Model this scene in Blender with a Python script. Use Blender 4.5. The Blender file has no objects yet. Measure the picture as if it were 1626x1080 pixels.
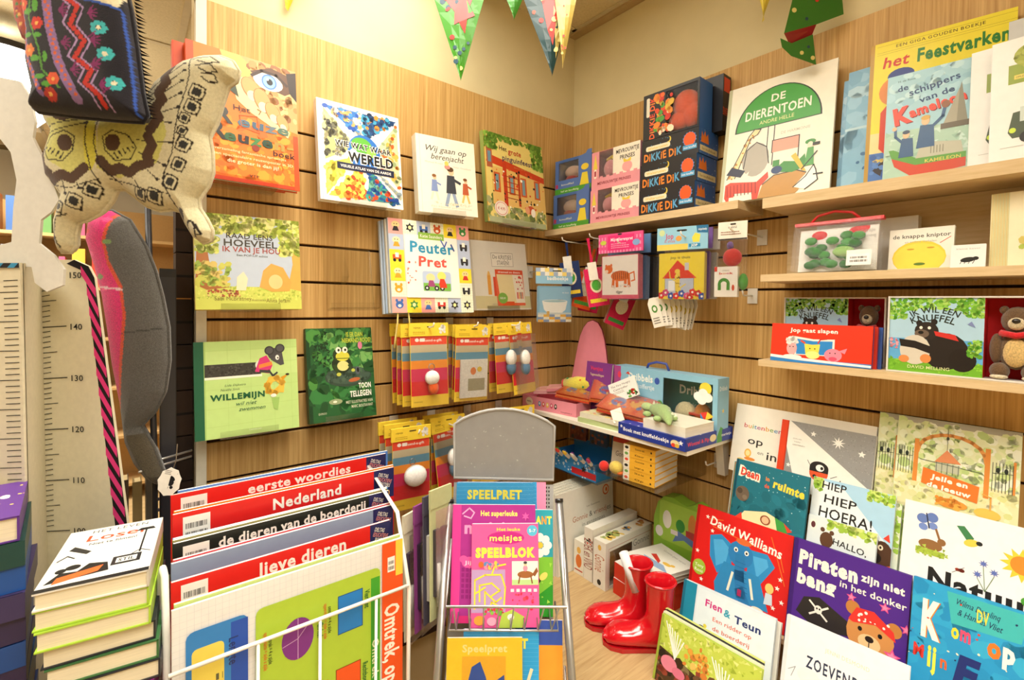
import bpy, math, random
import numpy as np
from mathutils import Vector, Matrix
from mathutils.geometry import delaunay_2d_cdt

scene = bpy.context.scene
COL = scene.collection
R = math.radians

# ------------------------------------------------------------------ camera
YAW, PITCH, ROLL, F, PY = R(51.1121), R(-1.28442), R(-0.826567), 761.77, 499.24
def cam_axes():
    f = Vector((math.cos(YAW)*math.cos(PITCH), math.sin(YAW)*math.cos(PITCH), math.sin(PITCH)))
    r = Vector((math.sin(YAW), -math.cos(YAW), 0)); d = f.cross(r)
    c, s = math.cos(ROLL), math.sin(ROLL)
    return c*r+s*d, -s*r+c*d, f
CR, CD, CF = cam_axes()
CAM = Vector((-1.4131, -1.3726, 1.45))
cd = bpy.data.cameras.new('camera'); cam = bpy.data.objects.new('camera', cd); COL.objects.link(cam)
cd.sensor_fit = 'HORIZONTAL'; cd.sensor_width = 36; cd.lens = F/1626*36
cd.shift_y = -(540-PY)/1626; cd.clip_start = .02
cam.matrix_world = Matrix((( CR.x, -CD.x, -CF.x, CAM.x), (CR.y, -CD.y, -CF.y, CAM.y), (CR.z, -CD.z, -CF.z, CAM.z), (0, 0, 0, 1)))
scene.camera = cam

# ------------------------------------------------------------------ world, lamps, exposure
w = bpy.data.worlds.new('shop_ambient'); scene.world = w; w.use_nodes = True
w.node_tree.nodes['Background'].inputs[0].default_value = (1, .95, .87, 1)
w.node_tree.nodes['Background'].inputs[1].default_value = .36
def area(name, loc, sx, sy, power, col=(1, .955, .87), rot=(0, 0, 0)):
    l = bpy.data.lights.new(name, 'AREA'); l.shape = 'RECTANGLE'; l.size = sx; l.size_y = sy
    l.energy = power; l.color = col; l.spread = R(118)      # louvred panel: little light at grazing angles
    o = bpy.data.objects.new(name, l); COL.objects.link(o); o.location = loc; o.rotation_euler = rot
    return o
LAMPS = [((-1.53, -1.83), 12.5), ((-2.13, -.03), 5.5), ((-.93, -.63), 5.6), ((-2.13, 2.37), 30), ((-.93, -3.03), 17)]
for i, ((lx, ly), pw) in enumerate(LAMPS):
    area('ceiling_lamp_light', (lx, ly, 2.50), .56, 1.16, pw)
vs = scene.view_settings
vs.view_transform = 'Standard'; vs.look = 'None'; vs.gamma = 1; vs.exposure = .76
vs.use_curve_mapping = False

# ------------------------------------------------------------------ materials
def lin(h):
    h = h.lstrip('#')
    return tuple((v/12.92 if v <= .04045 else ((v+.055)/1.055)**2.4) for v in (int(h[i:i+2], 16)/255 for i in (0, 2, 4)))+(1.,)
_c = {}
def hx(h):
    if isinstance(h, tuple): return h
    if h not in _c: _c[h] = lin(h)
    return _c[h]
MAT = {}
def nodes(name):
    m = bpy.data.materials.new(name); m.use_nodes = True
    nt = m.node_tree; MAT[name] = m
    return m, nt, nt.nodes['Principled BSDF'], nt.nodes, nt.links
def attr_mat(name, rough, spec=.5, coat=0, noise=.05, nscale=60, bump=0, bscale=400, sheen=0, metal=0, stretch=None):
    m, nt, b, N, L = nodes(name)
    at = N.new('ShaderNodeAttribute'); at.attribute_name = 'Col'
    tc = N.new('ShaderNodeNewGeometry')
    mp = N.new('ShaderNodeMapping'); L.new(tc.outputs['Position'], mp.inputs[0])
    if stretch: mp.inputs['Scale'].default_value = stretch
    nz = N.new('ShaderNodeTexNoise'); nz.inputs['Scale'].default_value = nscale; nz.inputs['Detail'].default_value = 3
    L.new(mp.outputs[0], nz.inputs['Vector'])
    mr = N.new('ShaderNodeMapRange'); mr.inputs['From Min'].default_value = .3; mr.inputs['From Max'].default_value = .7
    mr.inputs['To Min'].default_value = 1-noise; mr.inputs['To Max'].default_value = 1+noise*.4
    L.new(nz.outputs['Fac'], mr.inputs['Value'])
    mx = N.new('ShaderNodeVectorMath'); mx.operation = 'SCALE'
    L.new(at.outputs['Color'], mx.inputs[0]); L.new(mr.outputs[0], mx.inputs['Scale'])
    L.new(mx.outputs[0], b.inputs['Base Color'])
    b.inputs['Roughness'].default_value = rough; b.inputs['Specular IOR Level'].default_value = spec
    b.inputs['Coat Weight'].default_value = coat; b.inputs['Coat Roughness'].default_value = .12
    b.inputs['Sheen Weight'].default_value = sheen; b.inputs['Metallic'].default_value = metal
    if bump:
        n2 = N.new('ShaderNodeTexNoise'); n2.inputs['Scale'].default_value = bscale; n2.inputs['Detail'].default_value = 4
        L.new(tc.outputs['Position'], n2.inputs['Vector'])
        bp = N.new('ShaderNodeBump'); bp.inputs['Strength'].default_value = bump; bp.inputs['Distance'].default_value = .002
        L.new(n2.outputs['Fac'], bp.inputs['Height']); L.new(bp.outputs[0], b.inputs['Normal'])
    return m
attr_mat('gloss', .42, .35, .12, .03)
attr_mat('paper', .75, .25, 0, .05, 90)
attr_mat('pages', .85, .15, 0, .10, 1, .03, 900, 0, 0, (18, 18, 700))
attr_mat('fabric', .95, .1, 0, .14, 220, .6, 900, .3)
attr_mat('felt', 1, .05, 0, .35, 420, .8, 700, .4)
attr_mat('plastic', .3, .5, .2, .03)
attr_mat('rubber', .16, .5, .6, .03)
attr_mat('metal', .34, .5, 0, .04, 60, 0, 400, 0, .85)
attr_mat('painted_metal', .4, .5, 0, .06, 40)
attr_mat('plaster', .95, .1, 0, .05, 8, .08, 300)
attr_mat('tile', .95, .1, 0, .10, 140, .25, 350)
def wood(name, dark, light, sc, rough=.5, rings=.25, edge=None):
    """fine straight grain; sc stretches the noise across / along the grain in world axes"""
    m, nt, b, N, L = nodes(name)
    g = N.new('ShaderNodeNewGeometry'); mp = N.new('ShaderNodeMapping'); mp.inputs['Scale'].default_value = sc
    L.new(g.outputs['Position'], mp.inputs[0])
    n1 = N.new('ShaderNodeTexNoise'); n1.inputs['Scale'].default_value = 1; n1.inputs['Detail'].default_value = 6; n1.inputs['Roughness'].default_value = .62
    L.new(mp.outputs[0], n1.inputs['Vector'])
    n2 = N.new('ShaderNodeTexNoise'); n2.inputs['Scale'].default_value = .16; n2.inputs['Detail'].default_value = 2
    L.new(mp.outputs[0], n2.inputs['Vector'])
    ad = N.new('ShaderNodeMath'); ad.operation = 'MULTIPLY_ADD'; ad.inputs[1].default_value = rings
    L.new(n2.outputs['Fac'], ad.inputs[0]); L.new(n1.outputs['Fac'], ad.inputs[2])
    cr = N.new('ShaderNodeValToRGB'); cr.color_ramp.elements[0].position = .42; cr.color_ramp.elements[1].position = .82
    cr.color_ramp.elements[0].color = hx(dark); cr.color_ramp.elements[1].color = hx(light)
    L.new(ad.outputs[0], cr.inputs[0]); L.new(cr.outputs[0], b.inputs['Base Color'])
    b.inputs['Roughness'].default_value = rough; b.inputs['Specular IOR Level'].default_value = .3
    return m
wood('oak_slat', '#ae8446', '#dab474', (160, 160, 3.2))
wood('maple_shelf', '#c8ad80', '#d8c096', (30, 14, 160), .55)
wood('deck_wood', '#9c7c4e', '#bfa273', (9, 150, 60), .35, .5)
wood('groove_dark', '#2a1708', '#3a2210', (30, 30, 30), .9)
def clear(name, tint=(1, 1, 1, 1), refl=.5, rough=.05, base=.03):
    m, nt, b, N, L = nodes(name); N.remove(b)
    tr = N.new('ShaderNodeBsdfTransparent'); tr.inputs[0].default_value = tint
    gl = N.new('ShaderNodeBsdfGlossy'); gl.inputs['Roughness'].default_value = rough
    fr = N.new('ShaderNodeFresnel'); fr.inputs[0].default_value = 1.45
    nz = N.new('ShaderNodeTexNoise'); nz.inputs['Scale'].default_value = 35
    bp = N.new('ShaderNodeBump'); bp.inputs['Strength'].default_value = .35 if 'wrap' in name else .02; bp.inputs['Distance'].default_value = .01
    L.new(nz.outputs['Fac'], bp.inputs['Height']); L.new(bp.outputs[0], gl.inputs['Normal'])
    ma = N.new('ShaderNodeMath'); ma.operation = 'MULTIPLY_ADD'; ma.inputs[1].default_value = refl; ma.inputs[2].default_value = base
    L.new(fr.outputs[0], ma.inputs[0])
    mx = N.new('ShaderNodeMixShader'); L.new(ma.outputs[0], mx.inputs[0]); L.new(tr.outputs[0], mx.inputs[1]); L.new(gl.outputs[0], mx.inputs[2])
    L.new(mx.outputs[0], N['Material Output'].inputs[0])
clear('acrylic', (.98, .98, .97, 1), .55, .03, .015)
clear('clear_wrap', (.985, .985, .985, 1), .45, .1, .012)
def emit(name, col, s):
    m, nt, b, N, L = nodes(name)
    b.inputs['Emission Color'].default_value = hx(col); b.inputs['Emission Strength'].default_value = s
emit('lamp_glow', '#fff6e6', 4)
emit('pendant_glow', '#fff6e6', 9)

# ------------------------------------------------------------------ mesh helpers
class MB:
    def __init__(s, c='#ffffff'): s.v = []; s.f = []; s.fc = []; s.c = hx(c)
    def col(s, c): s.c = hx(c); return s
    def add(s, vs, fs, c=None):
        o = len(s.v); s.v += [tuple(p) for p in vs]; cc = hx(c) if c else s.c
        for f in fs: s.f.append([i+o for i in f]); s.fc.append(cc)
        return s
    def box(s, x0, x1, y0, y1, z0, z1, c=None):
        v = [(x, y, z) for z in (z0, z1) for y in (y0, y1) for x in (x0, x1)]
        return s.add(v, [(0, 2, 3, 1), (4, 5, 7, 6), (0, 1, 5, 4), (2, 6, 7, 3), (0, 4, 6, 2), (1, 3, 7, 5)], c)
    def prism(s, pts, y0, y1, c=None, side=None):
        """outline in x,z (counter-clockwise seen from -y) pushed from y0 (front) to y1"""
        n = len(pts)
        s.add([(x, y0, z) for x, z in pts], [list(range(n))], c)
        s.add([(x, y1, z) for x, z in pts], [list(range(n))[::-1]], side or c)
        v = [(x, y, z) for y in (y0, y1) for x, z in pts]
        s.add(v, [(i, i+n, (i+1) % n+n, (i+1) % n) for i in range(n)], side or c)
        return s
    def tube(s, pts, r, n=8, c=None, closed=False):
        pts = [Vector(p) for p in pts]; m = len(pts); rs = r if isinstance(r, (list, tuple)) else [r]*m
        up = None; v = []
        for i, p in enumerate(pts):
            if closed: t = pts[(i+1) % m]-pts[i-1]
            else: t = pts[min(i+1, m-1)]-pts[max(i-1, 0)]
            t.normalize()
            if up is None: up = Vector((0, 0, 1)) if abs(t.z) < .9 else Vector((1, 0, 0))
            a = t.cross(up).normalized(); up = a.cross(t).normalized()
            v += [p+rs[i]*(math.cos(k*2*math.pi/n)*a+math.sin(k*2*math.pi/n)*up) for k in range(n)]
        f = []
        for i in range(m if closed else m-1):
            j = (i+1) % m
            f += [(i*n+k, i*n+(k+1) % n, j*n+(k+1) % n, j*n+k) for k in range(n)]
        if not closed: f += [tuple(range(n))[::-1], tuple(range((m-1)*n, m*n))]
        return s.add(v, f, c)
    def ball(s, c0, rx, ry, rz, c=None, n=14, m=9):
        v = []; f = []
        for i in range(m+1):
            a = math.pi*i/m-math.pi/2
            for k in range(n):
                b = 2*math.pi*k/n
                v.append((c0[0]+rx*math.cos(a)*math.cos(b), c0[1]+ry*math.cos(a)*math.sin(b), c0[2]+rz*math.sin(a)))
        for i in range(m):
            f += [(i*n+k, i*n+(k+1) % n, (i+1)*n+(k+1) % n, (i+1)*n+k) for k in range(n)]
        return s.add(v, f, c)
    def lathe(s, prof, c=None, n=20, cx=0, cy=0):
        v = [(cx+r*math.cos(2*math.pi*k/n), cy+r*math.sin(2*math.pi*k/n), z) for r, z in prof for k in range(n)]
        f = [(i*n+k, i*n+(k+1) % n, (i+1)*n+(k+1) % n, (i+1)*n+k) for i in range(len(prof)-1) for k in range(n)]
        return s.add(v, f, c)
    def build(s, name, mat, parent=None, smooth=False):
        me = bpy.data.meshes.new(name); me.from_pydata(s.v, [], s.f)
        at = me.color_attributes.new('Col', 'FLOAT_COLOR', 'CORNER')
        arr = np.array([c for f, c in zip(s.f, s.fc) for _ in f], dtype=np.float32)
        if len(arr): at.data.foreach_set('color', arr.ravel())
        me.materials.append(MAT[mat])
        if smooth: me.polygons.foreach_set('use_smooth', [True]*len(me.polygons))
        me.update()
        o = bpy.data.objects.new(name, me); COL.objects.link(o)
        if parent: o.parent = parent
        return o

# ------------------------------------------------------------------ things and their frames
def axes(face, yaw=0, lean=0, roll=0):
    if face == 'A': u, n = Vector((1, 0, 0)), Vector((0, -1, 0))
    elif face == 'B': u, n = Vector((0, -1, 0)), Vector((-1, 0, 0))
    else:
        u = Vector((CR.x, CR.y, 0)).normalized(); n = Vector((u.y, -u.x, 0))
    q = Matrix.Rotation(R(yaw), 3, 'Z'); u = q@u; n = q@n
    v = math.cos(R(lean))*Vector((0, 0, 1))-math.sin(R(lean))*n
    c, s = math.cos(R(roll)), math.sin(R(roll))
    return c*u+s*v, -s*u+c*v
def pose(P, face='A', yaw=0, lean=0, roll=0):
    u, v = axes(face, yaw, lean, roll); y = v.cross(u)
    return Matrix(((u.x, y.x, v.x, P[0]), (u.y, y.y, v.y, P[1]), (u.z, y.z, v.z, P[2]), (0, 0, 0, 1)))
def tag(o, label, cat, group=None):
    o['label'] = label; o['category'] = cat
    if group: o['group'] = group
    return o
def thing(name, label, cat, mat=None, group=None):
    o = bpy.data.objects.new(name, None); COL.objects.link(o); o.empty_display_size = .02
    if mat is not None: o.matrix_world = mat if isinstance(mat, Matrix) else Matrix.Translation(mat)
    return tag(o, label, cat, group)
def structure(o): o['kind'] = 'structure'; return o
def piece(src, parent, mat):
    c = src.copy(); COL.objects.link(c); c.parent = parent; c.matrix_local = mat; return c
def copy_thing(src, mat, label, group=None):
    r = src.copy(); COL.objects.link(r); r.matrix_world = mat; r['label'] = label
    if group: r['group'] = group
    for ch in src.children:
        c = ch.copy(); COL.objects.link(c); c.parent = r
        for g in ch.children:
            d = g.copy(); COL.objects.link(d); d.parent = c
    return r

# ------------------------------------------------------------------ lettering and flat print
_gl = {}
def glyph(ch, bold):
    k = (ch, bold)
    if k not in _gl:
        cu = bpy.data.curves.new('glyph', 'FONT'); cu.body = ch; cu.resolution_u = 2; cu.offset = bold
        o = bpy.data.objects.new('glyph', cu); me = bpy.data.meshes.new_from_object(o)
        v = [(p.co.x, p.co.y) for p in me.vertices]; f = [list(p.vertices) for p in me.polygons]
        bpy.data.meshes.remove(me); wd = []
        for b in ('HH', 'H'+ch+'H'):
            cu.body = b; cu.offset = 0; me = bpy.data.meshes.new_from_object(o)
            xs = [p.co.x for p in me.vertices]; wd.append(max(xs)-min(xs)); bpy.data.meshes.remove(me)
        bpy.data.objects.remove(o); bpy.data.curves.remove(cu)
        _gl[k] = (v, f, wd[1]-wd[0])
    return _gl[k]
class Art:
    """flat print on a face: unit coordinates, x to the right and y up, each call one ink layer"""
    def __init__(s, w, h, y=-.0004): s.w, s.h, s.y = w, h, y; s.m = MB(); s.k = 0
    def _put(s, pts, fs, c, sub=0):
        y = s.y-s.k*3e-5-sub*1e-5
        if s.w != 1: pts = [(min(max(x, 0), 1), min(max(z, 0), 1)) for x, z in pts]
        s.m.add([(x*s.w, y, z*s.h) for x, z in pts], fs, c)
    def poly(s, pts, c): s.k += 1; s._put(pts, [list(range(len(pts)))], c); return s
    def rect(s, x0, y0, x1, y1, c): return s.poly([(x0, y0), (x1, y0), (x1, y1), (x0, y1)], c)
    def ell(s, cx, cy, rx, ry, c, n=18, rot=0, a0=0, a1=360):
        p = []
        full = a1-a0 >= 360
        for i in range(n if full else n+1):
            a = R(a0+(a1-a0)*i/n); x, y = rx*math.cos(a), ry*math.sin(a)
            if rot:
                q = R(rot); asp = s.h/s.w
                x, y = x*math.cos(q)-y*asp*math.sin(q), x/asp*math.sin(q)+y*math.cos(q)
            p.append((cx+x, cy+y))
        return s.poly(p, c)
    def rrect(s, x0, y0, x1, y1, r, c):
        p = []; ry = r*s.w/s.h
        for cx, cy, a in ((x1-r, y0+ry, -90), (x1-r, y1-ry, 0), (x0+r, y1-ry, 90), (x0+r, y0+ry, 180)):
            p += [(cx+r*math.cos(R(a+t)), cy+ry*math.sin(R(a+t))) for t in (0, 30, 60, 90)]
        return s.poly(p, c)
    def line(s, pts, wd, c, closed=False):
        s.k += 1; asp = s.h/s.w
        if closed: pts = list(pts)+[pts[0]]
        for (x0, y0), (x1, y1) in zip(pts, pts[1:]):
            dx, dy = x1-x0, (y1-y0)*asp; l = math.hypot(dx, dy) or 1
            nx, ny = -dy/l*wd/2, dx/l*wd/2/asp; ex, ey = dx/l*wd/2, dy/l*wd/2/asp
            s._put([(x0-ex+nx, y0-ey+ny), (x0-ex-nx, y0-ey-ny), (x1+ex-nx, y1+ey-ny), (x1+ex+nx, y1+ey+ny)], [(0, 1, 2, 3)], c)
        return s
    def star(s, cx, cy, r, c, n=5, q=.45, rot=90):
        return s.poly([(cx+r*(1 if i % 2 == 0 else q)*math.cos(R(rot+180*i/n)), cy+r*s.w/s.h*(1 if i % 2 == 0 else q)*math.sin(R(rot+180*i/n))) for i in range(2*n)], c)
    def scatter(s, n, x0, y0, x1, y1, r, cols, seed=1, kind=0, inside=None, q=.6):
        rd = random.Random(seed); s.k += 1; asp = s.w/s.h
        for i in range(n):
            x, y = rd.uniform(x0, x1), rd.uniform(y0, y1)
            if inside and not inside(x, y): continue
            a = rd.uniform(0, 6.28); rr = r*rd.uniform(.5, 1.2)
            e = rr*rd.uniform(q, 1)
            k = 7 if kind == 0 else 3
            p = []
            for j in range(k):
                t = 6.283*j/k; px, pz = rr*math.cos(t), e*math.sin(t)
                p.append((min(max(x+px*math.cos(a)-pz*math.sin(a), 0), 1), min(max(y+(px*math.sin(a)+pz*math.cos(a))*asp, 0), 1)))
            s._put(p, [list(range(k))], rd.choice(cols), i % 3)
        s.k += 1
        return s
    def text(s, t, cx, cy, wd, ht, c, bold=0, shear=0, rot=0, jit=0, arc=0, seed=3, gap=0):
        """t centred on cx,cy; wd = width in unit x, ht = cap height in unit y"""
        s.k += 1; xs = 0; g = []
        for ch in t:
            if ch == ' ': xs += .28; continue
            v, f, ad = glyph(ch, bold); g.append((v, f, xs, ad)); xs += ad+bold*1.5+gap
        if not g: return s
        W, H = wd*s.w, ht*s.h; kx, ky = W/max(xs, .01), H/.69; rd = random.Random(seed)
        ca, sa = math.cos(R(rot)), math.sin(R(rot))
        cols = c if isinstance(c, list) else [c]
        for i, (v, f, x0, ad) in enumerate(g):
            ja = R(rd.uniform(-jit, jit)) if jit else 0; jy = rd.uniform(-1, 1)*jit*.006
            mx = x0+ad/2; out = []
            for x, y in v:
                px, py = (x-ad/2), y-.345
                px += shear*py
                px, py = px*math.cos(ja)-py*math.sin(ja), px*math.sin(ja)+py*math.cos(ja)+jy
                X, Y = (mx-xs/2+px)*kx, py*ky
                if arc:
                    th = ((mx-xs/2)/xs)*R(arc); rad = W/R(arc)
                    lx = px*kx; X = rad*math.sin(th)+lx*math.cos(th)+Y*math.sin(th); Y = rad*(math.cos(th)-1)-lx*math.sin(th)+Y*math.cos(th)
                out.append((cx+(X*ca-Y*sa)/s.w, cy+(X*sa+Y*ca)/s.h))
            s._put(out, f, cols[i % len(cols)])
        return s
    def lines(s, x0, y0, x1, y1, n, c, seed=2, th=.35):
        """rows of unreadably small print"""
        rd = random.Random(seed); s.k += 1
        for i in range(n):
            y = y1-(i+.5)*(y1-y0)/n; hh = (y1-y0)/n*th/2; x = x0; end = x1-rd.uniform(0, .25)*(x1-x0)
            while x < end:
                l = rd.uniform(.03, .09)*(x1-x0)+.01
                s._put([(x, y-hh), (min(x+l, x1), y-hh), (min(x+l, x1), y+hh), (x, y+hh)], [(0, 1, 2, 3)], c); x += l+.012
        return s
    def barcode(s, x0, y0, x1, y1, seed=5):
        s.rect(x0, y0, x1, y1, '#f4f2ec'); rd = random.Random(seed); s.k += 1
        W, H = x1-x0, y1-y0
        for r0, r1 in ((.12, .36), (.5, .72)):
            x = x0+.1*W
            while x < x1-.1*W:
                l = rd.uniform(.012, .04)*W; s._put([(x, y0+r0*H), (x+l, y0+r0*H), (x+l, y0+r1*H), (x, y0+r1*H)], [(0, 1, 2, 3)], '#222222'); x += l+rd.uniform(.012, .03)*W
        return s
    def build(s, parent, name='cover_print', mat='gloss'): return s.m.build(name, mat, parent) if s.m.f else None

# ------------------------------------------------------------------ book and box builders
def book(name, label, M4, wd, ht, t, col, art=None, spine=None, side='L', page='#efe6cf', group=None, cat='book', board=.0022, mat='gloss', spine_art=None, print_name='cover_print'):
    r = thing(name, label, cat, M4, group); m = MB(col); b = min(board, t*.25); e = .003 if board > .001 else 0
    m.box(0, wd, 0, b, 0, ht); m.box(0, wd, t-b, t, 0, ht)
    if side == 'L': m.box(-.0006, b, -.0002, t+.0002, 0, ht, spine or col); px0, px1 = b, wd-e
    else: m.box(wd-b, wd+.0006, -.0002, t+.0002, 0, ht, spine or col); px0, px1 = e, wd-b
    cv = m.build('cover', mat, r)
    MB(page).box(px0, px1, b, t-b, e, ht-e).build('pages', 'pages', r)
    if art:
        a = Art(wd, ht); art(a); a.build(cv, print_name, mat)
    return r
def behind(M4, d, dx=0, dz=0): return M4@Matrix.Translation((dx, d, dz))
def carton(name, label, M4, wd, ht, t, col, art=None, art_side=None, art_top=None, cat='box', group=None, mat='gloss', side_col=None, r_side=True):
    """closed carton: body plus printed panels"""
    r = thing(name, label, cat, M4, group)
    m = MB(col); m.box(0, wd, 0, t, 0, ht)
    if side_col:
        for i in (4, 5): m.fc[i] = hx(side_col)
    cb = m.build('carton_body', mat, r)
    if art: a = Art(wd, ht); art(a); a.build(cb, 'front_print', mat)
    if art_side:
        a = Art(t, ht); art_side(a); o = a.build(cb, 'side_print', mat)
        o.matrix_local = Matrix.Translation((wd, 0, 0))@Matrix.Rotation(R(90), 4, 'Z') if r_side else Matrix.Translation((0, t, 0))@Matrix.Rotation(R(-90), 4, 'Z')
    if art_top:
        a = Art(wd, t); art_top(a); o = a.build(cb, 'top_print', mat)
        o.matrix_local = Matrix.Translation((0, 0, ht))@Matrix.Rotation(R(-90), 4, 'X')
    return r

# ================================================================== the setting
fl = structure(MB('#6b5138').box(-5, .3, -4.2, 4.2, -.04, 0).build('floor', 'deck_wood'))
# slat walls: dark recess behind, planks hung in front of it
def plank_wall(name, face, length, z0, z1, top):
    back = structure(MB('#2a1708').box(0, length, .010, .022, z0-.05, top-.004).build(name, 'groove_dark'))
    back.matrix_world = pose((-length, 0, 0) if face == 'A' else (0, 0, 0), face)
    src = None; z = z0
    while z < z1-.001:
        m4 = Matrix.Translation((0, 0, z))
        if src is None:
            q = MB(); q.add([(0, 0, .005), (length, 0, .005), (length, 0, .0955), (0, 0, .0955), (0, .002, .0035), (length, .002, .0035), (length, .002, .097), (0, .002, .097),
                             (0, .010, .0035), (length, .010, .0035), (length, .010, .097), (0, .010, .097)],
                            [(0, 1, 2, 3), (4, 5, 1, 0), (3, 2, 6, 7), (4, 8, 9, 5), (7, 6, 10, 11), (0, 3, 7, 4), (1, 5, 6, 2), (4, 7, 11, 8), (5, 9, 10, 6), (8, 11, 10, 9)])
            src = q.build('slat', 'oak_slat', back); src.matrix_local = m4
        else: piece(src, back, m4)
        z += .1
    q = MB(); q.box(0, length, 0, .010, z1+.0035, top)
    q.build('top_board', 'oak_slat', back)
    return back
plank_wall('wall_left', 'A', 1.259, .4, 1.9, 2.167)
plank_wall('wall_right', 'B', 2.6, .4, 1.9, 2.167)
structure(MB('#d9cca2').box(-1.281, .08, .010, .09, 2.160, 2.62).build('wall_left_upper', 'plaster'))
structure(MB('#d9cca2').box(.010, .09, -2.6, .09, 2.160, 2.62).build('wall_right_upper', 'plaster'))
structure(MB('#c9b58a').box(-1.281, .09, .03, .10, 0, 2.16).build('wall_left_core', 'plaster'))
structure(MB('#c9b58a').box(.024, .10, -2.6, .09, 0, 2.16).build('wall_right_core', 'plaster'))
structure(MB('#e2ddc8').box(-1.281, -1.2595, -.003, .029, 0, 2.53).build('trim_1', 'painted_metal'))
structure(MB('#b39a70').box(-.026, .009, -2.6, .009, 2.520, 2.5275).build('trim_2', 'painted_metal'))
structure(MB('#d9cdb0').box(-4.4, .4, 3.9, 4.0, 0, 3.4).build('wall_back', 'plaster'))
structure(MB('#e4dcc4').box(-4.5, -4.4, -4.2, 4.0, 0, 3.4).build('wall_far_left', 'plaster'))
structure(MB('#e4dcc4').box(-4.4, .3, -4.3, -4.2, 0, 3.0).build('wall_front', 'plaster'))
structure(MB('#e4dcc4').box(.10, .2, -4.2, -2.6, 0, 3.0).build('wall_side', 'plaster'))
cl = structure(MB('#8c7a58').box(-4.4, .3, -4.2, 4.0, 2.56, 2.60).build('ceiling', 'plaster'))
src = None
lampcells = set()
for i in range(7):
    for j in range(13):
        x1 = -.03-i*.6; y1 = 3.57-j*.6
        cx, cy = x1-.3, y1-.3
        if any(abs(cx-lx) < .3 and abs(cy-ly) < .62 for (lx, ly), p in LAMPS): continue
        m4 = Matrix.Translation((x1-.596, y1-.596, 2.530))
        if src is None:
            src = MB('#d2c39c').box(0, .592, 0, .592, 0, .015).build('ceiling_tile', 'tile', cl); src.matrix_local = m4
        else: piece(src, cl, m4)
g = MB('#c9bb98')
for i in range(8): g.box(-.03-i*.6-.012, -.03-i*.6+.012, -4.2, 3.57, 2.526, 2.5295)
for j in range(14): g.box(-4.4, -.03, 3.57-j*.6-.012, 3.57-j*.6+.012, 2.526, 2.5292)
g.build('ceiling_grid', 'painted_metal', cl)
for i, ((lx, ly), p) in enumerate(LAMPS):
    t = thing('ceiling_lamp', ['ceiling lamp panel above the viewer', 'ceiling lamp panel left of the slat wall end', 'ceiling lamp panel near the slat wall corner', 'ceiling lamp panel in the far part of the shop', 'ceiling lamp panel well behind the viewer'][i], 'lamp', (lx, ly, 2.506), 'ceiling lamp panels')
    f = MB('#e8e4d8'); f.box(-.3, .3, -.6, -.58, 0, .02).box(-.3, .3, .58, .6, 0, .02).box(-.3, -.28, -.58, .58, 0, .02).box(.28, .3, -.58, .58, 0, .02)
    f.build('frame', 'painted_metal', t)
    MB().box(-.28, .28, -.58, .58, .012, .018).build('diffuser', 'lamp_glow', t)

# low deck in the corner
dk = structure(MB().box(-.62, .009, -1.9, -.012, .515, .55).build('floor_deck', 'deck_wood'))
structure(MB('#b08a55').box(-.58, .009, -1.88, -.012, 0, .515).build('trim_3', 'oak_slat'))

# shelves on the right wall: board, end brackets
def shelf(label, y0, y1, depth, zt, th, mat='maple_shelf', xb=-.001, col='#d8bb8c', bracket=False):
    r = thing('wall_shelf', label, 'shelf', (0, 0, 0))
    MB(col).box(-depth, xb, y1, y0, zt-th, zt).build('board', mat, r)
    if bracket:
        b = MB('#e8e2d0'); y = y1+.03
        b.add([(xb, y-.012, zt-th), (-depth*.16, y-.012, zt-th), (xb-.02, y-.012, zt-th-.11), (xb, y-.012, zt-th-.11), (xb, y+.012, zt-th), (-depth*.16, y+.012, zt-th), (xb-.02, y+.012, zt-th-.11), (xb, y+.012, zt-th-.11)],
              [(0, 1, 2, 3), (4, 7, 6, 5), (0, 4, 5, 1), (1, 5, 6, 2), (2, 6, 7, 3), (3, 7, 4, 0)])
        b.build('bracket', 'painted_metal', r)
    return r
shelf('pale wooden shelf in the corner carrying the toy cartons', -.002, -.752, .15, 1.733, .022)
shelf('topmost pale shelf of the right hand unit, with leaning picture books', -.815, -2.2, .15, 1.727, .026)
shelf('middle pale shelf of the right hand unit, with the zip bag', -.815, -2.2, .15, 1.533, .018)
shelf('lowest pale shelf of the right hand unit, with the boxed bear set', -.815, -2.2, .15, 1.316, .016)
shelf('thin white shelf in the corner heaped with toys and soft books', -.002, -.688, .262, 1.066, .012, 'painted_metal', col='#ece6d4', bracket=True)
structure(MB().box(-.009, -.0005, -2.2, -.822, 1.534, 1.700).build('wall_right_panel', 'maple_shelf'))

# ================================================================== left slat wall: face-out books
WHITE = '#f4f0e6'
def holder(label, M4, wd, ledge=.03, back=.14, wall=.06):
    """clear acrylic ledge: hook plate at the wall, sloping back, lip in front"""
    r = thing('acrylic_book_holder', label, 'display stand', M4, 'clear acrylic book holders')
    MB().box(wd*.22, wd*.78, .003, .006+ledge, -.004, -.0008).build('ledge', 'acrylic', r)
    MB().box(wd*.22, wd*.78, -.0035, -.0005, -.004, .014).build('lip', 'acrylic', r)
    MB().box(wd*.22, wd*.78, .007+ledge, .010+ledge, -.004, back).build('back_plate', 'acrylic', r)
    MB('#d8d4c8').box(wd*.5-.02, wd*.5+.02, .011+ledge, max(wall-.004, .02+ledge), .03, .038).build('slat_hook', 'acrylic', r)
    return r

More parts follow.
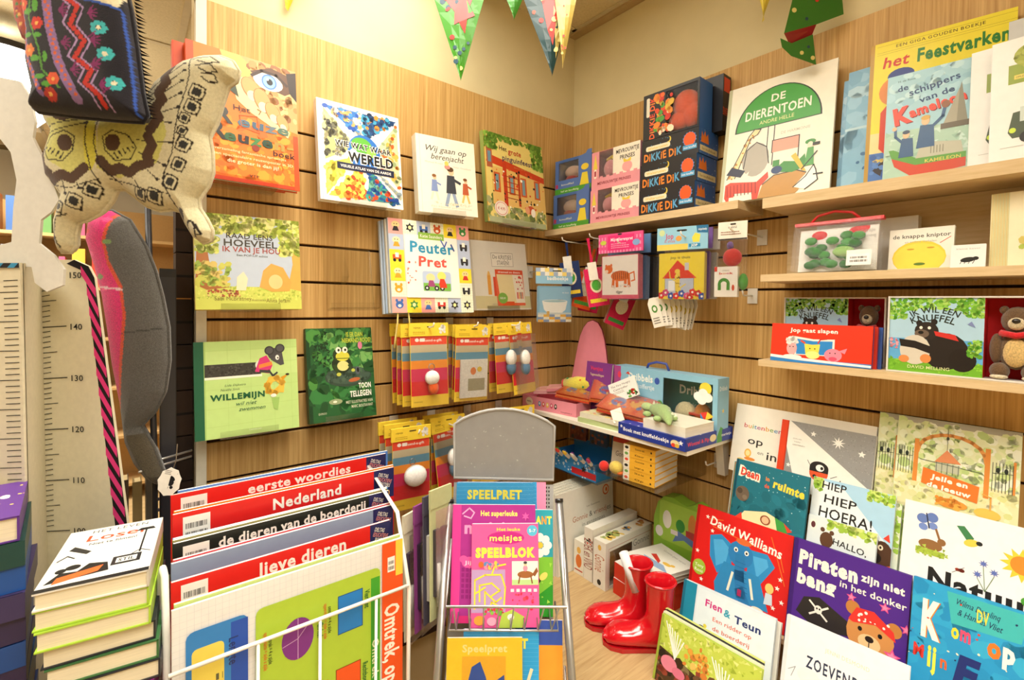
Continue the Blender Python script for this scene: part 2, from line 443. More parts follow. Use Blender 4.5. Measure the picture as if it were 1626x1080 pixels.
def a_giant(a):
    a.rect(0, 0, 1, 1, '#e8761c'); a.rect(.0, .0, .06, 1, '#c8480f')
    a.scatter(160, .06, .0, 1, .5, .05, ['#f08a1e', '#ea7718', '#f59a2c', '#e5681a'], 4)
    a.rect(.06, 0, 1, .03, '#d23c12'); a.rect(.95, 0, 1, .45, '#dc4a14')
    a.poly([(.28, 1), (1, 1), (1, .47), (.72, .52), (.5, .62), (.36, .8)], '#c99a5c')
    a.poly([(.28, 1), (.46, 1), (.6, .9), (.5, .82), (.4, .8)], '#a9b05a')
    a.scatter(130, .55, .55, 1, .98, .05, ['#d9a866', '#c08a4c', '#e2b878', '#b8803f', '#8d5a2a'], 8, inside=lambda x, y: y > 1.35-.95*x)
    a.poly([(.55, .9), (.75, .97), (1, .93), (1, .83), (.88, .77), (.7, .8)], '#5b3a1e')
    a.poly([(.9, .96), (1, .99), (1, .74), (.93, .8)], '#2b1a10')
    a.ell(.72, .85, .145, .072, '#f2ead8', rot=-8); a.ell(.73, .85, .075, .062, '#4f7fc0'); a.ell(.73, .85, .06, .05, '#86aee0'); a.ell(.735, .85, .03, .026, '#0e0f18'); a.ell(.715, .868, .012, .01, '#ffffff')
    a.line([(.57, .87), (.66, .925), (.8, .92), (.9, .86)], .03, '#3a2212')
    a.poly([(.36, .8), (.52, .84), (.92, .47), (.9, .42), (.55, .56), (.42, .64)], '#e9cf95')
    for x, y, rx, ry, rt in ((.56, .75, .085, .1, 30), (.66, .68, .08, .1, 20), (.76, .6, .07, .09, 25), (.85, .535, .055, .07, 25)):
        a.ell(x, y, rx, ry, '#9a6430', rot=rt); a.ell(x, y+.005, rx*.9, ry*.92, '#d79a5c', rot=rt); a.ell(x+.005, y-ry*.5, rx*.55, ry*.42, '#e8cfae', rot=rt)
    a.poly([(.30, .78), (.40, .80), (.44, .66), (.36, .70)], '#2f3a22')
    a.text('Het', .46, .575, .16, .042, '#2a1a10', .01)
    a.text('R', .3, .50, .16, .12, '#3a3a34', .03); a.text('euze', .67, .475, .5, .075, ['#4a6a7a', '#3d5c70', '#5f7078', '#486a58'], .03, jit=6)
    a.line([(.44, .52), (.6, .54), (.62, .41), (.46, .43)], .008, '#b05a18', True)
    a.text('R', .24, .375, .18, .13, '#2a2620', .03); a.text('euzen-', .63, .35, .66, .085, ['#2c5a34', '#26221c', '#3d7a3c', '#1f3f2c', '#a88a3c', '#a88a3c'], .035, jit=5)
    a.text('boek', .85, .275, .22, .045, '#2a1a10', .01)
    a.text('Een verzameling fantastische sprookjes', .5, .235, .74, .02, '#f4dca0', .004, jit=2)
    a.text('en een spectaculaire reuzenposter in 3D', .54, .195, .8, .022, '#f4dca0', .006)
    a.text('die groter is dan jij!', .56, .155, .48, .026, '#f8e4b0', .01)
    a.ell(.58, .285, .035, .026, '#8a2c14'); a.text('VTP', .56, .06, .09, .02, '#3a2010', .01)
    for x, y in ((.45, .545), (.62, .56)): a.line([(x, y), (x+.02, y+.03), (x-.01, y+.04)], .008, '#8a4a18')
def a_atlas(a):
    a.rect(0, 0, 1, 1, WHITE); a.rect(.025, .0, .032, 1, '#d8d4c8')
    x0, x1, y0, y1 = .07, .97, .05, .95; cx, cy = .52, .52
    T = [((x0, y1), (.51, y1), (.51, .68), '#2f6fb8'), ((.53, y1), (x1, y1), (.55, .68), '#1c4f86'), ((x1, .92), (x1, .2), (.62, .52), '#c8c8a0'),
         ((x0, .92), (x0, .4), (.42, .58), '#b6bc7c'), ((x0, .36), (x0, y0), (.42, .48), '#dfd250'), ((x0+.02, y0), (.52, y0), (.5, .4), '#e2d24e'), ((.55, y0), (x1, y0), (.58, .38), '#2f7f8a'), ((x1, .16), (x1, .1), (.62, .4), '#a8ac90')]
    cs = [['#e9dfc2', '#d8a860', '#3f86c8', '#1f4fa8'], ['#173a66', '#3f9ac0', '#0f2440', '#d88a30'], ['#d8d4a0', '#e0b050', '#98a878', '#c8622c'], ['#8f8a60', '#3c3a30', '#d8d890', '#686850'], ['#e8dc60', '#d8c840', '#f0e470'], ['#f0e05c', '#e08a30', '#d84a20', '#e8d850'], ['#3f9a8c', '#1f4f8c', '#d84a20', '#78b8a0', '#2458a0'], ['#c0c0a0', '#8898a0']]
    def inside(t):
        (ax, ay), (bx, by), (cx_, cy_) = t
        def f(x, y):
            d1 = (x-bx)*(ay-by)-(ax-bx)*(y-by); d2 = (x-cx_)*(by-cy_)-(bx-cx_)*(y-cy_); d3 = (x-ax)*(cy_-ay)-(cx_-ax)*(y-ay)
            return (d1 < 0) == (d2 < 0) == (d3 < 0)
        return f
    for i, (p, q, r, c) in enumerate(T):
        a.poly([p, q, r], c); a.scatter(150, min(p[0], q[0], r[0]), min(p[1], q[1], r[1]), max(p[0], q[0], r[0]), max(p[1], q[1], r[1]), .035, cs[i], 20+i, inside=inside((p, q, r)))
    a.ell(.53, .53, .2, .19, '#2a6fc0'); a.ell(.5, .6, .13, .09, '#5fae3c'); a.ell(.62, .55, .06, .05, '#8fc050'); a.ell(.4, .5, .05, .06, '#e9f0f4')
    a.rect(.2, .33, .9, .4, '#1d2440'); a.text('VISUELE ATLAS VAN DE AARDE', .55, .365, .62, .026, WHITE, .02)
    for c, b in ((WHITE, .09), ('#141414', .025)):
        a.text('WIE WAT WAAR', .53, .59, .68, .055, c, b); a.text('WERELD', .62, .47, .56, .095, c, b+.012)
        a.text('in', .22, .525, .06, .03, c, b*.6); a.text('de', .22, .475, .08, .035, c, b*.6)
    a.rect(.8, .07, .93, .10, '#1d3f8c')
def a_bear(a):
    a.rect(0, 0, 1, 1, '#f1ebd8'); a.rect(.055, 0, .062, 1, '#d9d2ba')
    a.text('Wij gaan op', .5, .84, .72, .075, '#3a3630', .004, .3); a.text('berenjacht', .52, .74, .56, .075, '#3a3630', .004, .3)
    a.text('Michael Rosen', .28, .655, .3, .022, '#c0a890'); a.text('Helen Oxenbury', .76, .635, .32, .022, '#c0a890')
    a.text('Een klassiek prentenboek', .55, .09, .7, .025, '#cfc3a4', 0, .2)
    for x, y, s, top, low, hair in ((.27, .36, .8, '#7f93c0', '#e6dcc0', '#8a5a30'), (.55, .40, 1.25, '#3c4048', '#8f9fb8', '#5a4028'), (.8, .36, .8, '#b85a38', '#e2c070', '#7a4a28')):
        a.line([(x-.03*s, y-.1*s), (x-.07*s, y-.22*s)], .045*s, low); a.line([(x+.03*s, y-.1*s), (x+.07*s, y-.22*s)], .045*s, low)
        a.poly([(x-.07*s, y-.1*s), (x+.07*s, y-.1*s), (x+.05*s, y+.09*s), (x-.05*s, y+.09*s)], top)
        a.line([(x+.04*s, y+.05*s), (x+.12*s, y+.02*s)], .035*s, top); a.ell(x+.01*s, y+.13*s, .038*s, .04*s, '#e8c49c'); a.ell(x, y+.155*s, .045*s, .026*s, hair)
    a.ell(.5, .62, .05, .03, '#d88f86'); a.ell(.49, .665, .035, .032, '#e8c860')
    a.scatter(50, .25, .12, .9, .15, .012, ['#e0d8b8', '#d4ccb0'], 7)
def a_peng(a):
    a.rect(0, 0, 1, 1, '#e6d27a'); a.rect(0, 0, .012, 1, '#d8a040')
    a.scatter(110, .0, .0, 1, .3, .05, ['#7f8f4a', '#93a060', '#a8a878', '#66783c'], 3)
    a.rect(.1, .2, 1, .62, '#dfb868'); a.poly([(.02, .66), (1, .55), (1, .62), (.05, .75)], '#c8421c'); a.rect(.03, .6, .12, .95, '#b06040'); a.rect(.05, .66, .1, .78, '#6f94a8')
    for x in (.18, .42, .62, .86):
        a.rect(x-.05, .34, x+.05, .56, '#c85a28'); a.rect(x-.025, .36, x+.025, .54, '#7898a0')
    a.rect(.28, .2, .34, .68, '#c2391a'); a.rect(.52, .22, .56, .6, '#b8451c')
    for y in (.3, .36, .42, .48, .54): a.line([(.29, y), (.55, y-.01)], .01, '#a03a1c')
    a.scatter(60, .1, .15, 1, .62, .018, ['#1f1f1c', '#f0ead8', '#d8502c'], 11)
    a.scatter(90, .0, .82, .2, 1, .03, ['#6f9a34', '#8ab84a', '#557f28'], 12); a.scatter(90, .8, .7, 1, 1, .035, ['#6f9a34', '#8ab84a', '#557f28'], 13); a.scatter(80, .1, .94, .95, 1, .03, ['#6f9a34', '#557f28'], 14)
    a.text('Het', .3, .85, .13, .05, '#3a2a1c', .01, jit=4); a.text('grote', .5, .835, .22, .06, '#c0392b', .015, jit=6); a.text('pinguinfeest', .54, .745, .52, .06, '#4a3a60', .012, jit=5)
    a.ell(.22, .16, .11, .085, '#eadfd2'); a.ell(.22, .16, .095, .073, '#d88f80'); a.ell(.22, .16, .085, .065, '#efe4d8'); a.text('€ 4,95', .22, .16, .12, .03, '#b8483c', .01)
    a.ell(.72, .2, .07, .05, '#c8562c'); a.ell(.76, .17, .04, .05, '#f0e8da'); a.ell(.66, .19, .04, .045, '#e0a078'); a.rect(.02, 0, .98, .06, '#a8b088')
    a.text('Edward van de Vendel', .62, .66, .3, .018, '#c89050')
def a_hare(a):
    a.rect(0, 0, 1, 1, '#a9b6c8'); a.ell(.5, .5, .5, .42, '#b4c0cf')
    a.rect(0, 0, 1, .24, '#c6cc5c'); a.scatter(200, 0, .1, 1, .24, .02, ['#b8c850', '#d4d868', '#a4b444'], 2, 1)
    a.poly([(0, .25), (.02, .7), (.1, .7), (.13, .45), (.3, .23), (.1, .2)], '#a3652c'); a.poly([(.86, .23), (1, .2), (1, .8), (.9, .8), (.92, .5)], '#cfa64c')
    lf = ['#a9b83c', '#c2cc58', '#8a9c30', '#d6d878', '#dcd98c']
    a.scatter(420, 0, .8, 1, 1, .035, lf, 5); a.scatter(160, 0, .6, .2, .85, .035, lf, 6); a.scatter(170, .8, .6, 1, .85, .035, lf, 7); a.scatter(120, 0, .25, .3, .48, .03, ['#8fa83c', '#c0c050', '#d0b860'], 9)
    a.scatter(50, .1, .14, .4, .2, .015, ['#b0542c', '#8a4a30', '#d8c070'], 15)
    a.poly([(.58, .24), (.62, .42), (.7, .5), (.82, .46), (.9, .3), (.88, .2), (.7, .19)], '#d9a04a'); a.ell(.74, .3, .07, .08, '#e8c484')
    a.poly([(.36, .2), (.37, .34), (.43, .4), (.47, .33), (.45, .2)], '#e6d6b0')
    a.text('RAAD EENS', .5, .78, .45, .055, '#3a3020', .012); a.text('HOEVEEL', .51, .705, .52, .07, '#3a3020', .016); a.text('IK VAN JE HOU', .52, .635, .56, .055, '#9a3424', .014)
    a.text('Een POP-UP editie', .52, .575, .3, .022, '#4a4230', 0); a.text('Sam McBratney', .33, .115, .34, .042, '#7a6a2c', 0); a.text('Anita Jeram', .76, .095, .24, .042, '#7a6a2c', 0); a.text('illustraties', .57, .10, .14, .025, '#8a7a3c', 0, .3)
def a_mouse(a):
    a.rect(0, 0, 1, 1, '#bcdc86'); a.rect(.08, .62, 1, .9, '#c5e28e'); a.rect(0, 0, .085, 1, '#125a3c'); a.rect(.085, 0, .1, 1, '#a9cc74')
    for x in (.3, .52, .75, .93): a.line([(x, .0), (x, 1)], .003, '#aed078')
    for y in (.12, .3, .5, .75, .9): a.line([(.09, y), (1, y+.01)], .003, '#aed078')
    a.rect(.09, .625, .62, .76, '#3a3832'); a.scatter(120, .1, .63, .6, .755, .012, ['#44423c', '#2c2a26', '#504e46'], 3); a.rect(.09, .605, .63, .63, '#f2f4e0')
    a.ell(.62, .73, .055, .055, '#dfe8dc', rot=-40); a.poly([(.56, .66), (.7, .63), (.74, .72), (.68, .83), (.61, .8)], '#d8387c'); a.poly([(.6, .69), (.74, .72), (.73, .76), (.6, .73)], '#e88a3c')
    a.ell(.76, .84, .07, .065, '#4a4a4c', rot=-40); a.poly([(.72, .78), (.84, .86), (.86, .72), (.82, .71)], '#505052'); a.ell(.71, .88, .05, .05, '#3a3a3c'); a.ell(.71, .88, .036, .036, '#57575a'); a.ell(.82, .9, .05, .05, '#3a3a3c'); a.ell(.82, .9, .036, .036, '#57575a')
    a.ell(.79, .8, .02, .028, '#f4f4f0'); a.ell(.795, .795, .008, .01, '#111111'); a.line([(.7, .66), (.74, .6), (.78, .63)], .02, '#3a3a3c'); a.line([(.62, .66), (.7, .65)], .03, '#3a3a3c')
    a.line([(.72, .56), (.68, .50), (.69, .44), (.75, .41), (.8, .45)], .06, '#eeb93c'); a.line([(.72, .56), (.78, .57), (.83, .52), (.82, .44)], .06, '#f0c048'); a.poly([(.82, .58), (.9, .61), (.84, .54)], '#d89a20'); a.ell(.89, .605, .02, .012, '#3a2a14'); a.ell(.74, .385, .03, .02, '#f0f0e0')
    a.poly([(.72, .36), (.8, .36), (.78, .22), (.74, .24)], '#9cc468')
    a.text('Lida Dijkstra', .37, .535, .2, .022, '#4a6a3c', 0, .3); a.text('Noëlle Smit', .32, .49, .18, .022, '#4a6a3c', 0, .3)
    a.text('WILLEMIJN', .40, .415, .52, .058, '#0f5a34', .04); a.text('wil niet', .47, .335, .2, .04, '#3a6a44', .004, .35); a.text('zwemmen', .53, .275, .26, .04, '#3a6a44', .004, .35); a.text('Lemniscaat', .55, .05, .12, .018, '#e8f0d0')
def a_frog(a):
    a.rect(0, 0, 1, 1, '#1f5a2c'); a.rect(0, 0, .05, 1, '#0f3a1c')
    a.scatter(180, .05, .1, 1, 1, .1, ['#2a6a34', '#347a3c', '#1a4a24', '#4a8a3c', '#226030'], 3, q=.2); a.scatter(90, .3, .55, 1, .95, .07, ['#4f9448', '#67a653', '#3f8440', '#78b060'], 4, q=.2)
    a.scatter(70, .08, .5, .35, .95, .04, ['#0f2f16', '#173f1e', '#2c6a34'], 6, 1, q=.2)
    a.ell(.6, .46, .36, .11, '#33483a'); a.ell(.6, .475, .34, .095, '#41584a'); a.scatter(50, .3, .4, .9, .54, .03, ['#384e40', '#4c6450', '#2c4032'], 9, inside=lambda x, y: ((x-.6)/.33)**2+((y-.47)/.09)**2 < 1)
    a.ell(.5, .6, .15, .1, '#20301c'); a.ell(.5, .7, .13, .085, '#26381e'); a.ell(.52, .685, .105, .055, '#d8d44a'); a.ell(.52, .58, .09, .055, '#dcdc8c'); a.line([(.42, .665), (.62, .66)], .012, '#5a6a24')
    for x in (.46, .56): a.ell(x, .755, .042, .035, '#f4f2dc'); a.ell(x+.005, .755, .017, .015, '#141a10')
    a.line([(.4, .58), (.44, .5)], .05, '#2c4420'); a.ell(.45, .49, .035, .02, '#c0c850'); a.line([(.62, .58), (.66, .53)], .045, '#2c4420'); a.ell(.67, .525, .03, .018, '#c0c850')
    a.ell(.74, .52, .035, .045, '#586068'); a.ell(.745, .525, .018, .026, '#101210'); a.ell(.68, .42, .09, .022, '#b8643c', rot=8)
    a.line([(.8, .5), (.79, .77)], .01, '#4a7a44'); a.ell(.8, .8, .035, .045, '#d87f9c'); a.ell(.92, .58, .1, .03, '#1c4a26', rot=15); a.ell(.93, .52, .1, .026, '#1f5028', rot=-10); a.ell(.95, .74, .09, .022, '#1c4a26'); a.ell(.95, .8, .09, .02, '#1c4a26', rot=10)
    a.ell(.38, .2, .1, .03, '#96a478'); a.ell(.37, .2, .03, .012, '#f4ecd0')
    a.text('IS ER DAN', .72, .925, .27, .05, '#c8d848', .02); a.text('NIEMAND BOOS?', .75, .86, .46, .05, '#c8d848', .02)
    a.text('TOON', .84, .35, .2, .055, '#f4f4e8', .035); a.text('TELLEGEN', .77, .265, .34, .06, '#f4f4e8', .035); a.text('MET ILLUSTRATIES VAN', .74, .18, .42, .03, '#d0d8b8', .012); a.text('MARC BOUTAVANT', .78, .13, .34, .03, '#d0d8b8', .012); a.text('QUERIDO', .18, .09, .12, .02, '#d0d8b8')
def a_toddler(a):
    a.rect(0, 0, 1, 1, WHITE); cs = ['#f0a8a0', '#b8c4dc', '#f0d838', '#eef0d8']; rd = random.Random(5)
    n, m = 6, 6; k = 0
    ink = ['#c8342c', '#2c2c30', '#3f8a44', '#c85a24', '#3f6ab0', '#e0a030']
    for i in range(n):
        for j in range(m):
            if 0 < i < n-1 and 0 < j < m-1: continue
            x0, y0 = i/n, j/m; a.rect(x0, y0, x0+1/n, y0+1/m, cs[(i*2+j*3+(i+j)//3) % 4])
            if (i*2+j*3+(i+j)//3) % 4 == 3:
                for q in range(1, 6): a.line([(x0+q/n/6, y0), (x0+q/n/6, y0+1/m)], .002, '#b8cca0'); a.line([(x0, y0+q/m/6), (x0+1/n, y0+q/m/6)], .002, '#b8cca0')
            c = rd.choice(ink); cx, cy = x0+.5/n, y0+.5/m; s = rd.randrange(4)
            if s == 0: a.ell(cx, cy+.02, .045, .035, '#f0d090' if c != '#e0a030' else '#f4e0b0'); a.poly([(cx-.04, cy-.05), (cx+.04, cy-.05), (cx+.02, cy), (cx-.02, cy)], c); a.ell(cx-.015, cy+.025, .006, .006, '#222222'); a.ell(cx+.015, cy+.025, .006, .006, '#222222')
            elif s == 1: a.rect(cx-.05, cy-.02, cx+.05, cy+.03, c); a.ell(cx-.03, cy-.03, .018, .018, '#222222'); a.ell(cx+.03, cy-.03, .018, .018, '#222222'); a.rect(cx-.02, cy, cx+.02, cy+.05, '#f4f0e0')
            elif s == 2: a.ell(cx, cy, .045, .04, c); a.ell(cx-.03, cy+.045, .015, .018, c); a.ell(cx+.03, cy+.045, .015, .018, c); a.ell(cx, cy-.01, .02, .015, '#f4e8d8')
            else: a.star(cx, cy, .055, c, 6, .6); a.ell(cx, cy, .02, .02, '#f4e8a0')
    a.rect(.17, .16, .83, .84, WHITE); a.rect(.34, .80, .66, .875, '#8fbc48'); a.text('Katie Saunders', .5, .838, .28, .035, WHITE, .01)
    a.text('Peuter', .5, .71, .55, .115, '#2f8fb4', .03, jit=4); a.text('Pret', .5, .555, .36, .105, '#d8584c', .03, jit=5)
    a.rrect(.36, .23, .72, .45, .03, '#b8c8e0'); a.rect(.37, .235, .71, .32, '#7cb84c'); a.ell(.46, .38, .055, .045, '#f0d898'); a.ell(.6, .4, .055, .05, '#f4e070'); a.poly([(.56, .3), (.66, .3), (.63, .37), (.58, .37)], '#d8402c'); a.poly([(.42, .28), (.52, .28), (.49, .35), (.44, .35)], '#a04a78')
    for x in (.41, .53, .6): a.ell(x, .265, .03, .027, '#222224'); a.ell(x, .265, .013, .012, '#d8d8d8')
    a.rect(.57, .27, .66, .3, '#d8402c'); a.scatter(14, .18, .3, .3, .55, .012, ['#d8402c', '#e88a78'], 4)
    a.line([(.62, .8), (.66, .73), (.69, .79)], .015, '#3a5fb0'); a.line([(.75, .76), (.78, .70)], .02, '#2f4f8c')
def a_crayon(a):
    a.rect(0, 0, 1, 1, '#e4dfd2'); a.rect(0, 0, .04, 1, '#d0cabb'); a.rect(.04, .02, 1, .2, '#d6cc9c'); a.rect(.36, .62, .74, .83, '#ebe6da'); a.line([(.36, .63), (.36, .83), (.74, .84), (.74, .64)], .006, '#8a8478', True)
    a.text('De KRIJTJES', .55, .775, .34, .06, '#5a564c', 0, jit=6); a.text('STAKEN!', .56, .69, .22, .06, '#5a564c', 0, jit=6)
    a.rect(.26, .22, .32, .5, '#e2a03c'); a.poly([(.26, .5), (.32, .5), (.3, .56), (.28, .56)], '#e8b860'); a.rect(.36, .2, .41, .48, '#d84a2c')
    a.rect(.40, .06, .9, .58, '#e4653c'); a.poly([(.42, .56), (.7, .52), (.74, .1), (.46, .1)], '#e8d8a4'); a.poly([(.7, .52), (.88, .56), (.9, .1), (.74, .1)], '#ece4d0'); a.rect(.40, .52, .9, .59, '#d84a20'); a.text('driemaal zo dwars', .65, .555, .4, .03, WHITE, .01)
    a.rect(.48, .06, .7, .12, '#e0551f'); a.ell(.5, .17, .085, .08, '#7fb448'); a.text('NIEUW', .5, .17, .1, .03, WHITE, .01)
    for i, c in enumerate(('#d8402c', '#e8a030', '#8a5a3c', '#d86a40')): a.rect(.76+i*.03, .16, .78+i*.03, .26, c)
    a.scatter(14, .74, .3, .88, .5, .018, ['#d84a3c', '#c85a6a'], 3); a.text('2016', .36, .08, .1, .025, '#9a9484')

def wall_book(name, label, P, yaw, lean, roll, wd, ht, t, col, art, hl=None, ledge=None, **k):
    M4 = pose(P, 'A', yaw, lean, roll)
    b = book(name, label, M4, wd, ht, t, col, art, **k)
    if hl: holder(hl, M4, wd, ledge=ledge or t, wall=-P[1])
    return M4
M4 = wall_book('picture_book', 'tall orange hardcover with a giant eye and fingers, behind the butterfly cushion', (-1.304, -.100, 1.724), 2.5, 6.6, .2, .234, .310, .022, '#c94a14', a_giant, 'clear acrylic holder under the orange giant book', .048)
book('picture_book', 'second orange hardcover tucked behind the giant eye book, showing only its spine', behind(M4, .024, -.022, .004), .234, .308, .022, '#c94a14', None, spine='#c23c10')
wall_book('picture_book', 'white framed atlas with triangular map pictures and a globe on its cover', (-1.016, -.080, 1.716), 0, 7.6, .4, .234, .276, .022, WHITE, a_atlas, 'clear acrylic holder under the white atlas')
M4 = wall_book('picture_book', 'thick cream hardcover with three small walking figures on the upper slat wall', (-.739, -.095, 1.718), -6, 6.7, .9, .197, .238, .030, '#efe8d4', a_bear, 'clear acrylic holder under the cream book with walking figures', spine='#e6ddc4')
wall_book('picture_book', 'yellow green hardcover with a busy red house facade beside the corner shelf', (-.477, -.080, 1.723), 2.3, 6.9, 0, .276, .312, .018, '#8a9a50', a_peng, 'clear acrylic holder under the red house facade book')
wall_book('picture_book', 'square book with a leafy meadow under trees below the orange giant book', (-1.289, -.080, 1.426), -1.7, 7.2, .6, .226, .227, .022, '#c9b463', a_hare, 'clear acrylic holder under the leafy meadow book')
wall_book('picture_book', 'pale green book with a dark green spine and a grey mouse on a board', (-1.288, -.060, 1.120), -.2, 7.6, .2, .227, .230, .012, '#125a3c', a_mouse, 'clear acrylic holder under the pale green mouse book')
wall_book('picture_book', 'dark green hardcover with a frog on a lily pad', (-1.034, -.060, 1.123), .8, 10.2, 0, .185, .255, .020, '#164a24', a_frog, 'clear acrylic holder under the dark green frog book')
M4 = wall_book('picture_book', 'patchwork bordered toddler book with blue and coral title lettering', (-.822, -.100, 1.419), -1.9, 8.6, .2, .270, .278, .010, '#b9c6d4', a_toddler, 'clear acrylic holder under the patchwork toddler book', .048)
for i in range(3): book('picture_book', ['first', 'second', 'third'][i]+' copy hidden right behind the patchwork toddler book', behind(M4, .0115*(i+1), -.004*(i+1), .001), .268, .276, .010, ['#c9c2b0', '#9fb2c8', '#b9c6d4'][i], None, group='copies of the patchwork toddler book')
rb = thing('ribbon', 'pair of thin yellow ribbon bookmarks hanging below the patchwork toddler book', 'ribbon', M4)
for x, dx in ((.018, -.012), (.05, .006)):
    MB('#dcc670').tube([(x, .004, .004), (x+dx*.3, .004, -.03), (x+dx, .006, -.075), (x+dx*1.4, .004, -.10)], .0024, 6).build('strand', 'fabric', rb, True)
M4 = wall_book('picture_book', 'cream shrink wrapped book with two crayons and an orange pad, beside the patchwork book', (-.515, -.060, 1.426), -2.1, 9.2, 1.0, .243, .240, .012, '#e0dacb', a_crayon, 'clear acrylic holder under the shrink wrapped crayon book')
o = MB().box(-.002, .245, -.006, -.0045, -.002, .243).build('shrink_wrap', 'clear_wrap'); o.parent = [x for x in bpy.data.objects if x.get('label', '').startswith('cream shrink wrapped')][0]

# empty acrylic stand between the books
r = thing('acrylic_easel', 'empty clear acrylic easel hooked on the slat wall beside the meadow book', 'display stand', pose((-.987, -.050, 1.423), 'A', .9, 10.6, .9))
MB().box(0, .135, .003, .006, .004, .178).build('back_plate', 'acrylic', r); MB().box(0, .135, -.03, .006, 0, .004).build('ledge', 'acrylic', r); MB().box(0, .135, -.034, -.030, 0, .016).build('lip', 'acrylic', r)
MB('#ffffff').box(.132, .1355, .0022, .0068, .004, .178).build('bright_edge', 'acrylic', r)
MB().add([(.05, .006, .1), (.06, .006, .16), (.07, .006, .1), (.055, .03, .08), (.065, .03, .08)], [(0, 1, 2), (0, 3, 1), (1, 4, 2), (0, 2, 4, 3)]).build('hook_tongue', 'acrylic', r)

# ================================================================== hooks with hanging packs on the left wall
def slat_hook(label, P, face, length, tab=True):
    """P = where the rod leaves the wall; plate in the groove above, rod turned up at its end"""
    r = thing('display_hook', label, 'hook', pose(P, face), None)
    MB('#ded9cb').box(-.014, .014, -.003, -.0008, -.022, .022).build('wall_plate', 'painted_metal', r)
    MB('#f0ede2').tube([(0, -.003, 0), (0, -length*.9, 0), (0, -length, .004), (0, -length-.004, .014)], .0022, 8).build('rod', 'painted_metal', r, True)
    return r
GIFT = ['#e2452c', '#c4b896', '#5f93ac', '#f0932c', '#d42a5c', '#d8222c']
def gift_pack(label, M4, wd, ht, kind, group):
    r = thing('gift_pack', label, 'gift pack', M4, group)
    hh = ht*.16
    hc = MB('#f0cf3c').box(0, wd, -.002, .004, ht-hh, ht).build('header_card', 'paper', r)
    m = MB('#e8c83c'); bc = m.box(.003, wd-.003, .001, .0025, 0, ht-hh).build('backing_card', 'gloss', r)
    a = Art(wd, ht, .0009)
    a.rect(.03, 0, .97, .13, '#f0cc3e')
    ys = [.84, .735, .645, .55, .45, .30, .13]
    for i in range(6): a.rect(.035, ys[i+1], .965, ys[i], GIFT[i])
    a.text('send-a-gift', .62, .79, .42, .03, '#f6e6d8', .02)
    a.ell(.2, .795, .05, .022, '#f4ece0'); a.rrect(.27, .775, .4, .815, .015, '#f4ece0'); a.text('mercis', .2, .06, .22, .02, '#8a6a20')
    a.build(bc, 'stripe_print', 'gloss')
    a = Art(wd, ht, -.0024); a.lines(.1, .86, .45, .90, 2, '#b08a20'); a.text('nijntje', .2, .945, .18, .02, '#6a5418'); a.rrect(.45, .945, .62, .96, .007, '#57481c'); a.scatter(10, .75, .88, .92, .96, .05, ['#ece8dc', '#e0dccc'], 3); a.build(hc, 'header_print', 'paper')
    if kind == 'plush':
        p = MB('#efece4'); p.ball((wd*.52, -.012, ht*.34), .022, .016, .021); p.ball((wd*.55, -.010, ht*.22), .016, .012, .02, '#e0622c'); p.build('plush_charm', 'fabric', r, True)
        MB('#b8b8b4').tube([(wd*.52+.009*math.cos(t*.6283), -.010, ht*.47+.009*math.sin(t*.6283)) for t in range(10)], .0011, 6, closed=True).build('key_ring', 'metal', r, True)
    elif kind == 'big':
        p = MB('#f1eee6'); p.ball((wd*.55, -.016, ht*.42), .033, .02, .03); p.build('plush_charm', 'fabric', r, True)
        MB('#8a8a88').tube([(wd*.5+.008*math.cos(t*.6283), -.010, ht*.585+.009*math.sin(t*.6283)) for t in range(10)], .0011, 6, closed=True).build('key_ring', 'metal', r, True)
    elif kind == 'doll':
        p = MB('#f1eee6'); p.ball((wd*.5, -.014, ht*.5), .020, .015, .028); p.build('plush_head', 'fabric', r, True)
        p = MB('#5f7f9c'); p.ball((wd*.5, -.012, ht*.36), .018, .014, .024); p.build('plush_body', 'fabric', r, True)
    elif kind == 'cloth':
        p = MB('#ece9e0'); p.box(wd*.15, wd*.92, -.009, -.002, ht*.05, ht*.55); p.build('folded_cloth', 'fabric', r)
        a = Art(wd, ht, -.0093); a.rect(.36, .14, .84, .3, '#a8a184'); a.ell(.5, .4, .08, .05, '#e0864c'); a.ell(.68, .42, .07, .035, '#e8cc50'); a.build(r, 'cloth_label', 'fabric')
    MB().box(.001, wd-.001, -.021 if kind == 'big' else -.017, -.0165 if kind != 'big' else -.0205, .004, ht-hh-.002).build('clear_pouch', 'clear_wrap', r)
    return r
G1 = 'striped gift packs on the upper row of hooks'; G2 = 'striped gift packs on the lower row of hooks'
slat_hook('white display hook holding the leftmost upper gift packs', (-.728, -.001, 1.378), 'A', .165)
slat_hook('white display hook holding the gift packs with the folded cloth', (-.575, -.001, 1.378), 'A', .165)
slat_hook('white display hook holding the gift packs with the denim doll', (-.408, -.001, 1.378), 'A', .165)
gift_pack('front striped pack with small orange charm, upper row below the patchwork book', pose((-.789, -.150, 1.152), 'A', -8, 5, .3), .120, .239, 'plush', G1)
gift_pack('front striped pack with a folded white cloth, middle of the upper row', pose((-.642, -.140, 1.149), 'A', -5, 0, -1), .122, .233, 'cloth', G1)
gift_pack('front striped pack with a doll in blue overalls, right end of the upper row', pose((-.412, -.148, 1.146), 'A', 4, 6, 2.5), .108, .238, 'doll', G1)
for i, (x, y, yw, ro) in enumerate(((-.800, -.118, -6, 1), (-.803, -.088, -10, .5), (-.801, -.055, -4, 1.5))):
    gift_pack('striped gift pack %s behind the small orange charm pack' % ['second', 'third', 'fourth'][i], pose((x, y, 1.150), 'A', yw, 2, ro), .120, .236, 'none', G1)
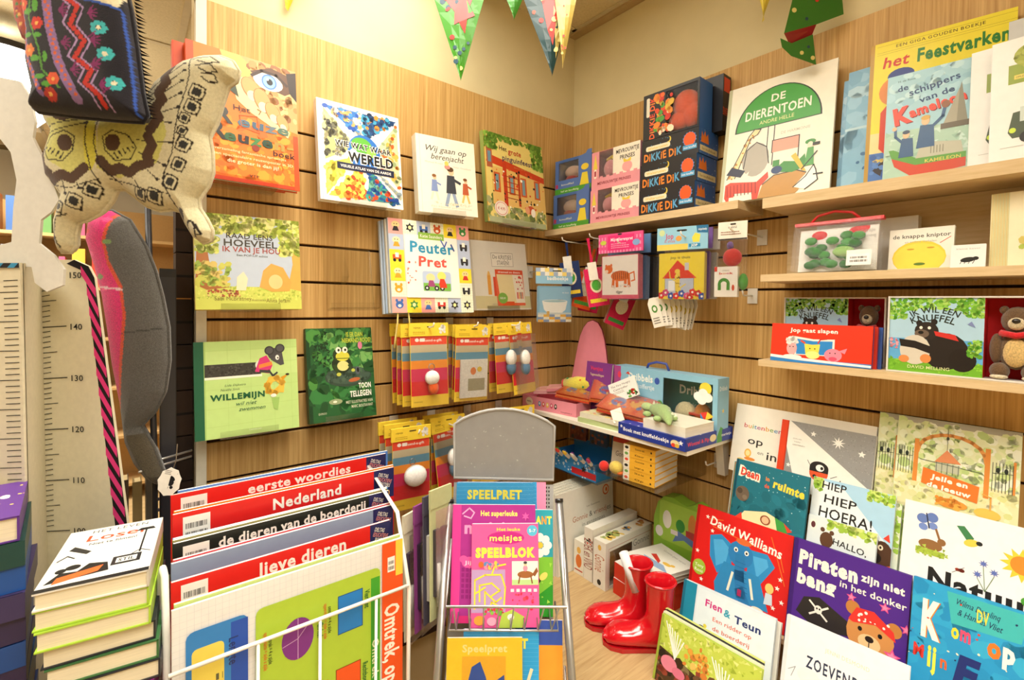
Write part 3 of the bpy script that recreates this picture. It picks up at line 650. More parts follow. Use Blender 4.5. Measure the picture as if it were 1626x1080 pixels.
for i, (x, y, yw, ro) in enumerate(((-.630, -.108, -4, -.5), (-.626, -.075, -7, 0))):
    gift_pack('striped gift pack %s behind the folded cloth pack' % ['second', 'third'][i], pose((x, y, 1.150), 'A', yw, 0, ro), .122, .232, 'none', G1)
for i, (x, y, yw, ro) in enumerate(((-.458, -.112, -12, 4), (-.462, -.075, -4, 2))):
    gift_pack('striped gift pack %s behind the blue overalls doll pack' % ['second', 'third'][i], pose((x, y, 1.150), 'A', yw, 0, ro), .108, .232, ['doll', 'none'][i], G1)
for x, l in ((-.770, 'left'), (-.64, 'second'), (-.50, 'third'), (-.365, 'right')):
    slat_hook('white display hook at the %s of the lower row behind the grey stand' % l, (x, -.001, 1.078), 'A', .165)
gift_pack('front striped pack with a large round white charm, lower row by the poster rack', pose((-.842, -.150, .868), 'A', -9, 0, 1.2), .114, .232, 'big', G2)
gift_pack('front striped pack with a tall white charm, half hidden by the grey header', pose((-.692, -.150, .858), 'A', 7, 9, 2), .120, .237, 'doll', G2)
for i, (x, y, yw) in enumerate(((-.846, -.112, -7), (-.848, -.075, -4))):
    gift_pack('lower row pack %s behind the large round white charm' % ['second', 'third'][i], pose((x, y, .872), 'A', yw, 0, 1), .118, .232, 'none', G2)
for i, (x, y, yw) in enumerate(((-.700, -.110, -3), (-.702, -.07, -6))):
    gift_pack('lower row pack %s behind the tall white charm' % ['second', 'third'][i], pose((x, y, .868), 'A', yw, 0, 1), .118, .234, 'none', G2)
for i, (x, y) in enumerate(((-.565, -.13), (-.43, -.13))):
    gift_pack('lower row pack peeking over the grey header, %s one' % ['left', 'right'][i], pose((x, y, .87), 'A', -3, 0, 0), .118, .232, 'plush', G2)

# ================================================================== white wire rack of posters
def a_poster(title, col, ty, tw, th, sticker=True, tcol='#f6f2ea', tx=.5, navy=True, strip=.32):
    def f(a):
        a.rect(0, 0, 1, 1, col); k = .6/a.h; Y = lambda y: 1-(1-y)*k
        if title: a.text(title, tx, Y(ty), tw, th*k, tcol, .03)
        if sticker: a.barcode(.035, Y(.905), .135, Y(.985))
        if navy:
            a.rect(.885, Y(.88), 1, 1, '#26285c'); a.text('DELTAS', .94, Y(.975), .06,   .014*k, '#f4f0e0', .01, rot=-20)
            a.text('EDUCATIEVE', .945, Y(.955), .09,   .014*k, '#f09a8c', .01, rot=-20); a.text('POSTERS', .945, Y(.937), .07,   .014*k, '#f4f0e0', .01, rot=-20); a.rrect(.905, Y(.887), .975, Y(.912), .012, '#f0b83c')
    return f
POST = [(-.195, 1.052, -1.342, .460, '#e0231f', 'eerste woordies', .968, .5, .033),
        (-.246, 1.036, -1.340, .456, '#e98a2c', None, 0, 0, 0), (-.188, 1.056, -1.330, .456, '#4f7fc8', None, 0, 0, 0),
        (-.256, 1.034, -1.343, .455, '#df211e', 'Nederland', .960, .33, .038),
        (-.295, 1.003, -1.345, .424, '#2f86c8', None, 0, 0, 0), (-.302, 1.003, -1.346, .42, '#8f8a58', None, 0, 0, 0),
        (-.310, 1.000, -1.346, .42, '#1c2420', 'de dieren van de boerderij', .970, .70, .030),
        (-.342, .984, -1.348, .418, '#d8404c', None, 0, 0, 0),
        (-.350, .982, -1.351, .418, '#8fa0bc', None, 0, 0, 0),
        (-.390, .968, -1.354, .395, '#e02420', 'lieve dieren', .962, .42, .040),
        (-.430, .950, -1.352, .398, '#cfe08c', None, 0, 0, 0)]
NM = ['red poster folder at the back of the wire rack with white title', 'thin orange poster folder edge in the wire rack', 'thin blue poster folder edge behind the second red folder', 'second red poster folder in the wire rack with short white title',
      'bright blue poster edge behind the black folder', 'olive poster edge just behind the black folder', 'black poster folder in the wire rack with long white title', 'thin red poster edge in front of the black folder', 'grey blue poster folder in the wire rack', 'front red poster folder with price sticker in the wire rack', 'pale green poster edge behind the front geometry poster']
for (y, zt, x, wd, col, tt, ty, tw, th), lb in zip(POST, NM):
    h = zt-.327
    book('poster_folder', lb, pose((x, y-h*.01745, zt-h), 'A', 0, 1), wd, h, .006, col, a_poster(tt, col, ty, tw, th, tt is not None, tx=.55 if tt != 'de dieren van de boerderij' else .52, navy=tt is not None or col == '#8fa0bc'), cat='poster', page='#efe9da', board=.0006, group='educational poster folders in the wire rack')
def a_geo(a):
    a.rect(0, 0, 1, 1, '#e9e9e6')
    for i in range(1, 40): a.line([(i/40, 0), (i/40, 1)], .0012, '#d4d6d8')
    for i in range(1, 56): a.line([(0, i/56), (1, i/56)], .0012, '#d4d6d8')
    a.rect(.885, 0, 1, 1, '#e8561f'); a.poly([(.96, .88), (1, .88), (1, 1), (.96, 1)], '#f0d048')
    a.text('Omtrek, oppervlakte', .94, .55, .74, .05, '#f6efe2', .03, rot=-90)
    a.barcode(.915, .90, .955, .95); a.rrect(.30, .02, .875, .93, .03, '#a9c83c'); a.rect(.825, .03, .872, .90, '#3fa02c')
    a.text('Omtrek en oppervlakte berekenen', .85, .42, .85, .022, '#eaf2c8', .02, rot=-90)
    a.rrect(.045, .3, .27, .93, .03, '#2f7fc4'); a.rect(.205, .31, .27, .92, '#1f4fb0'); a.rrect(.065, .36, .18, .88, .02, '#e6d25a'); a.text('Lengte', .215, .84, .12, .022, '#1c2f6a', .02, rot=-90)
    for i in range(5): a.lines(.15-.02*0, .4+.09*i, .175, .45+.09*i, 1, '#5a5a40', i); a.lines(.08, .4+.09*i, .12, .43+.09*i, 1, '#5a5a40', i+9)
    a.rect(.66, .76, .78, .88, '#1f7cc8'); a.line([(.66, .76), (.78, .76), (.78, .88), (.66, .88)], .004, '#174f8a', True)
    a.ell(.475, .80, .07, .062, '#7a2f86', 28); a.line([(.41, .79), (.475, .80), (.53, .84)], .003, '#c8a0d0'); a.line([(.475, .74), (.475, .86)], .003, '#c8a0d0')
    a.rect(.65, .5, .77, .65, '#e4561f'); a.line([(.65, .5), (.77, .5), (.77, .65), (.65, .65)], .004, '#8a3a14', True)
    a.poly([(.40, .38), (.53, .38), (.53, .53), (.40, .55)], '#ead248'); a.poly([(.68, .36), (.74, .30), (.78, .34), (.74, .42)], '#e8c040')
    for t, x, y, l in (('Vierkant', .805, .84, .09), ('Cirkel', .575, .80, .07), ('Trapezium', .57, .5, .12), ('Rechthoek', .795, .6, .11)): a.text(t, x, y, l, .017, '#1f6a2c', .02, rot=-90)
    for x, y in ((.34, .8), (.36, .52), (.6, .82), (.61, .58), (.35, .3), (.6, .32)):
        a.text('omtrek = 4 x zijde', x+.02, y, .13, .011, '#3a4a1c', .01, rot=-90); a.text('oppervlakte = zijde x zijde', x, y, .17, .011, '#d85a24', .005, rot=-90)
book('poster_folder', 'front geometry poster with green field, purple circle and orange margin', pose((-1.356, -.451, .946-.6195), 'A', 0, 1), .402, .62, .005, '#d8d8d0', a_geo, cat='poster', page='#efe9da', board=.0006, group='educational poster folders in the wire rack')
rk = thing('poster_rack', 'white wire floor rack holding the large poster folders', 'rack', (0, 0, 0))
wc = '#efece2'
def tb(name, pts, r, parent, mat='painted_metal', c=wc, n=8): return MB(c).tube(pts, r, n).build(name, mat, parent, True)
tb('side_frame', [(-1.366, -.30, .02), (-1.368, -.345, .86), (-1.367, -.375, .975), (-1.365, -.385, .995), (-1.363, -.395, .985), (-1.362, -.42, .88), (-1.362, -.452, .02)], .0058, rk)
tb('side_frame', [(-.945, -.455, .02), (-.945, -.457, .84), (-.946, -.40, .985), (-.93, -.20, 1.03), (-.92, -.19, .02)], .0045, rk)
tb('front_wire', [(-1.362, -.462, .856), (-.948, -.462, .852)], .0035, rk)
tb('front_wire', [(-1.362, -.462, .60), (-.948, -.462, .60)], .0035, rk)
for x in (-1.235, -1.13, -1.02): tb('upright_wire', [(x, -.462, .854), (x, -.462, .10)], .003, rk)
tb('foot_wire', [(-1.365, -.46, .012), (-.945, -.46, .012)], .005, rk); tb('foot_wire', [(-1.365, -.20, .012), (-.92, -.19, .012)], .005, rk)
MB(wc).box(-1.36, -.95, -.455, -.185, .318, .324).build('bottom_tray', 'painted_metal', rk)

# ================================================================== grey metal magazine stand
GR = '#9a9a98'
def at(px, py, depth): return CAM+depth*(CR*((px-813)/F)+CD*((py-PY)/F)+CF)
ms = thing('magazine_stand', 'grey metal floor stand with arched blank header and wire pockets', 'rack', pose((-.800, -.401, 1.032), 'C', -1.5, 0, 0))
hw, hh = .237, .133
arc = [(0, 0), (hw, 0), (hw, hh-.004)]+[(hw-hw*t/12, hh-.004+.038*math.sin(math.pi*t/12)**.8) for t in range(1, 12)]+[(0, hh-.004)]
MB('#8f8f8e').prism([(x, z) for x, z in arc], -.004, .002).build('header_panel', 'painted_metal', ms)
MB('#a4a4a2').tube([(x, -.003, z) for x, z in arc], .0038, 8, closed=True).build('header_frame', 'painted_metal', ms, True)
a = Art(hw, hh, -.0045); a.scatter(26, .1, .1, .9, .95, .012, ['#b4b4b2', '#a8a8a6'], 31, 1, q=.3); a.build(ms, 'scuff_marks', 'painted_metal')['kind'] = 'stuff'
# leaning perforated back: strips of holes are real openings between thin bars
lean = Matrix.Rotation(R(-14), 4, 'X')
def L(x, y, z): return lean@Vector((x, y, z))
p = MB('#a2a2a0')
def lb(m, x0, x1, y0, y1, z0, z1, c=None):
    n = len(m.v); m.box(x0, x1, y0, y1, z0, z1, c); m.v[n:] = [tuple(L(*q)) for q in m.v[n:]]
lb(p, .0, .205, 0, .002, -1.05, -.012); lb(p, .231, .237, 0, .002, -1.05, -.012)
for i in range(5): lb(p, .205+i*.0058, .2078+i*.0058, 0, .002, -1.05, -.012)
for k in range(120): lb(p, .205, .232, .0001, .0019, -1.04+k*.0086, -1.04+k*.0086+.0040)
p.build('perforated_back', 'painted_metal', ms)
q = MB('#1c1c1c'); lb(q, 0, .237, .0035, .005, -1.05, -.012); q.build('back_plate', 'painted_metal', ms)
inv = ms.matrix_world.inverted()
def W(v): return inv@Vector(v)
for s, a0, a1, a2 in ((0, (-.835, -.439, .993), (-.924, -.542, .687), (-1.10, -.75, .01)), (1, (-.640, -.596, .998), (-.712, -.713, .691), (-.87, -.94, .01))):
    o = MB('#b0b0ae').tube([W(a0), W(a1), W(a2)], .0085, 14).build('side_tube', 'metal', ms, True)
    d = (Vector(a0)-Vector(a1)).normalized(); MB('#1a1a1a').tube([W(Vector(a0)-d*.002), W(Vector(a0)+d*.006)], .0095, 14).build('end_cap', 'plastic', o, True)
def pocket(dz, s):
    l, r_, bl, br = Vector((-.907, -.545, .832+dz)), Vector((-.716, -.700, .835+dz)), Vector((-.897, -.542, .777+dz)), Vector((-.723, -.683, .780+dz))
    sh = Vector((-.62, -.78, 0)).normalized()*s; l, r_, bl, br = l+sh, r_+sh, bl+sh, br+sh
    bk = Vector((.05, .062, .01)); n = 8
    root = MB('#b4b4b2').tube([W(l+bk+Vector((0, 0, .09))), W(l+bk*.2+Vector((0, 0, .02))), W(l), W(r_), W(r_+bk*.2+Vector((0, 0, .02))), W(r_+bk+Vector((0, 0, .09)))], .0028, 8).build('pocket_rail', 'metal', ms, True)
    MB('#b4b4b2').tube([W(bl+bk), W(bl), W(br), W(br+bk)], .0022, 8).build('pocket_base_wire', 'metal', root, True)
    for i in range(n):
        t = (i+.5)/n; a_ = l.lerp(r_, t); b_ = bl.lerp(br, t)
        MB('#b4b4b2').tube([W(a_), W(b_), W(b_+bk*.9)], .0017, 6).build('pocket_wire', 'metal', root, True)
pocket(0, 0); pocket(-.24, .055)

def a_super(a):
    a.rect(0, 0, 1, 1, '#a8328c'); a.rect(0, 0, .1, 1, '#e63f96'); a.rect(.1, .0, 1, .06, '#d8307c')
    a.text('Het superleuke', .56, .925, .45, .045, '#f4e860', .03); a.line([(.12, .92), (.2, .97), (.26, .93), (.22, .88), (.14, .9)], .015, '#e8a8d4')
    a.text('meisjes', .5, .8, .72, .1, '#f09ac8', .04); a.text('spel', .42, .66, .36, .07, '#58c0cc', .04)
    a.ell(.22, .5, .1, .05, '#ee5aa4'); a.ell(.14, .53, .05, .03, '#ee5aa4'); a.text('Jij', .2, .5, .08, .03, '#f4d0e4', .02)
    for i in range(5):
        for j in range(6): a.rect(.12+i*.05, .2+j*.045, .155+i*.05, .232+j*.045, '#8f2478')
    a.star(.88, .9, .05, '#e05aa8', 6); a.poly([(.2, .12), (.34, .28), (.4, .1)], '#a8d070')
def a_girls(a):
    a.rect(0, 0, 1, 1, '#ee5c9c'); a.text('Het leuke', .55, .945, .36, .03, '#f4d838', .03)
    a.ell(.51, .86, .28, .065, '#c02a84'); a.text('meisjes', .51, .86, .5, .06, '#f6ea6a', .02, jit=4); a.text('SPEELBLOK', .5, .715, .88, .085, '#f2e650', .07)
    a.ell(.91, .93, .08, .055, '#58b8d8'); a.text('5-7', .91, .93, .1, .03, WHITE, .02)
    a.rect(0, .14, .5, .55, '#b898c4'); a.rect(.6, .4, .99, .63, '#e6ecdc'); a.rect(.6, .4, .99, .45, '#b8d890')
    a.ell(.8, .5, .12, .035, '#9c6236'); a.poly([(.9, .5), (.97, .57), (.99, .53), (.94, .48)], '#8a5430'); a.line([(.72, .49), (.7, .42)], .02, '#8a5430'); a.line([(.88, .49), (.9, .42)], .02, '#8a5430'); a.ell(.8, .56, .035, .03, '#e090a8'); a.ell(.8, .6, .025, .02, '#e8c8a0'); a.ell(.8, .615, .028, .014, '#3a3a40')
    y0 = '#f2dc3c'
    for p in ([(.05, .18), (.05, .45), (.2, .5), (.44, .5), (.5, .38), (.48, .2)], [(.12, .25), (.12, .4), (.3, .42), (.42, .35), (.3, .3)], [(.2, .18), (.2, .34), (.36, .24), (.44, .28)], [(.3, .5), (.34, .58), (.5, .6)], [(.05, .32), (.2, .38)], [(.26, .16), (.3, .24), (.46, .18)]): a.line(p, .022, y0)
    a.scatter(16, .55, .16, .98, .32, .025, ['#d8304c', '#e04a5c'], 5); a.scatter(24, .2, .12, .48, .2, .025, ['#d8304c', '#6fae3c', '#8fc050'], 6)
    a.poly([(.4, 0), (.75, 0), (.78, .1), (.6, .17), (.45, .13)], '#b4cc50'); a.ell(.12, .07, .08, .045, '#e8a03c'); a.ell(.3, .06, .07, .04, '#f0a8c0'); a.ell(.58, .1, .05, .03, '#f0ece0')
    for i in range(5): a.rect(.58+i*.085, .335, .63+i*.085, .365, '#f0dce6')
    a.ell(.14, .60, .04, .03, '#d86a34'); a.scatter(20, .2, .56, .4, .62, .03, ['#5f86c0', '#e8c850', '#e090a8'], 9)
def a_flower(a):
    a.rect(0, .55, 1, 1, '#2f9fb0'); a.rect(0, 0, 1, .55, '#7fc43c'); a.poly([(.45, 0), (1, 0), (1, .3), (.7, .2)], '#2f9a2c'); a.text('PLANT', .72, .9, .52, .07, ['#f0e84c', '#f09a3c'], .05)
    for i in range(8): a.ell(.72+.17*math.cos(i*.785), .66+.075*math.sin(i*.785), .09, .04, '#f4f2ea', rot=i*45)
    a.ell(.72, .66, .07, .03, '#f0c840')
    a.ell(.7, .33, .05, .02, '#2a2a20', rot=60); a.ell(.8, .37, .1, .03, '#f0e070', rot=40); a.ell(.62, .37, .08, .03, '#f0e070', rot=120); a.scatter(20, .5, .05, 1, .5, .05, ['#4fae34', '#a4d850'], 4, 1)
def a_play(bg):
    def f(a):
        a.rect(0, 0, 1, 1, '#2f9fd8' if bg else '#f2cf2c')
        if bg:
            for i in range(30): a.line([(0, i/30), (1, i/30)], .004, '#5fb8e4')
            a.text('SPEELPRET', .5, .9, .72, .07, '#e8e050', .05); a.rect(.22, .2, .72, .8, '#2450b0'); a.poly([(.3, .7), (.5, .5), (.7, .72), (.6, .6), (.5, .42), (.38, .6)], '#d8c890'); a.line([(.08, .6), (.16, .72)], .04, '#e8d8b0'); a.line([(.82, .55), (.9, .7)], .04, '#e8d8b0')
        else:
            a.text('Speelpret', .5, .92, .6, .055, '#f6e898', .03); a.rect(.2, 0, .78, .86, '#eeb42c'); a.poly([(.25, 0), (.25, .6), (.33, .78), (.44, .82), (.52, .7), (.56, .55), (.66, .68), (.76, .72), (.77, .6), (.68, .4), (.7, 0)], '#1f4fa4')
            a.scatter(60, .28, .1, .6, .6, .03, ['#2a5cb4', '#173f86'], 3)
    return f
def a_pinkm(a):
    a.rect(0, 0, 1, 1, '#f090b4'); a.rect(.4, 0, .95, .75, '#e8608c'); a.ell(.7, .45, .2, .1, '#d02c3c'); a.rect(.45, .2, .9, .3, '#f0e0e4')
MG = 'magazines and pads in the grey stand'
def mag(label, P, yaw, ln, ro, wd, ht, t, col, art, **k): return book('activity_pad', label, pose(P, 'C', yaw, ln, ro), wd, ht, t, col, art, cat='magazine', board=.0006, group=MG, **k)
mag('purple activity magazine with pink spine in the upper wire pocket', (-.872, -.505, .762), -.7, 13.5, .8, .185, .240, .006, '#a8328c', a_super, page='#f0e8e0')
mag('pink maze activity pad at the very front of the upper wire pocket', (-.847, -.548, .764), .7, 14, .9, .145, .205, .007, '#ee5c9c', a_girls, page='#f0e8e0')
mag('teal and green pad with a white daisy at the right of the upper pocket', (-.768, -.565, .766), .9, 13.8, -.4, .104, .220, .006, '#2f9fb0', a_flower, page='#f0e8e0')
r = mag('blue ribbed activity pack in a clear bag behind the purple magazine', (-.847, -.479, .772), .3, 14, .5, .178, .265, .005, '#2f9fd8', a_play(True), page='#f0e8e0')
MB().box(-.006, .184, -.006, -.004, 0, .285).build('clear_bag', 'clear_wrap', r)
mag('second blue activity pack edge showing right of the ribbed blue pack', (-.838, -.470, .772), .3, 14, .5, .186, .262, .004, '#2f8fc8', a_play(True), page='#f0e8e0')
mag('pink notepad standing at the back right of the upper pocket', (-.745, -.540, .772), .1, 14, .2, .090, .262, .005, '#f090b4', a_pinkm, page='#f0e8e0')
r = mag('yellow activity pack with a blue felt shape in the lower wire pocket', (-.938, -.595, .540), .7, 14, .6, .152, .235, .005, '#f2cf2c', a_play(False), page='#f0e8e0')
MB().box(-.004, .156, -.005, -.0035, 0, .25).build('clear_bag', 'clear_wrap', r)
mag('blue ribbed pack behind the yellow pack in the lower pocket', (-.903, -.597, .536), .2, 14, .1, .156, .242, .005, '#2f8fc8', a_play(True), page='#f0e8e0')
def a_mix(a): a.rect(0, 0, 1, 1, '#3a58b0'); a.rect(0, .5, 1, .8, '#f0a034'); a.rect(0, .25, 1, .5, '#a83288'); a.rect(0, 0, 1, .25, '#f0c83c'); a.scatter(30, .4, 0, 1, .3, .1, ['#d84a3c', '#f0ece0', '#4fa040'], 3)
mag('many coloured pad at the right end of the lower pocket', (-.800, -.640, .545), .2, 14, 0, .100, .235, .005, '#a83288', a_mix, page='#f0e8e0')
# flat plastic bags hanging edge-on at the left of the stand
for i, (px, py, d, wd, c1, c2) in enumerate(((645, 830, 1.06, .05, '#d8d0b4', '#3c3048'), (662, 815, 1.05, .06, '#7f3a78', '#2a2430'), (676, 800, 1.04, .06, '#4c4858', '#c8c8c0'), (686, 790, 1.02, .07, '#b8bc8c', '#38303c'))):
    P = at(px, py, d)
    r = thing('craft_pack', ['cream backed craft pack hanging edge-on at the far left of the grey stand', 'purple craft pack hanging edge-on left of the grey stand', 'dark craft pack with pens hanging edge-on left of the grey stand', 'craft pack with pale green header nearest the grey stand tube'][i], 'craft pack', pose((P.x, P.y, P.z-.27), 'C', 66-3*i, 4, -3), 'craft packs beside the grey stand')
    MB(c1).box(0, wd, 0, .003, .0, .24).build('backing_card', 'paper', r)
    m = MB(c2)
    for k in range(2): m.box(.008+k*.024, .024+k*.024, -.008, -.0005, .05, .19)
    m.build('contents', 'plastic', r); m = MB('#e8e6e0')
    for k in range(2): m.tube([(.015+k*.02, -.011, .03), (.015+k*.02, -.011, .12)], .004, 8)
    m.build('pen_barrels', 'plastic', r, True)['kind'] = 'stuff'
    MB('#b4b88a' if i == 3 else c1).box(0, wd, -.002, .004, .235, .275).build('header_card', 'paper', r); MB().box(0, wd, -.017, -.0165, 0, .235).build('clear_bag', 'clear_wrap', r)

# ================================================================== soft things and the growth chart at the left
class Paint:
    def __init__(s, base): s.ops = []; s.base = base
    def seg(s, pts, wd, c): s.ops.append(('s', np.array(pts, float), wd/2, hx(c))); return s
    def poly(s, pts, c): s.ops.append(('p', np.array(pts, float), 0, hx(c))); return s
    def ell(s, cx, cy, rx, ry, c): s.ops.append(('e', (cx, cy), (rx, ry), hx(c))); return s
    def __call__(s, X):
        out = np.tile(np.array(hx(s.base)), (len(X), 1))
        for k, p, w_, c in s.ops:
            if k == 'e': m = ((X[:, 0]-p[0])/w_[0])**2+((X[:, 1]-p[1])/w_[1])**2 < 1
            elif k == 'p':
                m = np.zeros(len(X), bool); n = len(p)
                for i in range(n):
                    a, b = p[i], p[(i+1) % n]
                    t = ((a[1] > X[:, 1]) != (b[1] > X[:, 1])) & (X[:, 0] < (b[0]-a[0])*(X[:, 1]-a[1])/((b[1]-a[1]) or 1e-9)+a[0]); m ^= t
            else:
                m = np.zeros(len(X), bool)
                for a, b in zip(p, p[1:]):
                    d = b-a; l = d@d or 1e-9; t = np.clip(((X-a)@d)/l, 0, 1)
                    m |= np.hypot(*(X-a-t[:, None]*d).T) < w_
            out[m] = c
        return out
def cushion(name, outline, s, T, D, paint, parent, mat='fabric', res=1.9, back='#cfc6a4'):
    """outline in drawing units (x right, y down), s metres per unit; a stuffed shape of two bulged faces"""
    P = []; n = len(outline)
    for i in range(n):
        a, b = np.array(outline[i], float), np.array(outline[(i+1) % n], float); k = max(1, int(np.hypot(*(b-a))/(res*1.6)))
        P += [tuple(a+(b-a)*t/k) for t in range(k)]
    B = np.array(P); nb = len(B); x0, y0 = B.min(0); x1, y1 = B.max(0)
    gx, gy = np.meshgrid(np.arange(x0, x1, res), np.arange(y0, y1, res)); gx = gx+(np.arange(gx.shape[0]) % 2)[:, None]*res/2
    Gp = np.column_stack([gx.ravel(), gy.ravel()])
    def dist(X):
        d = np.full(len(X), 1e9)
        for i in range(nb):
            a, b = B[i], B[(i+1) % nb]; e = b-a; t = np.clip(((X-a)@e)/(e@e), 0, 1); d = np.minimum(d, np.hypot(*(X-a-t[:, None]*e).T))
        return d
    m = np.zeros(len(Gp), bool)
    for i in range(nb):
        a, b = B[i], B[(i+1) % nb]; m ^= ((a[1] > Gp[:, 1]) != (b[1] > Gp[:, 1])) & (Gp[:, 0] < (b[0]-a[0])*(Gp[:, 1]-a[1])/((b[1]-a[1]) or 1e-9)+a[0])
    Gp = Gp[m]; dg = dist(Gp); Gp = Gp[dg > res*.6]
    V = [Vector(p) for p in np.vstack([B, Gp])]
    v2, e2, f2, *_ = delaunay_2d_cdt(V, [(i, (i+1) % nb) for i in range(nb)], [], 1, 1e-5)
    X = np.array([tuple(p) for p in v2]); d = np.clip(dist(X)/D, 0, 1); H = T*np.sqrt(1-(1-d)**2)
    cols = paint(X); N = len(X); F_ = [tuple(f) for f in f2]
    def build(sign, nm):
        vs_ = [(x*s, -sign*h, -y*s) for (x, y), h in zip(X, H)]
        me = bpy.data.meshes.new(nm); me.from_pydata(vs_, [], [f if True else f[::-1] for f in F_])
        me.update()
        if (me.polygons[len(F_)//2].normal.y > 0) == (sign > 0): me.flip_normals()
        at_ = me.color_attributes.new('Col', 'FLOAT_COLOR', 'POINT')
        at_.data.foreach_set('color', (cols if sign > 0 else np.tile(np.array(hx(back)), (N, 1))).astype(np.float32).ravel())
        me.materials.append(MAT[mat]); me.polygons.foreach_set('use_smooth', [True]*len(me.polygons))
        o = bpy.data.objects.new(nm, me); COL.objects.link(o); o.parent = parent; return o
    build(1, name); build(-1, 'back_side')
    MB(back).tube([(x*s, 0, -y*s) for x, y in outline], .0035, 6, closed=True).build('seam', mat, parent, True)
k = 2.5725
# butterfly cushion
bf = [(445, 470), (590, 420), (640, 340), (700, 290), (760, 252), (830, 232), (900, 230), (950, 250), (975, 290), (962, 330), (930, 350), (905, 420), (880, 500), (850, 555), (860, 620), (862, 700), (840, 760), (802, 810), (805, 850), (832, 890), (856, 940), (850, 980), (820, 990), (780, 960), (750, 910), (728, 862), (690, 852), (640, 858), (590, 840), (540, 800), (500, 770), (462, 775), (440, 820), (400, 868), (340, 898), (302, 908), (292, 950), (290, 1000), (270, 1030), (235, 1030), (220, 980), (218, 900), (235, 850), (248, 800), (220, 760), (190, 720), (178, 640), (198, 590), (215, 540), (190, 500), (178, 465), (200, 430), (300, 420)]
p = Paint('#cdc5a0')
p.poly([(450, 480), (600, 430), (700, 480), (720, 560), (680, 680), (600, 720), (520, 740), (440, 700)], '#c4bf66').poly([(230, 500), (420, 490), (430, 680), (330, 720), (230, 660)], '#c6c26c')
p.ell(415, 600, 26, 110, '#cfc844')
bl = '#22180f'; br = '#4a3018'
for a, b in (((600, 425), (788, 283)), ((610, 445), (795, 315)), ((620, 460), (785, 357)), ((630, 480), (780, 405)), ((640, 500), (770, 460)), ((560, 490), (735, 522)), ((600, 590), (735, 600)), ((610, 640), (710, 690)), ((600, 670), (680, 745)), ((560, 700), (610, 790)), ((230, 530), (420, 500)), ((225, 560), (400, 520)), ((250, 720), (270, 800)), ((300, 740), (310, 800)), ((350, 730), (370, 780)), ((500, 480), (640, 500))):
    p.seg([a, b], 4, bl); p.ell(b[0], b[1], 9, 6, bl)
for q in ([(725, 290), (705, 330), (722, 360), (690, 400), (705, 430), (672, 470), (690, 500), (655, 550)], [(645, 575), (662, 610), (640, 650), (650, 680), (600, 695), (570, 720), (530, 700), (490, 712), (455, 670)], [(200, 630), (205, 690), (240, 720), (250, 745), (300, 725), (340, 742), (390, 700)]): p.seg(q, 40, br)
for cx, sg in ((505, 1), (315, -1)):
    p.seg([(cx-40*sg, 575), (cx, 552), (cx+60*sg, 570), (cx+95*sg, 620), (cx+70*sg, 665), (cx+10*sg, 672), (cx-30*sg, 630), (cx-40*sg, 575)], 5, bl); p.ell(cx, 600, 30, 34, br)
    for i in range(5): p.seg([(cx+(5+i*18)*sg, 640-i*6), (cx+(20+i*16)*sg, 662-i*10)], 6, bl)
for cx, cy, r_ in ((840, 400, 34), (820, 458, 34), (790, 503, 24), (780, 552, 22), (784, 608, 34), (765, 686, 32), (730, 755, 34), (410, 785, 34), (342, 830, 36), (272, 850, 28), (660, 810, 36), (600, 800, 30)):
    q = [(cx+r_*math.cos(t*math.pi/4+.4)*(1 if t % 2 else .8), cy+r_*math.sin(t*math.pi/4+.4)*(1 if t % 2 else .8)) for t in range(8)]
    p.seg(q+[q[0]], 6, bl); p.poly([(cx+(x-cx)*.6, cy+(y-cy)*.6) for x, y in q], '#2b2a26')
for j in range(3): p.seg([(815+j*22, 262+j*32), (880+j*12, 250+j*38), (925-j*8, 280+j*38), (880, 285+j*36), (840+j*10, 272+j*34)], 5, bl)
p.seg([(805, 250), (815, 330), (800, 390), (770, 470), (755, 540), (740, 640), (700, 740), (730, 830), (750, 900), (800, 965), (835, 960), (815, 920)], 5, bl)
p.seg([(300, 880), (260, 890), (250, 960), (262, 1010)], 5, bl); p.ell(797, 940, 22, 36, bl); p.ell(797, 940, 14, 26, '#d8d2b4'); p.ell(235, 980, 16, 30, bl); p.ell(755, 880, 16, 26, bl)
p.seg([(400, 520), (395, 600), (415, 700), (440, 760)], 5, bl); p.seg([(440, 510), (430, 600), (450, 690), (520, 760)], 5, bl); p.ell(305, 490, 40, 22, br); p.seg([(230, 760), (330, 780), (440, 740)], 4, bl); p.seg([(480, 740), (560, 760), (640, 790), (720, 800)], 4, bl)
P0 = at(0, 0, .86)
t = thing('butterfly_cushion', 'cream and yellow butterfly shaped cushion with dark wing markings', 'cushion', pose(P0, 'C', 0, 0, .83))
cushion('printed_front', bf, .86/F/k, .030, 90, p, t, res=4.6)
# embroidered cushion
em = [(120, -70), (330, -80), (510, -70), (535, 40), (558, 200), (578, 380), (596, 470), (578, 496), (500, 492), (300, 474), (150, 455), (130, 438), (146, 370), (124, 260), (130, 140), (116, 50)]
p = Paint('#1b1820'); p.poly([(100, -90), (540, -90), (520, 62), (330, 30), (110, 14)], '#d8cca8')
p.seg([(112, 18), (330, 34), (522, 66)], 10, '#2c4fa0')
p.seg([(140, 20), (152, 130), (178, 280), (232, 408)], 20, '#80609a').seg([(265, 28), (278, 150), (310, 290), (372, 430)], 36, '#8a6a9c')
for pth in ([(140, 20), (152, 130), (178, 280), (232, 408)], [(265, 28), (278, 150), (310, 290), (372, 430)]):
    for (ax, ay), (bx, by) in zip(pth, pth[1:]):
        for i in range(8): q = i/8; p.ell(ax+(bx-ax)*q+(5 if i % 2 else -4), ay+(by-ay)*q, 7, 6, '#d8622c')
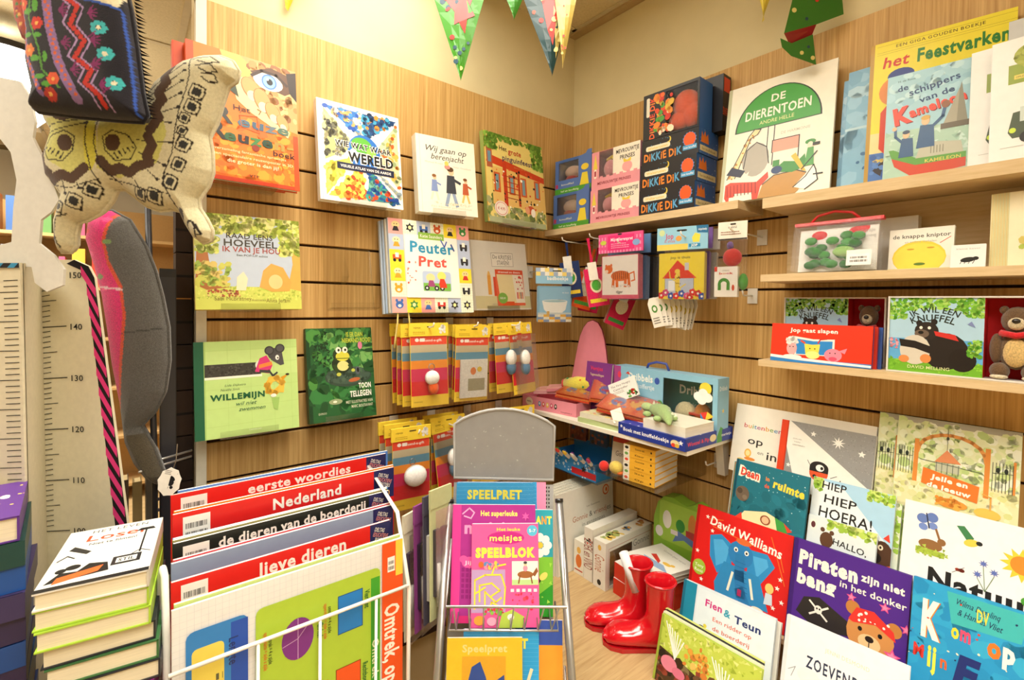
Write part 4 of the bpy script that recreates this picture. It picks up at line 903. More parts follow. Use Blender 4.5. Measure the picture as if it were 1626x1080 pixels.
p.seg([(205, 34), (190, 120), (232, 230), (246, 320), (310, 390)], 8, '#4f8a2c')
for x, y, rx, ry in ((185, 90, 24, 10), (222, 70, 12, 26), (180, 180, 22, 10), (228, 185, 18, 9), (215, 275, 20, 12), (258, 270, 9, 22), (232, 345, 24, 9), (262, 375, 22, 10)): p.ell(x, y, rx, ry, '#56a032')
for x, y, c in ((163, 58, '#d84a24'), (228, 140, '#cc3020'), (190, 242, '#dd7a30'), (288, 356, '#d8562c'), (268, 412, '#b83020')):
    for i in range(6): p.ell(x+15*math.cos(i*1.047), y+15*math.sin(i*1.047), 11, 11, c)
    p.ell(x, y, 7, 7, '#e8b050')
z1 = [(308, 30), (360, 72), (332, 140), (386, 205), (348, 268), (412, 320), (385, 366), (436, 415), (448, 462)]
p.seg(z1, 7, '#a888b4').seg([(x+52, y+8) for x, y in z1], 7, '#a888b4')
for (ax, ay), (bx, by) in zip(z1, z1[1:]):
    for i in range(4): p.ell(ax+(bx-ax)*i/4+28, ay+(by-ay)*i/4+4, 10, 11, '#c02818')
for cx, cy in ((318, 90), (325, 215), (360, 320), (430, 100), (440, 205), (440, 300), (470, 380)):
    for i in range(5): p.seg([(cx, cy), (cx+34*math.cos(i*.5-1), cy+30*math.sin(i*.5-1))], 7, '#7c1c5c')
for x, y in ((468, 156), (490, 257), (520, 370)):
    for i in range(7): p.ell(x+20*math.cos(i*.9), y+19*math.sin(i*.9), 11, 10, '#3fb0b4')
    p.ell(x, y, 9, 9, '#e8e0c0'); p.seg([(x-40, y+40), (x-10, y+16)], 6, '#7c1c5c')
p.seg([(528, 70), (548, 200), (566, 360), (582, 486)], 6, '#2c4fa0')
t = thing('embroidered_cushion', 'black embroidered cushion with flowers and zigzags hanging above the butterfly', 'cushion', pose(at(0, 0, .80), 'C', 0, 0, .83))
cushion('embroidered_front', em, .80/F/k, .034, 110, p, t, res=4.6, back='#17151c')
fr = MB('#121014'); rd = random.Random(2); s = .80/F/k
for i in range(34):
    y = -60+i*16; x = 545+(y/470)*48
    fr.add([(x*s, .0, -y*s), (x*s, .004, -(y+9)*s), ((x+rd.uniform(14, 26))*s, .012, -(y+rd.uniform(0, 14))*s), (x*s, .01, -y*s)], [(0, 1, 2), (1, 3, 2), (3, 0, 2)])
f = fr.build('black_fringe', 'fabric', t); f['kind'] = 'stuff'
# a red patterned cushion edge behind it
p = Paint('#a8432c')
for i in range(40): p.ell(random.Random(i).uniform(60, 150), random.Random(i+99).uniform(-60, 190), 9, 7, ['#3f7a3a', '#d8a04a', '#7c1c3c'][i % 3])
t = thing('patterned_cushion', 'red patterned cushion peeking out left behind the black embroidered one', 'cushion', pose(at(0, 0, .88), 'C', 0, 0, .83))
cushion('patterned_front', [(75, -70), (300, -70), (300, 120), (140, 185), (95, 150), (70, 80), (66, 0)], .88/F/k, .02, 60, p, t, res=6, back='#8a3424')
# felt fish
fo = [(140, 345), (172, 333), (200, 348), (225, 390), (240, 430), (250, 470), (259, 520), (260, 575), (252, 625), (236, 656), (214, 680), (234, 715), (249, 760), (240, 775), (222, 764), (204, 740), (190, 705), (183, 640), (172, 580), (165, 520), (158, 470), (146, 420), (134, 380)]
p = Paint('#5c5a55'); edge = [(186, 336), (178, 385), (186, 420), (204, 455), (209, 500), (203, 560), (196, 620), (190, 650)]
p.poly([(100, 320)]+edge+[(100, 700)], '#dd1f74'); p.seg(edge, 5, '#d8502c')
for i in range(16): p.ell(140+random.Random(i).uniform(0, 45), 350+i*18, 7, 4, ['#f0508c', '#e8343c', '#7a9a5c'][i % 3])
p.poly([(190, 690), (260, 690), (260, 790), (180, 790)], '#4a4232'); p.seg([(158, 455), (206, 460)], 3, '#e8c8d0'); p.seg([(205, 528), (256, 522)], 2, '#3c3a38')
t = thing('felt_fish', 'grey and pink felt stuffed fish hanging behind the growth chart', 'plush toy', pose(at(0, 0, 1.02), 'C', 0, 0, .83))
cushion('felt_body', fo, 1.02/F, .035, 42, p, t, 'felt', 2.2, '#55534e')
# growth chart
s = .97/F
ox, oy = 50, 1000
def px(q, dy=0): return [((x-ox)*s, (oy-y)*s) for x, y in q]
G0 = pose(at(ox, oy, .97), 'C', 0, 0, .83)
t = thing('growth_chart', 'tall cream cardboard growth chart with black ticks and black pink striped edge', 'growth chart', G0)
outl = [(52, 1620), (280, 1620), (212, 900), (205, 830), (161, 442), (152, 424), (130, 414), (52, 413)]
MB('#d6ceb0').prism(px(outl)[::1], 0, .006).build('right_panel', 'paper', t)
a = Art(1, 1, -.0004)
inner = [(118, 420), (140, 430), (148, 448), (186, 830), (193, 905), (258, 1620)]; outer = [(280, 1620), (212, 900), (205, 830), (161, 442), (152, 424), (130, 414)]
band = px(inner+outer); a.poly(band[::-1], '#191617')
def xi(y, tb_):
    for (x0, y0), (x1, y1) in zip(tb_, tb_[1:]):
        if min(y0, y1) <= y <= max(y0, y1): return x0+(x1-x0)*(y-y0)/((y1-y0) or 1)
    return tb_[-1][0]
y = 425
while y < 1150:
    xl0, xr0 = xi(max(y, 430), inner), xi(min(y+34, 1300), outer)
    a.poly(px([(xl0, y+12), (xr0, y+48), (xi(min(y+34, 1300), outer), y+34), (xl0, y-2)]), '#d83a7c'); y += 31.5
for i in range(51):
    v = 150-i; yy = 439+(150-v)*8.05
    ln = 37 if v % 10 == 0 else (22 if v % 5 == 0 else 12)
    a.line(px([(79, yy), (79+ln, yy-2)]), .0014 if v % 10 else .0018, '#23211e')
    if v % 10 == 0: a.text(str(v), (131-ox)*s, (oy-yy+1)*s, .027 if v > 99 else .018, .0115, '#23211e', .01)
a.build(t, 'scale_print', 'paper')
sL = .87/F; zl = lambda yy: (oy-PY)*s-(yy-PY)*sL; zb = -1620*s+oy*s; XL = .1002; XR = 28*s
m = MB('#d2caac'); m.add([(XL, -.10, zb), (XL, -.10, zl(418)), (XR, -.001, (oy-414)*s), (XR, -.001, zb)], [(0, 3, 2, 1)]); m.add([(XL, -.098, zb), (XL, -.098, zl(418)), (XR, .001, (oy-414)*s), (XR, .001, zb)], [(0, 1, 2, 3)]); m.build('folded_side', 'paper', t)
MB('#d8d0b3').prism([(XL-.13, zb), (XL, zb), (XL, zl(417)), (XL-.13, zl(417))], -.104, -.10).build('left_panel', 'paper', t)
a = Art(1, 1, -.1044)
for i in range(52): yy = 444+i*9.15; ln = .040 if i % 5 == 2 else .024; a.line([(XL-.005-ln, zl(yy+1)), (XL-.005, zl(yy))], .0014, '#23211e')
a.rect(XL-.13, zl(425), XL, zl(417.5), '#2a2a2c')
for i in range(5): a.poly([(XL-.125+i*.026, zl(425)), (XL-.113+i*.026, zl(425)), (XL-.105+i*.026, zl(417.5)), (XL-.117+i*.026, zl(417.5))], '#3f8fb8')
a.build(t, 'scale_print', 'paper')
# blank cut-out standing on the chart
s2 = .90/F
co = [(-30, 424), (-30, 404), (-8, 394), (20, 386), (24, 335), (30, 292), (22, 250), (6, 229), (-30, 226), (-30, 152), (8, 137), (38, 143), (54, 168), (60, 205), (56, 228), (72, 262), (86, 298), (94, 322), (82, 340), (66, 352), (62, 388), (84, 406), (99, 428), (97, 452), (72, 462), (54, 448), (50, 424)]
t = thing('cardboard_standee', 'plain white cardboard cut-out standing on top of the growth chart', 'standee', pose(at(0, 424, .868), 'C', 0, 0, .83))
MB('#d6d4ca').prism([(x*s2, (424-y)*s2) for x, y in co][::-1], -.002, .003).build('cut_out_panel', 'paper', t)

# stacks of books on a black table
t = thing('display_table', 'black low table carrying the two stacks of lying books', 'table', (-1.56, -.40, 0))
MB('#17151a').box(-.30, .19, -.22, .20, .66, .70).build('tabletop', 'painted_metal', t)
for x in (-.28, .17):
    for y in (-.2, .18): MB('#17151a').box(x-.012, x+.012, y-.012, y+.012, 0, .66).build('leg', 'painted_metal', t)
def lying(label, P, yaw, wd, dp, th, col, art=None, spine=None, side='L', group=None, face='A', page='#e9dfc0', cat='book', name='book', **k):
    return book(name, label, pose(P, face, yaw, 90), wd, dp, th, col, art, spine, side, page, group, cat, **k)
def a_loser(a):
    a.rect(0, 0, 1, 1, '#dcdad0'); a.scatter(60, 0, .2, 1, .7, .03, ['#cfcdc2', '#e4e2d8'], 3, 1)
    a.text('HET LEVEN', .55, .93, .62, .055, '#3a3a3c', .0, gap=.1); a.text('Loser', .55, .80, .68, .11, '#d8502c', .012, jit=4); a.text('Niet te filmen!', .52, .68, .5, .04, '#2a2a2a', .01)
    a.poly([(.1, .62), (.3, .5), (.34, .54), (.14, .68)], '#2a2a2a'); a.line([(.85, .36), (.85, .8)], .02, '#1c1c1c'); a.poly([(.74, .78), (.95, .78), (.92, .83), (.78, .83)], '#1c1c1c'); a.line([(.75, .32), (.85, .4), (.96, .34)], .014, '#1c1c1c')
    a.rect(.6, .2, .88, .34, '#2a2a2a'); a.rect(.64, .23, .84, .31, '#dcdad0'); a.text('STIL', .74, .27, .16, .05, '#1c1c1c', .02); a.poly([(.05, .1), (.14, .24), (.3, .22), (.38, .32), (.56, .28), (.6, .14)], '#1c1c1c'); a.poly([(.12, .08), (.5, .16), (.53, .25), (.14, .17)], '#e0622c')
    a.rect(0, 0, 1, .05, '#1c1c1c'); a.line([(.05, .45), (.12, .52), (.2, .46)], .016, '#2a2a2a'); a.ell(.24, .3, .07, .04, '#1c1c1c'); a.ell(.14, .27, .05, .035, '#1c1c1c')
Z = 1.030; rd = random.Random(4)
cols = ['#e4e0d4', '#a4c83c', '#a8cc40', '#23262c', '#3a6a3c', '#2a2a30', '#7a2a6c', '#8a3078', '#2c3048', '#e0dccc', '#3a3a3c']
for i, c in enumerate(cols):
    th = .029 if i else .026
    dx = [0, .0, .002, .008, .012, .014, .006, .006, .004, .004, .002][i]
    lying(['black and white covered hardback with orange strip, topmost of the front stack', 'lime green covered hardback second from the top of the front stack', 'lime green covered hardback third from the top of the front stack', 'dark covered hardback fourth from the top of the front stack', 'green covered hardback fifth from the top of the front stack', 'dark covered hardback sixth from the top of the front stack', 'purple covered hardback seventh from the top of the front stack', 'purple covered hardback eighth from the top of the front stack', 'navy covered hardback ninth in the front stack', 'cream covered hardback tenth in the front stack', 'grey covered hardback at the bottom of the front stack'][i],
          (-1.517+dx, -.432+rd.uniform(-.004, .004)-dx*.3, Z), -7+rd.uniform(-1, 1), .132, .208, th, c, a_loser if i == 0 else None, spine=None if i else '#c8c4b4', side='R', group='hardbacks lying in the front stack')
    Z -= th+.0006
lying('plain grey hardback under the front stack', (-1.505, -.44, Z), -7, .13, .205, Z-.7005, '#44424a', side='R', group='hardbacks lying in the front stack')
def a_purp(a): a.rect(0, 0, 1, 1, '#5a2f86'); a.text('rsie', .75, .6, .3, .14, '#e4dcec', .03, jit=6); a.scatter(20, .6, .2, 1, .9, .02, ['#d8b050', '#e8c860'], 4)
Z = 1.118
for i, c in enumerate(['#5a2f86', '#14403c', '#1c4f98', '#3a3058', '#32284c', '#1f4a8c', '#35294a', '#1f3f6c', '#2a2440', '#23325c']):
    th = .038
    M4 = pose((-1.684+(.006 if i else 0), -.356-(i % 2)*.003, Z), 'A', 3+rd.uniform(-1.5, 1.5), 90)
    b = book('book', ['purple covered hardback, topmost of the stack at the left edge', 'dark teal hardback second in the left edge stack', 'blue hardback third in the left edge stack', 'violet grey hardback fourth in the left edge stack', 'dark violet hardback fifth in the left edge stack', 'blue hardback sixth in the left edge stack', 'dark plum hardback seventh in the left edge stack', 'steel blue hardback eighth in the left edge stack', 'dark plum hardback ninth in the left edge stack', 'navy hardback lowest in the left edge stack'][i], M4, .145, .19, th, c, a_purp if i == 0 else None, None, 'R', '#e6dcc0', 'hardbacks lying in the left edge stack')
    if i:
        m = MB(c); m.box(0, .145, 0, th, -.0008, .002); m.build('tail_band', 'gloss', b)
        a = Art(.145, th); a.line([(.70, .25), (.92, .25), (.92, .75), (.70, .75)], .008, '#5f9cc0', True); a.lines(.74, .35, .88, .65, 2, '#5f9cc0', i); o = a.build(b, 'spine_print'); o.matrix_local = Matrix.Translation((0, th, 0))@Matrix.Rotation(R(90), 4, 'X')@Matrix.Translation((0, 0, 0))
    Z -= th+.0006
lying('black hardback under the left edge stack', (-1.68, -.35, Z), 3, .14, .18, Z-.7005, '#26242c', side='R', group='hardbacks lying in the left edge stack')

# dark rack, rods and cartons between the fish and the slat wall
t = thing('black_upright', 'black upright panel of a rack beside the slat wall edge', 'rack', (-1.335, .02, 0))
MB('#141316').box(-.016, .016, -.012, .012, .0, 1.52).build('panel', 'painted_metal', t); MB('#2c2b30').box(-.014, .014, -.0135, -.0125, .02, 1.5).build('face_strip', 'painted_metal', t)
t = thing('black_pole', 'slim black pole with notches in front of the black upright panel', 'pole', (-1.364, -.075, 0))
MB('#1a191c').tube([(0, 0, 0), (0, 0, 1.08), (-.010, .025, 1.66)], .006, 8).build('shaft', 'painted_metal', t, True)
m = MB('#3a393c')
for i in range(22): m.box(.004, .0085, -.002, .002, .55+i*.024, .556+i*.024)
m.build('notches', 'painted_metal', t)['kind'] = 'stuff'
for i, (a0, a1) in enumerate((((-1.39, -.09, 1.094), (-1.292, -.03, 1.094)), ((-1.392, -.10, 1.083), (-1.294, -.04, 1.083)))):
    tag(MB('#c4c4c0').tube([a0, a1], .0025, 8).build('chrome_prong', 'metal', None, True), ['upper chrome prong across the black pole', 'lower chrome prong across the black pole'][i], 'hook', 'chrome prongs')
for i in range(8):
    z = .78+i*.112
    r = thing('dark_carton', 'dark brown carton number %s from the top of the pile behind the white edge strip' % ['one', 'two', 'three', 'four', 'five', 'six', 'seven', 'eight'][7-i], 'box', (-1.300, .055, z), 'dark cartons behind the edge strip')
    MB(['#3a2a1e', '#33251b', '#2f2219'][i % 3]).box(-.018, .016, -.018, .06, 0, .109).build('carton_body', 'paper', r); MB('#1c1511').box(-.0185, .0165, -.0186, -.0184, .05, .056).build('lid_seam', 'paper', r)
t = thing('hang_tag', 'white scalloped paper tag hanging below the felt fish', 'tag', pose(at(262, 790, .97), 'C', 10, 0, -14))
ol = [(.022*math.cos(i*.349)*(1 if i % 2 else .9), .032+.030*math.sin(i*.349)*(1 if i % 2 else .92)) for i in range(18)]
MB('#e9e5da').prism(ol, 0, .001).build('tag_card', 'paper', t); a = Art(1, 1); a.scatter(16, -.008, .02, .008, .042, .005, ['#1c1c1c'], 3); a.lines(-.012, .046, .012, .056, 3, '#8a8680'); a.build(t, 'tag_print', 'paper'); MB('#6a5a44').tube([(0, .001, .06), (.002, .0, .075), (-.004, 0, .11)], .0009, 6).build('string', 'fabric', t, True)
t = thing('low_bookcase', 'dark low bookcase behind the growth chart holding old brown books', 'bookcase', (-1.36, .10, 0))
MB('#1c1613').box(-.11, .06, -.02, .16, .80, .82).build('shelf_board', 'paper', t); MB('#1c1613').box(-.11, .06, .14, .16, 0, .80).build('back_panel', 'paper', t)
for i, (x, c, ln) in enumerate(((-1.455, '#7a3a24', 0), (-1.43, '#c8b070', 4), (-1.408, '#4a3a28', 7), (-1.382, '#8a7448', 9), (-1.356, '#5f5a50', 11))):
    book('old_book', ['rust brown', 'straw coloured', 'dark brown', 'khaki', 'grey'][i]+' old book standing on the dark low bookcase', pose((x, .085, .8205), 'A', 90, 0, -ln), .10, .19-.01*(i % 2), .018, c, None, page='#cdb98a', group='old books on the dark low bookcase')

# the far part of the shop, seen past the slat wall
t = thing('far_bookcase', 'pale bookcase far behind in the shop', 'bookcase', (-1.7, 3.0, 0))
MB('#b8935c').box(-.75, .75, .28, .30, 0, 2.1).build('back_panel', 'paper', t)
for x in (-.75, .73): MB('#c09c66').box(x, x+.02, 0, .28, 0, 2.1).build('side_panel', 'paper', t)
for z in (.1, .45, .8, 1.15, 1.5, 1.85): MB('#c09c66').box(-.73, .73, 0, .28, z, z+.02).build('shelf_board', 'paper', t)
cw = [('red', '#c8402c'), ('white', '#dcd4c4'), ('blue', '#3a5a8c'), ('yellow', '#d8b040'), ('green', '#5f8a4c'), ('orange', '#d8742c'), ('pink', '#c85a7c'), ('grey', '#7a7a78')]
n = 0; far_used = set()
for zi, z in enumerate((.82, 1.17, 1.52, 1.87)):
    x = -2.42
    while x < -1.0:
        nm, c = cw[(n*5+zi) % 8]; wd = .03+.012*((n*7) % 4)
        lb = '%s spined book on the %s shelf of the far bookcase' % (nm, ['second', 'third', 'fourth', 'top'][zi])
        if -2.2 < x < -.98 and lb not in far_used: far_used.add(lb); book('book', lb, pose((x+wd, 3.01, z+.0005), 'A', 90, 0, 0), .16, .2+.02*((n*3) % 4), wd, c, None, group='%s books on the %s far shelf' % (nm, ['second', 'third', 'fourth', 'top'][zi]))
        x += wd+.035; n += 1
t = thing('pendant_lamp', 'bright pendant lamp with dark rim hanging far behind at the left edge', 'lamp', at(8, 150, 1.95))
MB('#2a2622').lathe([(.16, .145), (.165, .15), (.165, .165), (.16, .17), (.03, .185)], n=28).build('rim', 'painted_metal', t, True); MB().lathe([(.01, -.12), (.09, -.11), (.14, -.05), (.16, .05), (.16, .145)], n=28).build('glowing_shade', 'pendant_glow', t, True); MB('#2a2622').tube([(0, 0, .18), (0, 0, .20)], .008).build('cord', 'plastic', t, True)

# ================================================================== corner shelf cartons
def a_pigbox(a):
    a.rect(0, 0, 1, 1, '#5b78b4'); a.rect(0, 0, 1, .14, '#5fa83c'); a.rrect(.1, .42, .66, .93, .03, '#4a4038'); a.line([(.1, .42), (.66, .42), (.66, .93), (.1, .93)], .012, '#3f5a94', True)
    a.rect(.74, .15, .92, .5, '#e6d23c'); a.ell(.83, .62, .09, .1, '#e8c83c'); a.text('knuffel', .38, .27, .34, .06, '#d8dcc0', .01); a.text('lief en knuffelig', .5, .07, .5, .05, '#e8f0d0', .01)
    a.rect(.02, .2, .1, .3, '#b83a5c')
def plush_blob(parent, x, z, rx, rz, c, c2=None, y=.03):
    m = MB(c); m.ball((x, y, z), rx, .022, rz); 
    if c2: m.ball((x-.005, y, z-rz*1.05), rx*.8, .02, rz*.5, c2)
    return m.build('plush_toy', 'fabric', parent, True)
def window_box(name, label, M4, wd, ht, t, col, win, art, back='#3c342c', group=None, side=None, cat='box'):
    """carton with a real window opening: win = (x0, x1, z0, z1) in metres"""
    r = thing(name, label, cat, M4, group); x0, x1, z0, z1 = win; k = .0012
    m = MB(col); m.box(0, x0, 0, k, 0, ht).box(x1, wd, 0, k, 0, ht).box(x0, x1, 0, k, 0, z0)
    if z1 < ht-.001: m.box(x0, x1, 0, k, z1, ht)
    m.box(0, k, k, t, 0, ht, side or col).box(wd-k, wd, k, t, 0, ht, side or col).box(k, wd-k, k, t, 0, k, side or col).box(k, wd-k, k, t, ht-k, ht, side or col)
    m.build('carton_body', 'gloss', r); MB(back).box(k, wd-k, t-k, t, k, ht-k).build('inner_back', 'paper', r)
    MB().box(x0, x1, .0018, .0022, z0, z1).build('window_film', 'clear_wrap', r)
    if art: a = Art(wd, ht); art(a); a.build(r, 'front_print', 'gloss')
    return r
def pigbox(label, P, yaw, wd, ht):
    def art(a):
        a.rect(0, 0, 1, .16, '#4f9a34'); a.rect(.66, .16, 1, 1, '#5573b0'); a.rect(0, .16, .66, .40, '#5573b0'); a.rect(0, .4, .1, 1, '#5573b0'); a.rect(.1, .92, .66, 1, '#4a68a4')
        a.poly([(.7, .16), (.94, .16), (.9, .5), (.76, .5)], '#e6d23c'); a.ell(.83, .66, .1, .09, '#e8cc3c'); a.text('knuffel', .36, .27, .36, .055, '#d4d8c0', .01); a.text('lief en knuffelig', .42, .08, .5, .05, '#e4ecd0', .01); a.rect(.02, .19, .09, .3, '#b83a5c')
    r = window_box('toy_carton', label, pose(P, 'B', yaw), wd, ht, .085, '#5573b0', (wd*.1, wd*.66, ht*.4, ht*.92), art, group='blue toy cartons with a window')
    plush_blob(r, wd*.38, ht*.66, wd*.22, ht*.18, '#d8b8a4', '#b8323c'); MB('#5573b0').prism([(wd*.72, ht), (wd, ht), (wd, ht*1.12), (wd*.9, ht*1.12), (wd*.84, ht*1.03)], 0, .0015).build('raised_flap', 'gloss', r)
    return r
pigbox('blue window carton with a pale plush, upper one in the corner', (-.130, -.034, 1.865), 4, .172, .128)
pigbox('blue window carton with a pale plush, lower one in the corner', (-.132, -.029, 1.7335), 1, .178, .131)
def princess(label, P, yaw, wd, ht):
    def art(a):
        a.rect(0, 0, 1, .3, '#e79aa4'); a.rect(0, .3, .16, 1, '#e79aa4'); a.rect(.46, .3, 1, 1, '#efe9d8'); a.poly([(.03, .55), (.13, .55), (.08, .95)], '#e8d050'); a.rrect(.05, .3, .11, .55, .03, '#f4e8d8'); a.rect(.06, .36, .1, .5, '#a8344c')
        a.text('MEVROUWTJE', .75, .86, .46, .1, '#26241f', .02); a.text('PRINSES', .75, .70, .3, .1, '#26241f', .02); a.ell(.75, .45, .1, .13, '#eca8a8'); a.poly([(.68, .56), (.82, .56), (.83, .66), (.75, .6), (.67, .66)], '#e8cc48')
        a.text('MEVROUWTJE PRINSES', .48, .16, .7, .07, '#8a1f34', .02)
        for i in range(6): a.rect(.18+i*.14, .27, .25+i*.14, .34, '#e79aa4')
    r = window_box('toy_carton', label, pose(P, 'B', yaw), wd, ht, .08, '#e79aa4', (wd*.16, wd*.46, ht*.3, ht*.995), art, back='#8a6a4c', group='pink toy cartons with a window')
    plush_blob(r, wd*.3, ht*.55, wd*.13, ht*.24, '#e89aa0'); MB('#e6c83c').tube([(wd*.22, .03, ht*.8), (wd*.34, .028, ht*.86), (wd*.42, .026, ht*.7), (wd*.42, .026, ht*.4)], .006, 8).build('plush_braid', 'fabric', r, True)
    return r
princess('pink window carton with a plush and white book panel, upper one', (-.130, -.219, 1.8505), 2.5, .198, .132)
princess('pink window carton with a plush and white book panel, lower one', (-.132, -.217, 1.7335), 1, .204, .1165)
NV = '#1c1d24'
def a_cat(a):
    a.rect(0, 0, 1, 1, NV); a.rrect(.08, .52, .52, .72, .03, '#e8e0c4'); a.text('Welterusten', .3, .62, .36, .1, '#e8c04c', .02); a.ell(.5, .82, .035, .12, '#e8cc48'); a.ell(.485, .84, .03, .1, NV)
    a.text('DiKKiE DiK', .38, .26, .68, .3, ['#e8862c', '#e8862c', '#5fa4d0', '#58a0d0', '#e8862c', '#e8862c', '#e8862c', '#e8862c', '#58a0d0'], .03, jit=5)
    a.star(.85, .6, .12, '#3f7fc0', 14, .85); a.ell(.85, .6, .1, .27, '#e05a24'); a.rect(.74, .2, .97, .38, '#4f9ccc'); a.text('met knuffel', .855, .29, .2, .08, '#e8f0f4', .01)
    a.scatter(8, .05, .5, .6, .95, .012, ['#4f8fb8'], 3, 1)
def a_cats(a):
    a.rect(0, 0, 1, 1, '#2a5a9c'); a.scatter(26, 0, 0, 1, 1, .02, ['#7fb0d8', '#d8e0e8'], 4, 1); a.poly([(.1, .45), (.5, .45), (.45, .85), (.36, .7), (.3, .92), (.22, .7), (.14, .88)], '#d8742c'); a.rect(.05, .12, .95, .34, '#d8cc9c'); a.text('Een knuffelboek', .5, .23, .7, .1, '#8a7a4c', .01)
def carton_cat(label, P, yaw, ht): return carton('toy_carton', label, pose(P, 'B', yaw), .190, ht, .115, NV, a_cat, a_cats, group='black toy cartons', side_col='#2a5a9c')
carton_cat('black carton with orange and blue lettering, lowest of the stack of three', (-.141, -.431, 1.7335), 0, .0785)
carton_cat('black carton with orange and blue lettering, middle of the stack of three', (-.140, -.433, 1.8125), 1, .0785)
carton_cat('black carton with orange and blue lettering, uppermost of the stack of three', (-.139, -.436, 1.8915), 2, .0745)
def a_catup(a):
    a.rect(0, 0, .42, 1, NV); a.rect(.42, 0, 1, .04, NV); a.rect(.42, .94, 1, 1, NV); a.rect(.97, .04, 1, .94, NV)
    a.text('DiKKiE DiK', .17, .45, .7, .12, ['#e8602c', '#e8862c', '#d84a2c'], .03, rot=90); a.rrect(.06, .5, .12, .92, .02, '#e0dcc8')
    a.scatter(46, .24, .08, .52, .9, .06, ['#d84a24', '#e8862c', '#4f9a3c', '#f0e0c0', '#d8b040', '#c83020'], 8)
    a.ell(.36, .9, .04, .05, '#e86a2c')
r = window_box('toy_carton', 'upright dark carton with orange plush in its window, on the stack of three', pose((-.140, -.440, 1.9665), 'B', 2), .186, .140, .075, NV, (.186*.42, .186*.97, .006, .131), a_catup, back='#6a2c14', side='#2a5a9c')
MB('#e0541c').ball((.128, .03, .085), .042, .024, .045).ball((.11, .024, .04), .034, .02, .03).ball((.15, .026, .05), .03, .02, .038).build('plush_toy', 'fabric', r, True)
carton('toy_carton', 'second upright dark carton standing behind the one with the orange plush', pose((-.055, -.452, 1.9665), 'B', 1), .200, .165, .045, '#17181f', None, lambda a: (a.rect(0, 0, 1, 1, '#1a1b22'), a.rect(.1, .7, .9, .95, '#d8402c'), a.text('DiKKiE', .5, .35, .5, .3, '#d8502c', .03, rot=90)))

# ------------------------------------------------------------------ top right shelf books
def a_zoo(a):
    a.rect(0, 0, 1, 1, '#ebe6d4'); a.rect(0, 0, .035, 1, '#b8b894')
    a.ell(.5, .585, .40, .34, '#1c2a18', 26, 0, 0, 180); a.ell(.5, .592, .385, .325, '#3d9a34', 26, 0, 0, 180)
    a.text('DE', .5, .825, .14, .06, '#eceadb', .02, jit=3); a.text('DIERENTOEN', .5, .715, .62, .075, '#eceadb', .02, jit=4); a.text('ANDRE HELLE', .5, .635, .32, .03, '#d0d890', .006, jit=4); a.text('DE HARMONIE', .68, .51, .26, .022, '#b4b09c', .004)
    a.rect(.43, .26, .49, .585, '#ebe6d4'); a.line([(.43, .26), (.43, .585)], .009, '#1c1c18'); a.line([(.49, .26), (.49, .585)], .009, '#1c1c18')
    a.rect(.48, .36, .72, .46, '#e49a84'); a.line([(.48, .36), (.48, .46), (.72, .46), (.72, .28)], .009, '#1c1c18')
    a.ell(.33, .33, .13, .14, '#aaa598'); a.line([(.22, .27), (.24, .42), (.33, .475), (.43, .42), (.46, .28)], .009, '#1c1c18')
    a.poly([(.06, .2), (.14, .2), (.27, .52), (.34, .54), (.36, .58), (.3, .59), (.25, .54)], '#e8d49c'); a.scatter(26, .08, .2, .3, .56, .018, ['#c08a3c'], 5, inside=lambda x, y: abs(x-(.1+(y-.2)*.5)) < .035); a.line([(.06, .2), (.25, .54), (.3, .59), (.36, .58), (.33, .54), (.27, .52), (.14, .2)], .009, '#1c1c18')
    a.poly([(.05, .24), (.2, .2), (.24, .25), (.1, .3)], '#20263c'); a.poly([(.16, .16), (.28, .24), (.24, .12)], '#e8e4d4')
    a.poly([(.05, .04), (.05, .15), (.1, .17), (.36, .14), (.46, .21), (.47, .16), (.4, .1), (.38, .0), (.33, 0), (.32, .06), (.15, .07), (.13, .0), (.08, .0)], '#d8432c')
    for i in range(9): a.line([(.07+i*.035, .14), (.08+i*.035, .05)], .008, '#7a1c14')
    a.poly([(.38, .0), (.42, .11), (.52, .17), (.72, .18), (.8, .15), (.76, .04), (.72, 0)], '#b98a44'); a.line([(.42, .11), (.52, .17), (.72, .18), (.8, .15)], .009, '#1c1c18')
    a.poly([(.5, .2), (.6, .27), (.72, .25), (.78, .3), (.8, .2), (.68, .17)], '#3f8a3c'); a.poly([(.66, .3), (.7, .32), (.8, .16), (.76, .17)], '#e0b43c'); a.ell(.54, .21, .05, .03, '#26406c'); a.rect(.5, .24, .56, .29, '#3f8a3c')
    a.poly([(.8, .14), (.86, .2), (.88, .16), (.9, .08), (.8, .02), (.7, .05)], '#f0eee4'); a.line([(.7, .05), (.8, .12), (.86, .2), (.88, .16), (.9, .08), (.8, .02)], .009, '#1c1c18')
    a.ell(.82, .385, .045, .02, '#3f8a3c'); a.ell(.82, .36, .025, .025, '#e8d8c0'); a.poly([(.78, .2), (.86, .2), (.85, .34), (.8, .34)], '#4f9a4c'); a.line([(.76, .18), (.88, .3)], .01, '#1c1c18'); a.rect(.84, .35, .9, .372, '#1c1c18'); a.rect(.86, .12, .94, .13, '#1c1c18')
    for x in (.2, .28, .1): a.rect(x, .0, x+.04, .04, '#ebe6d4')
M4 = pose((-.124, -.686, 1.7345), 'B', 5, 11, .6)
book('picture_book', 'large white book with a green half round tree and zoo animals, bridging the shelves', M4, .263, .340, .010, '#e4dfcc', a_zoo, spine='#b4b48e')
def a_sky(a): a.rect(0, 0, 1, 1, '#7fb0cc'); a.scatter(60, 0, 0, 1, 1, .12, ['#8fbcd4', '#74a6c4', '#a4c8d8'], 3); a.rect(0, .5, .5, .52, '#b0d0dc'); a.scatter(12, .1, .1, .5, .3, .04, ['#3a6a94'], 5)
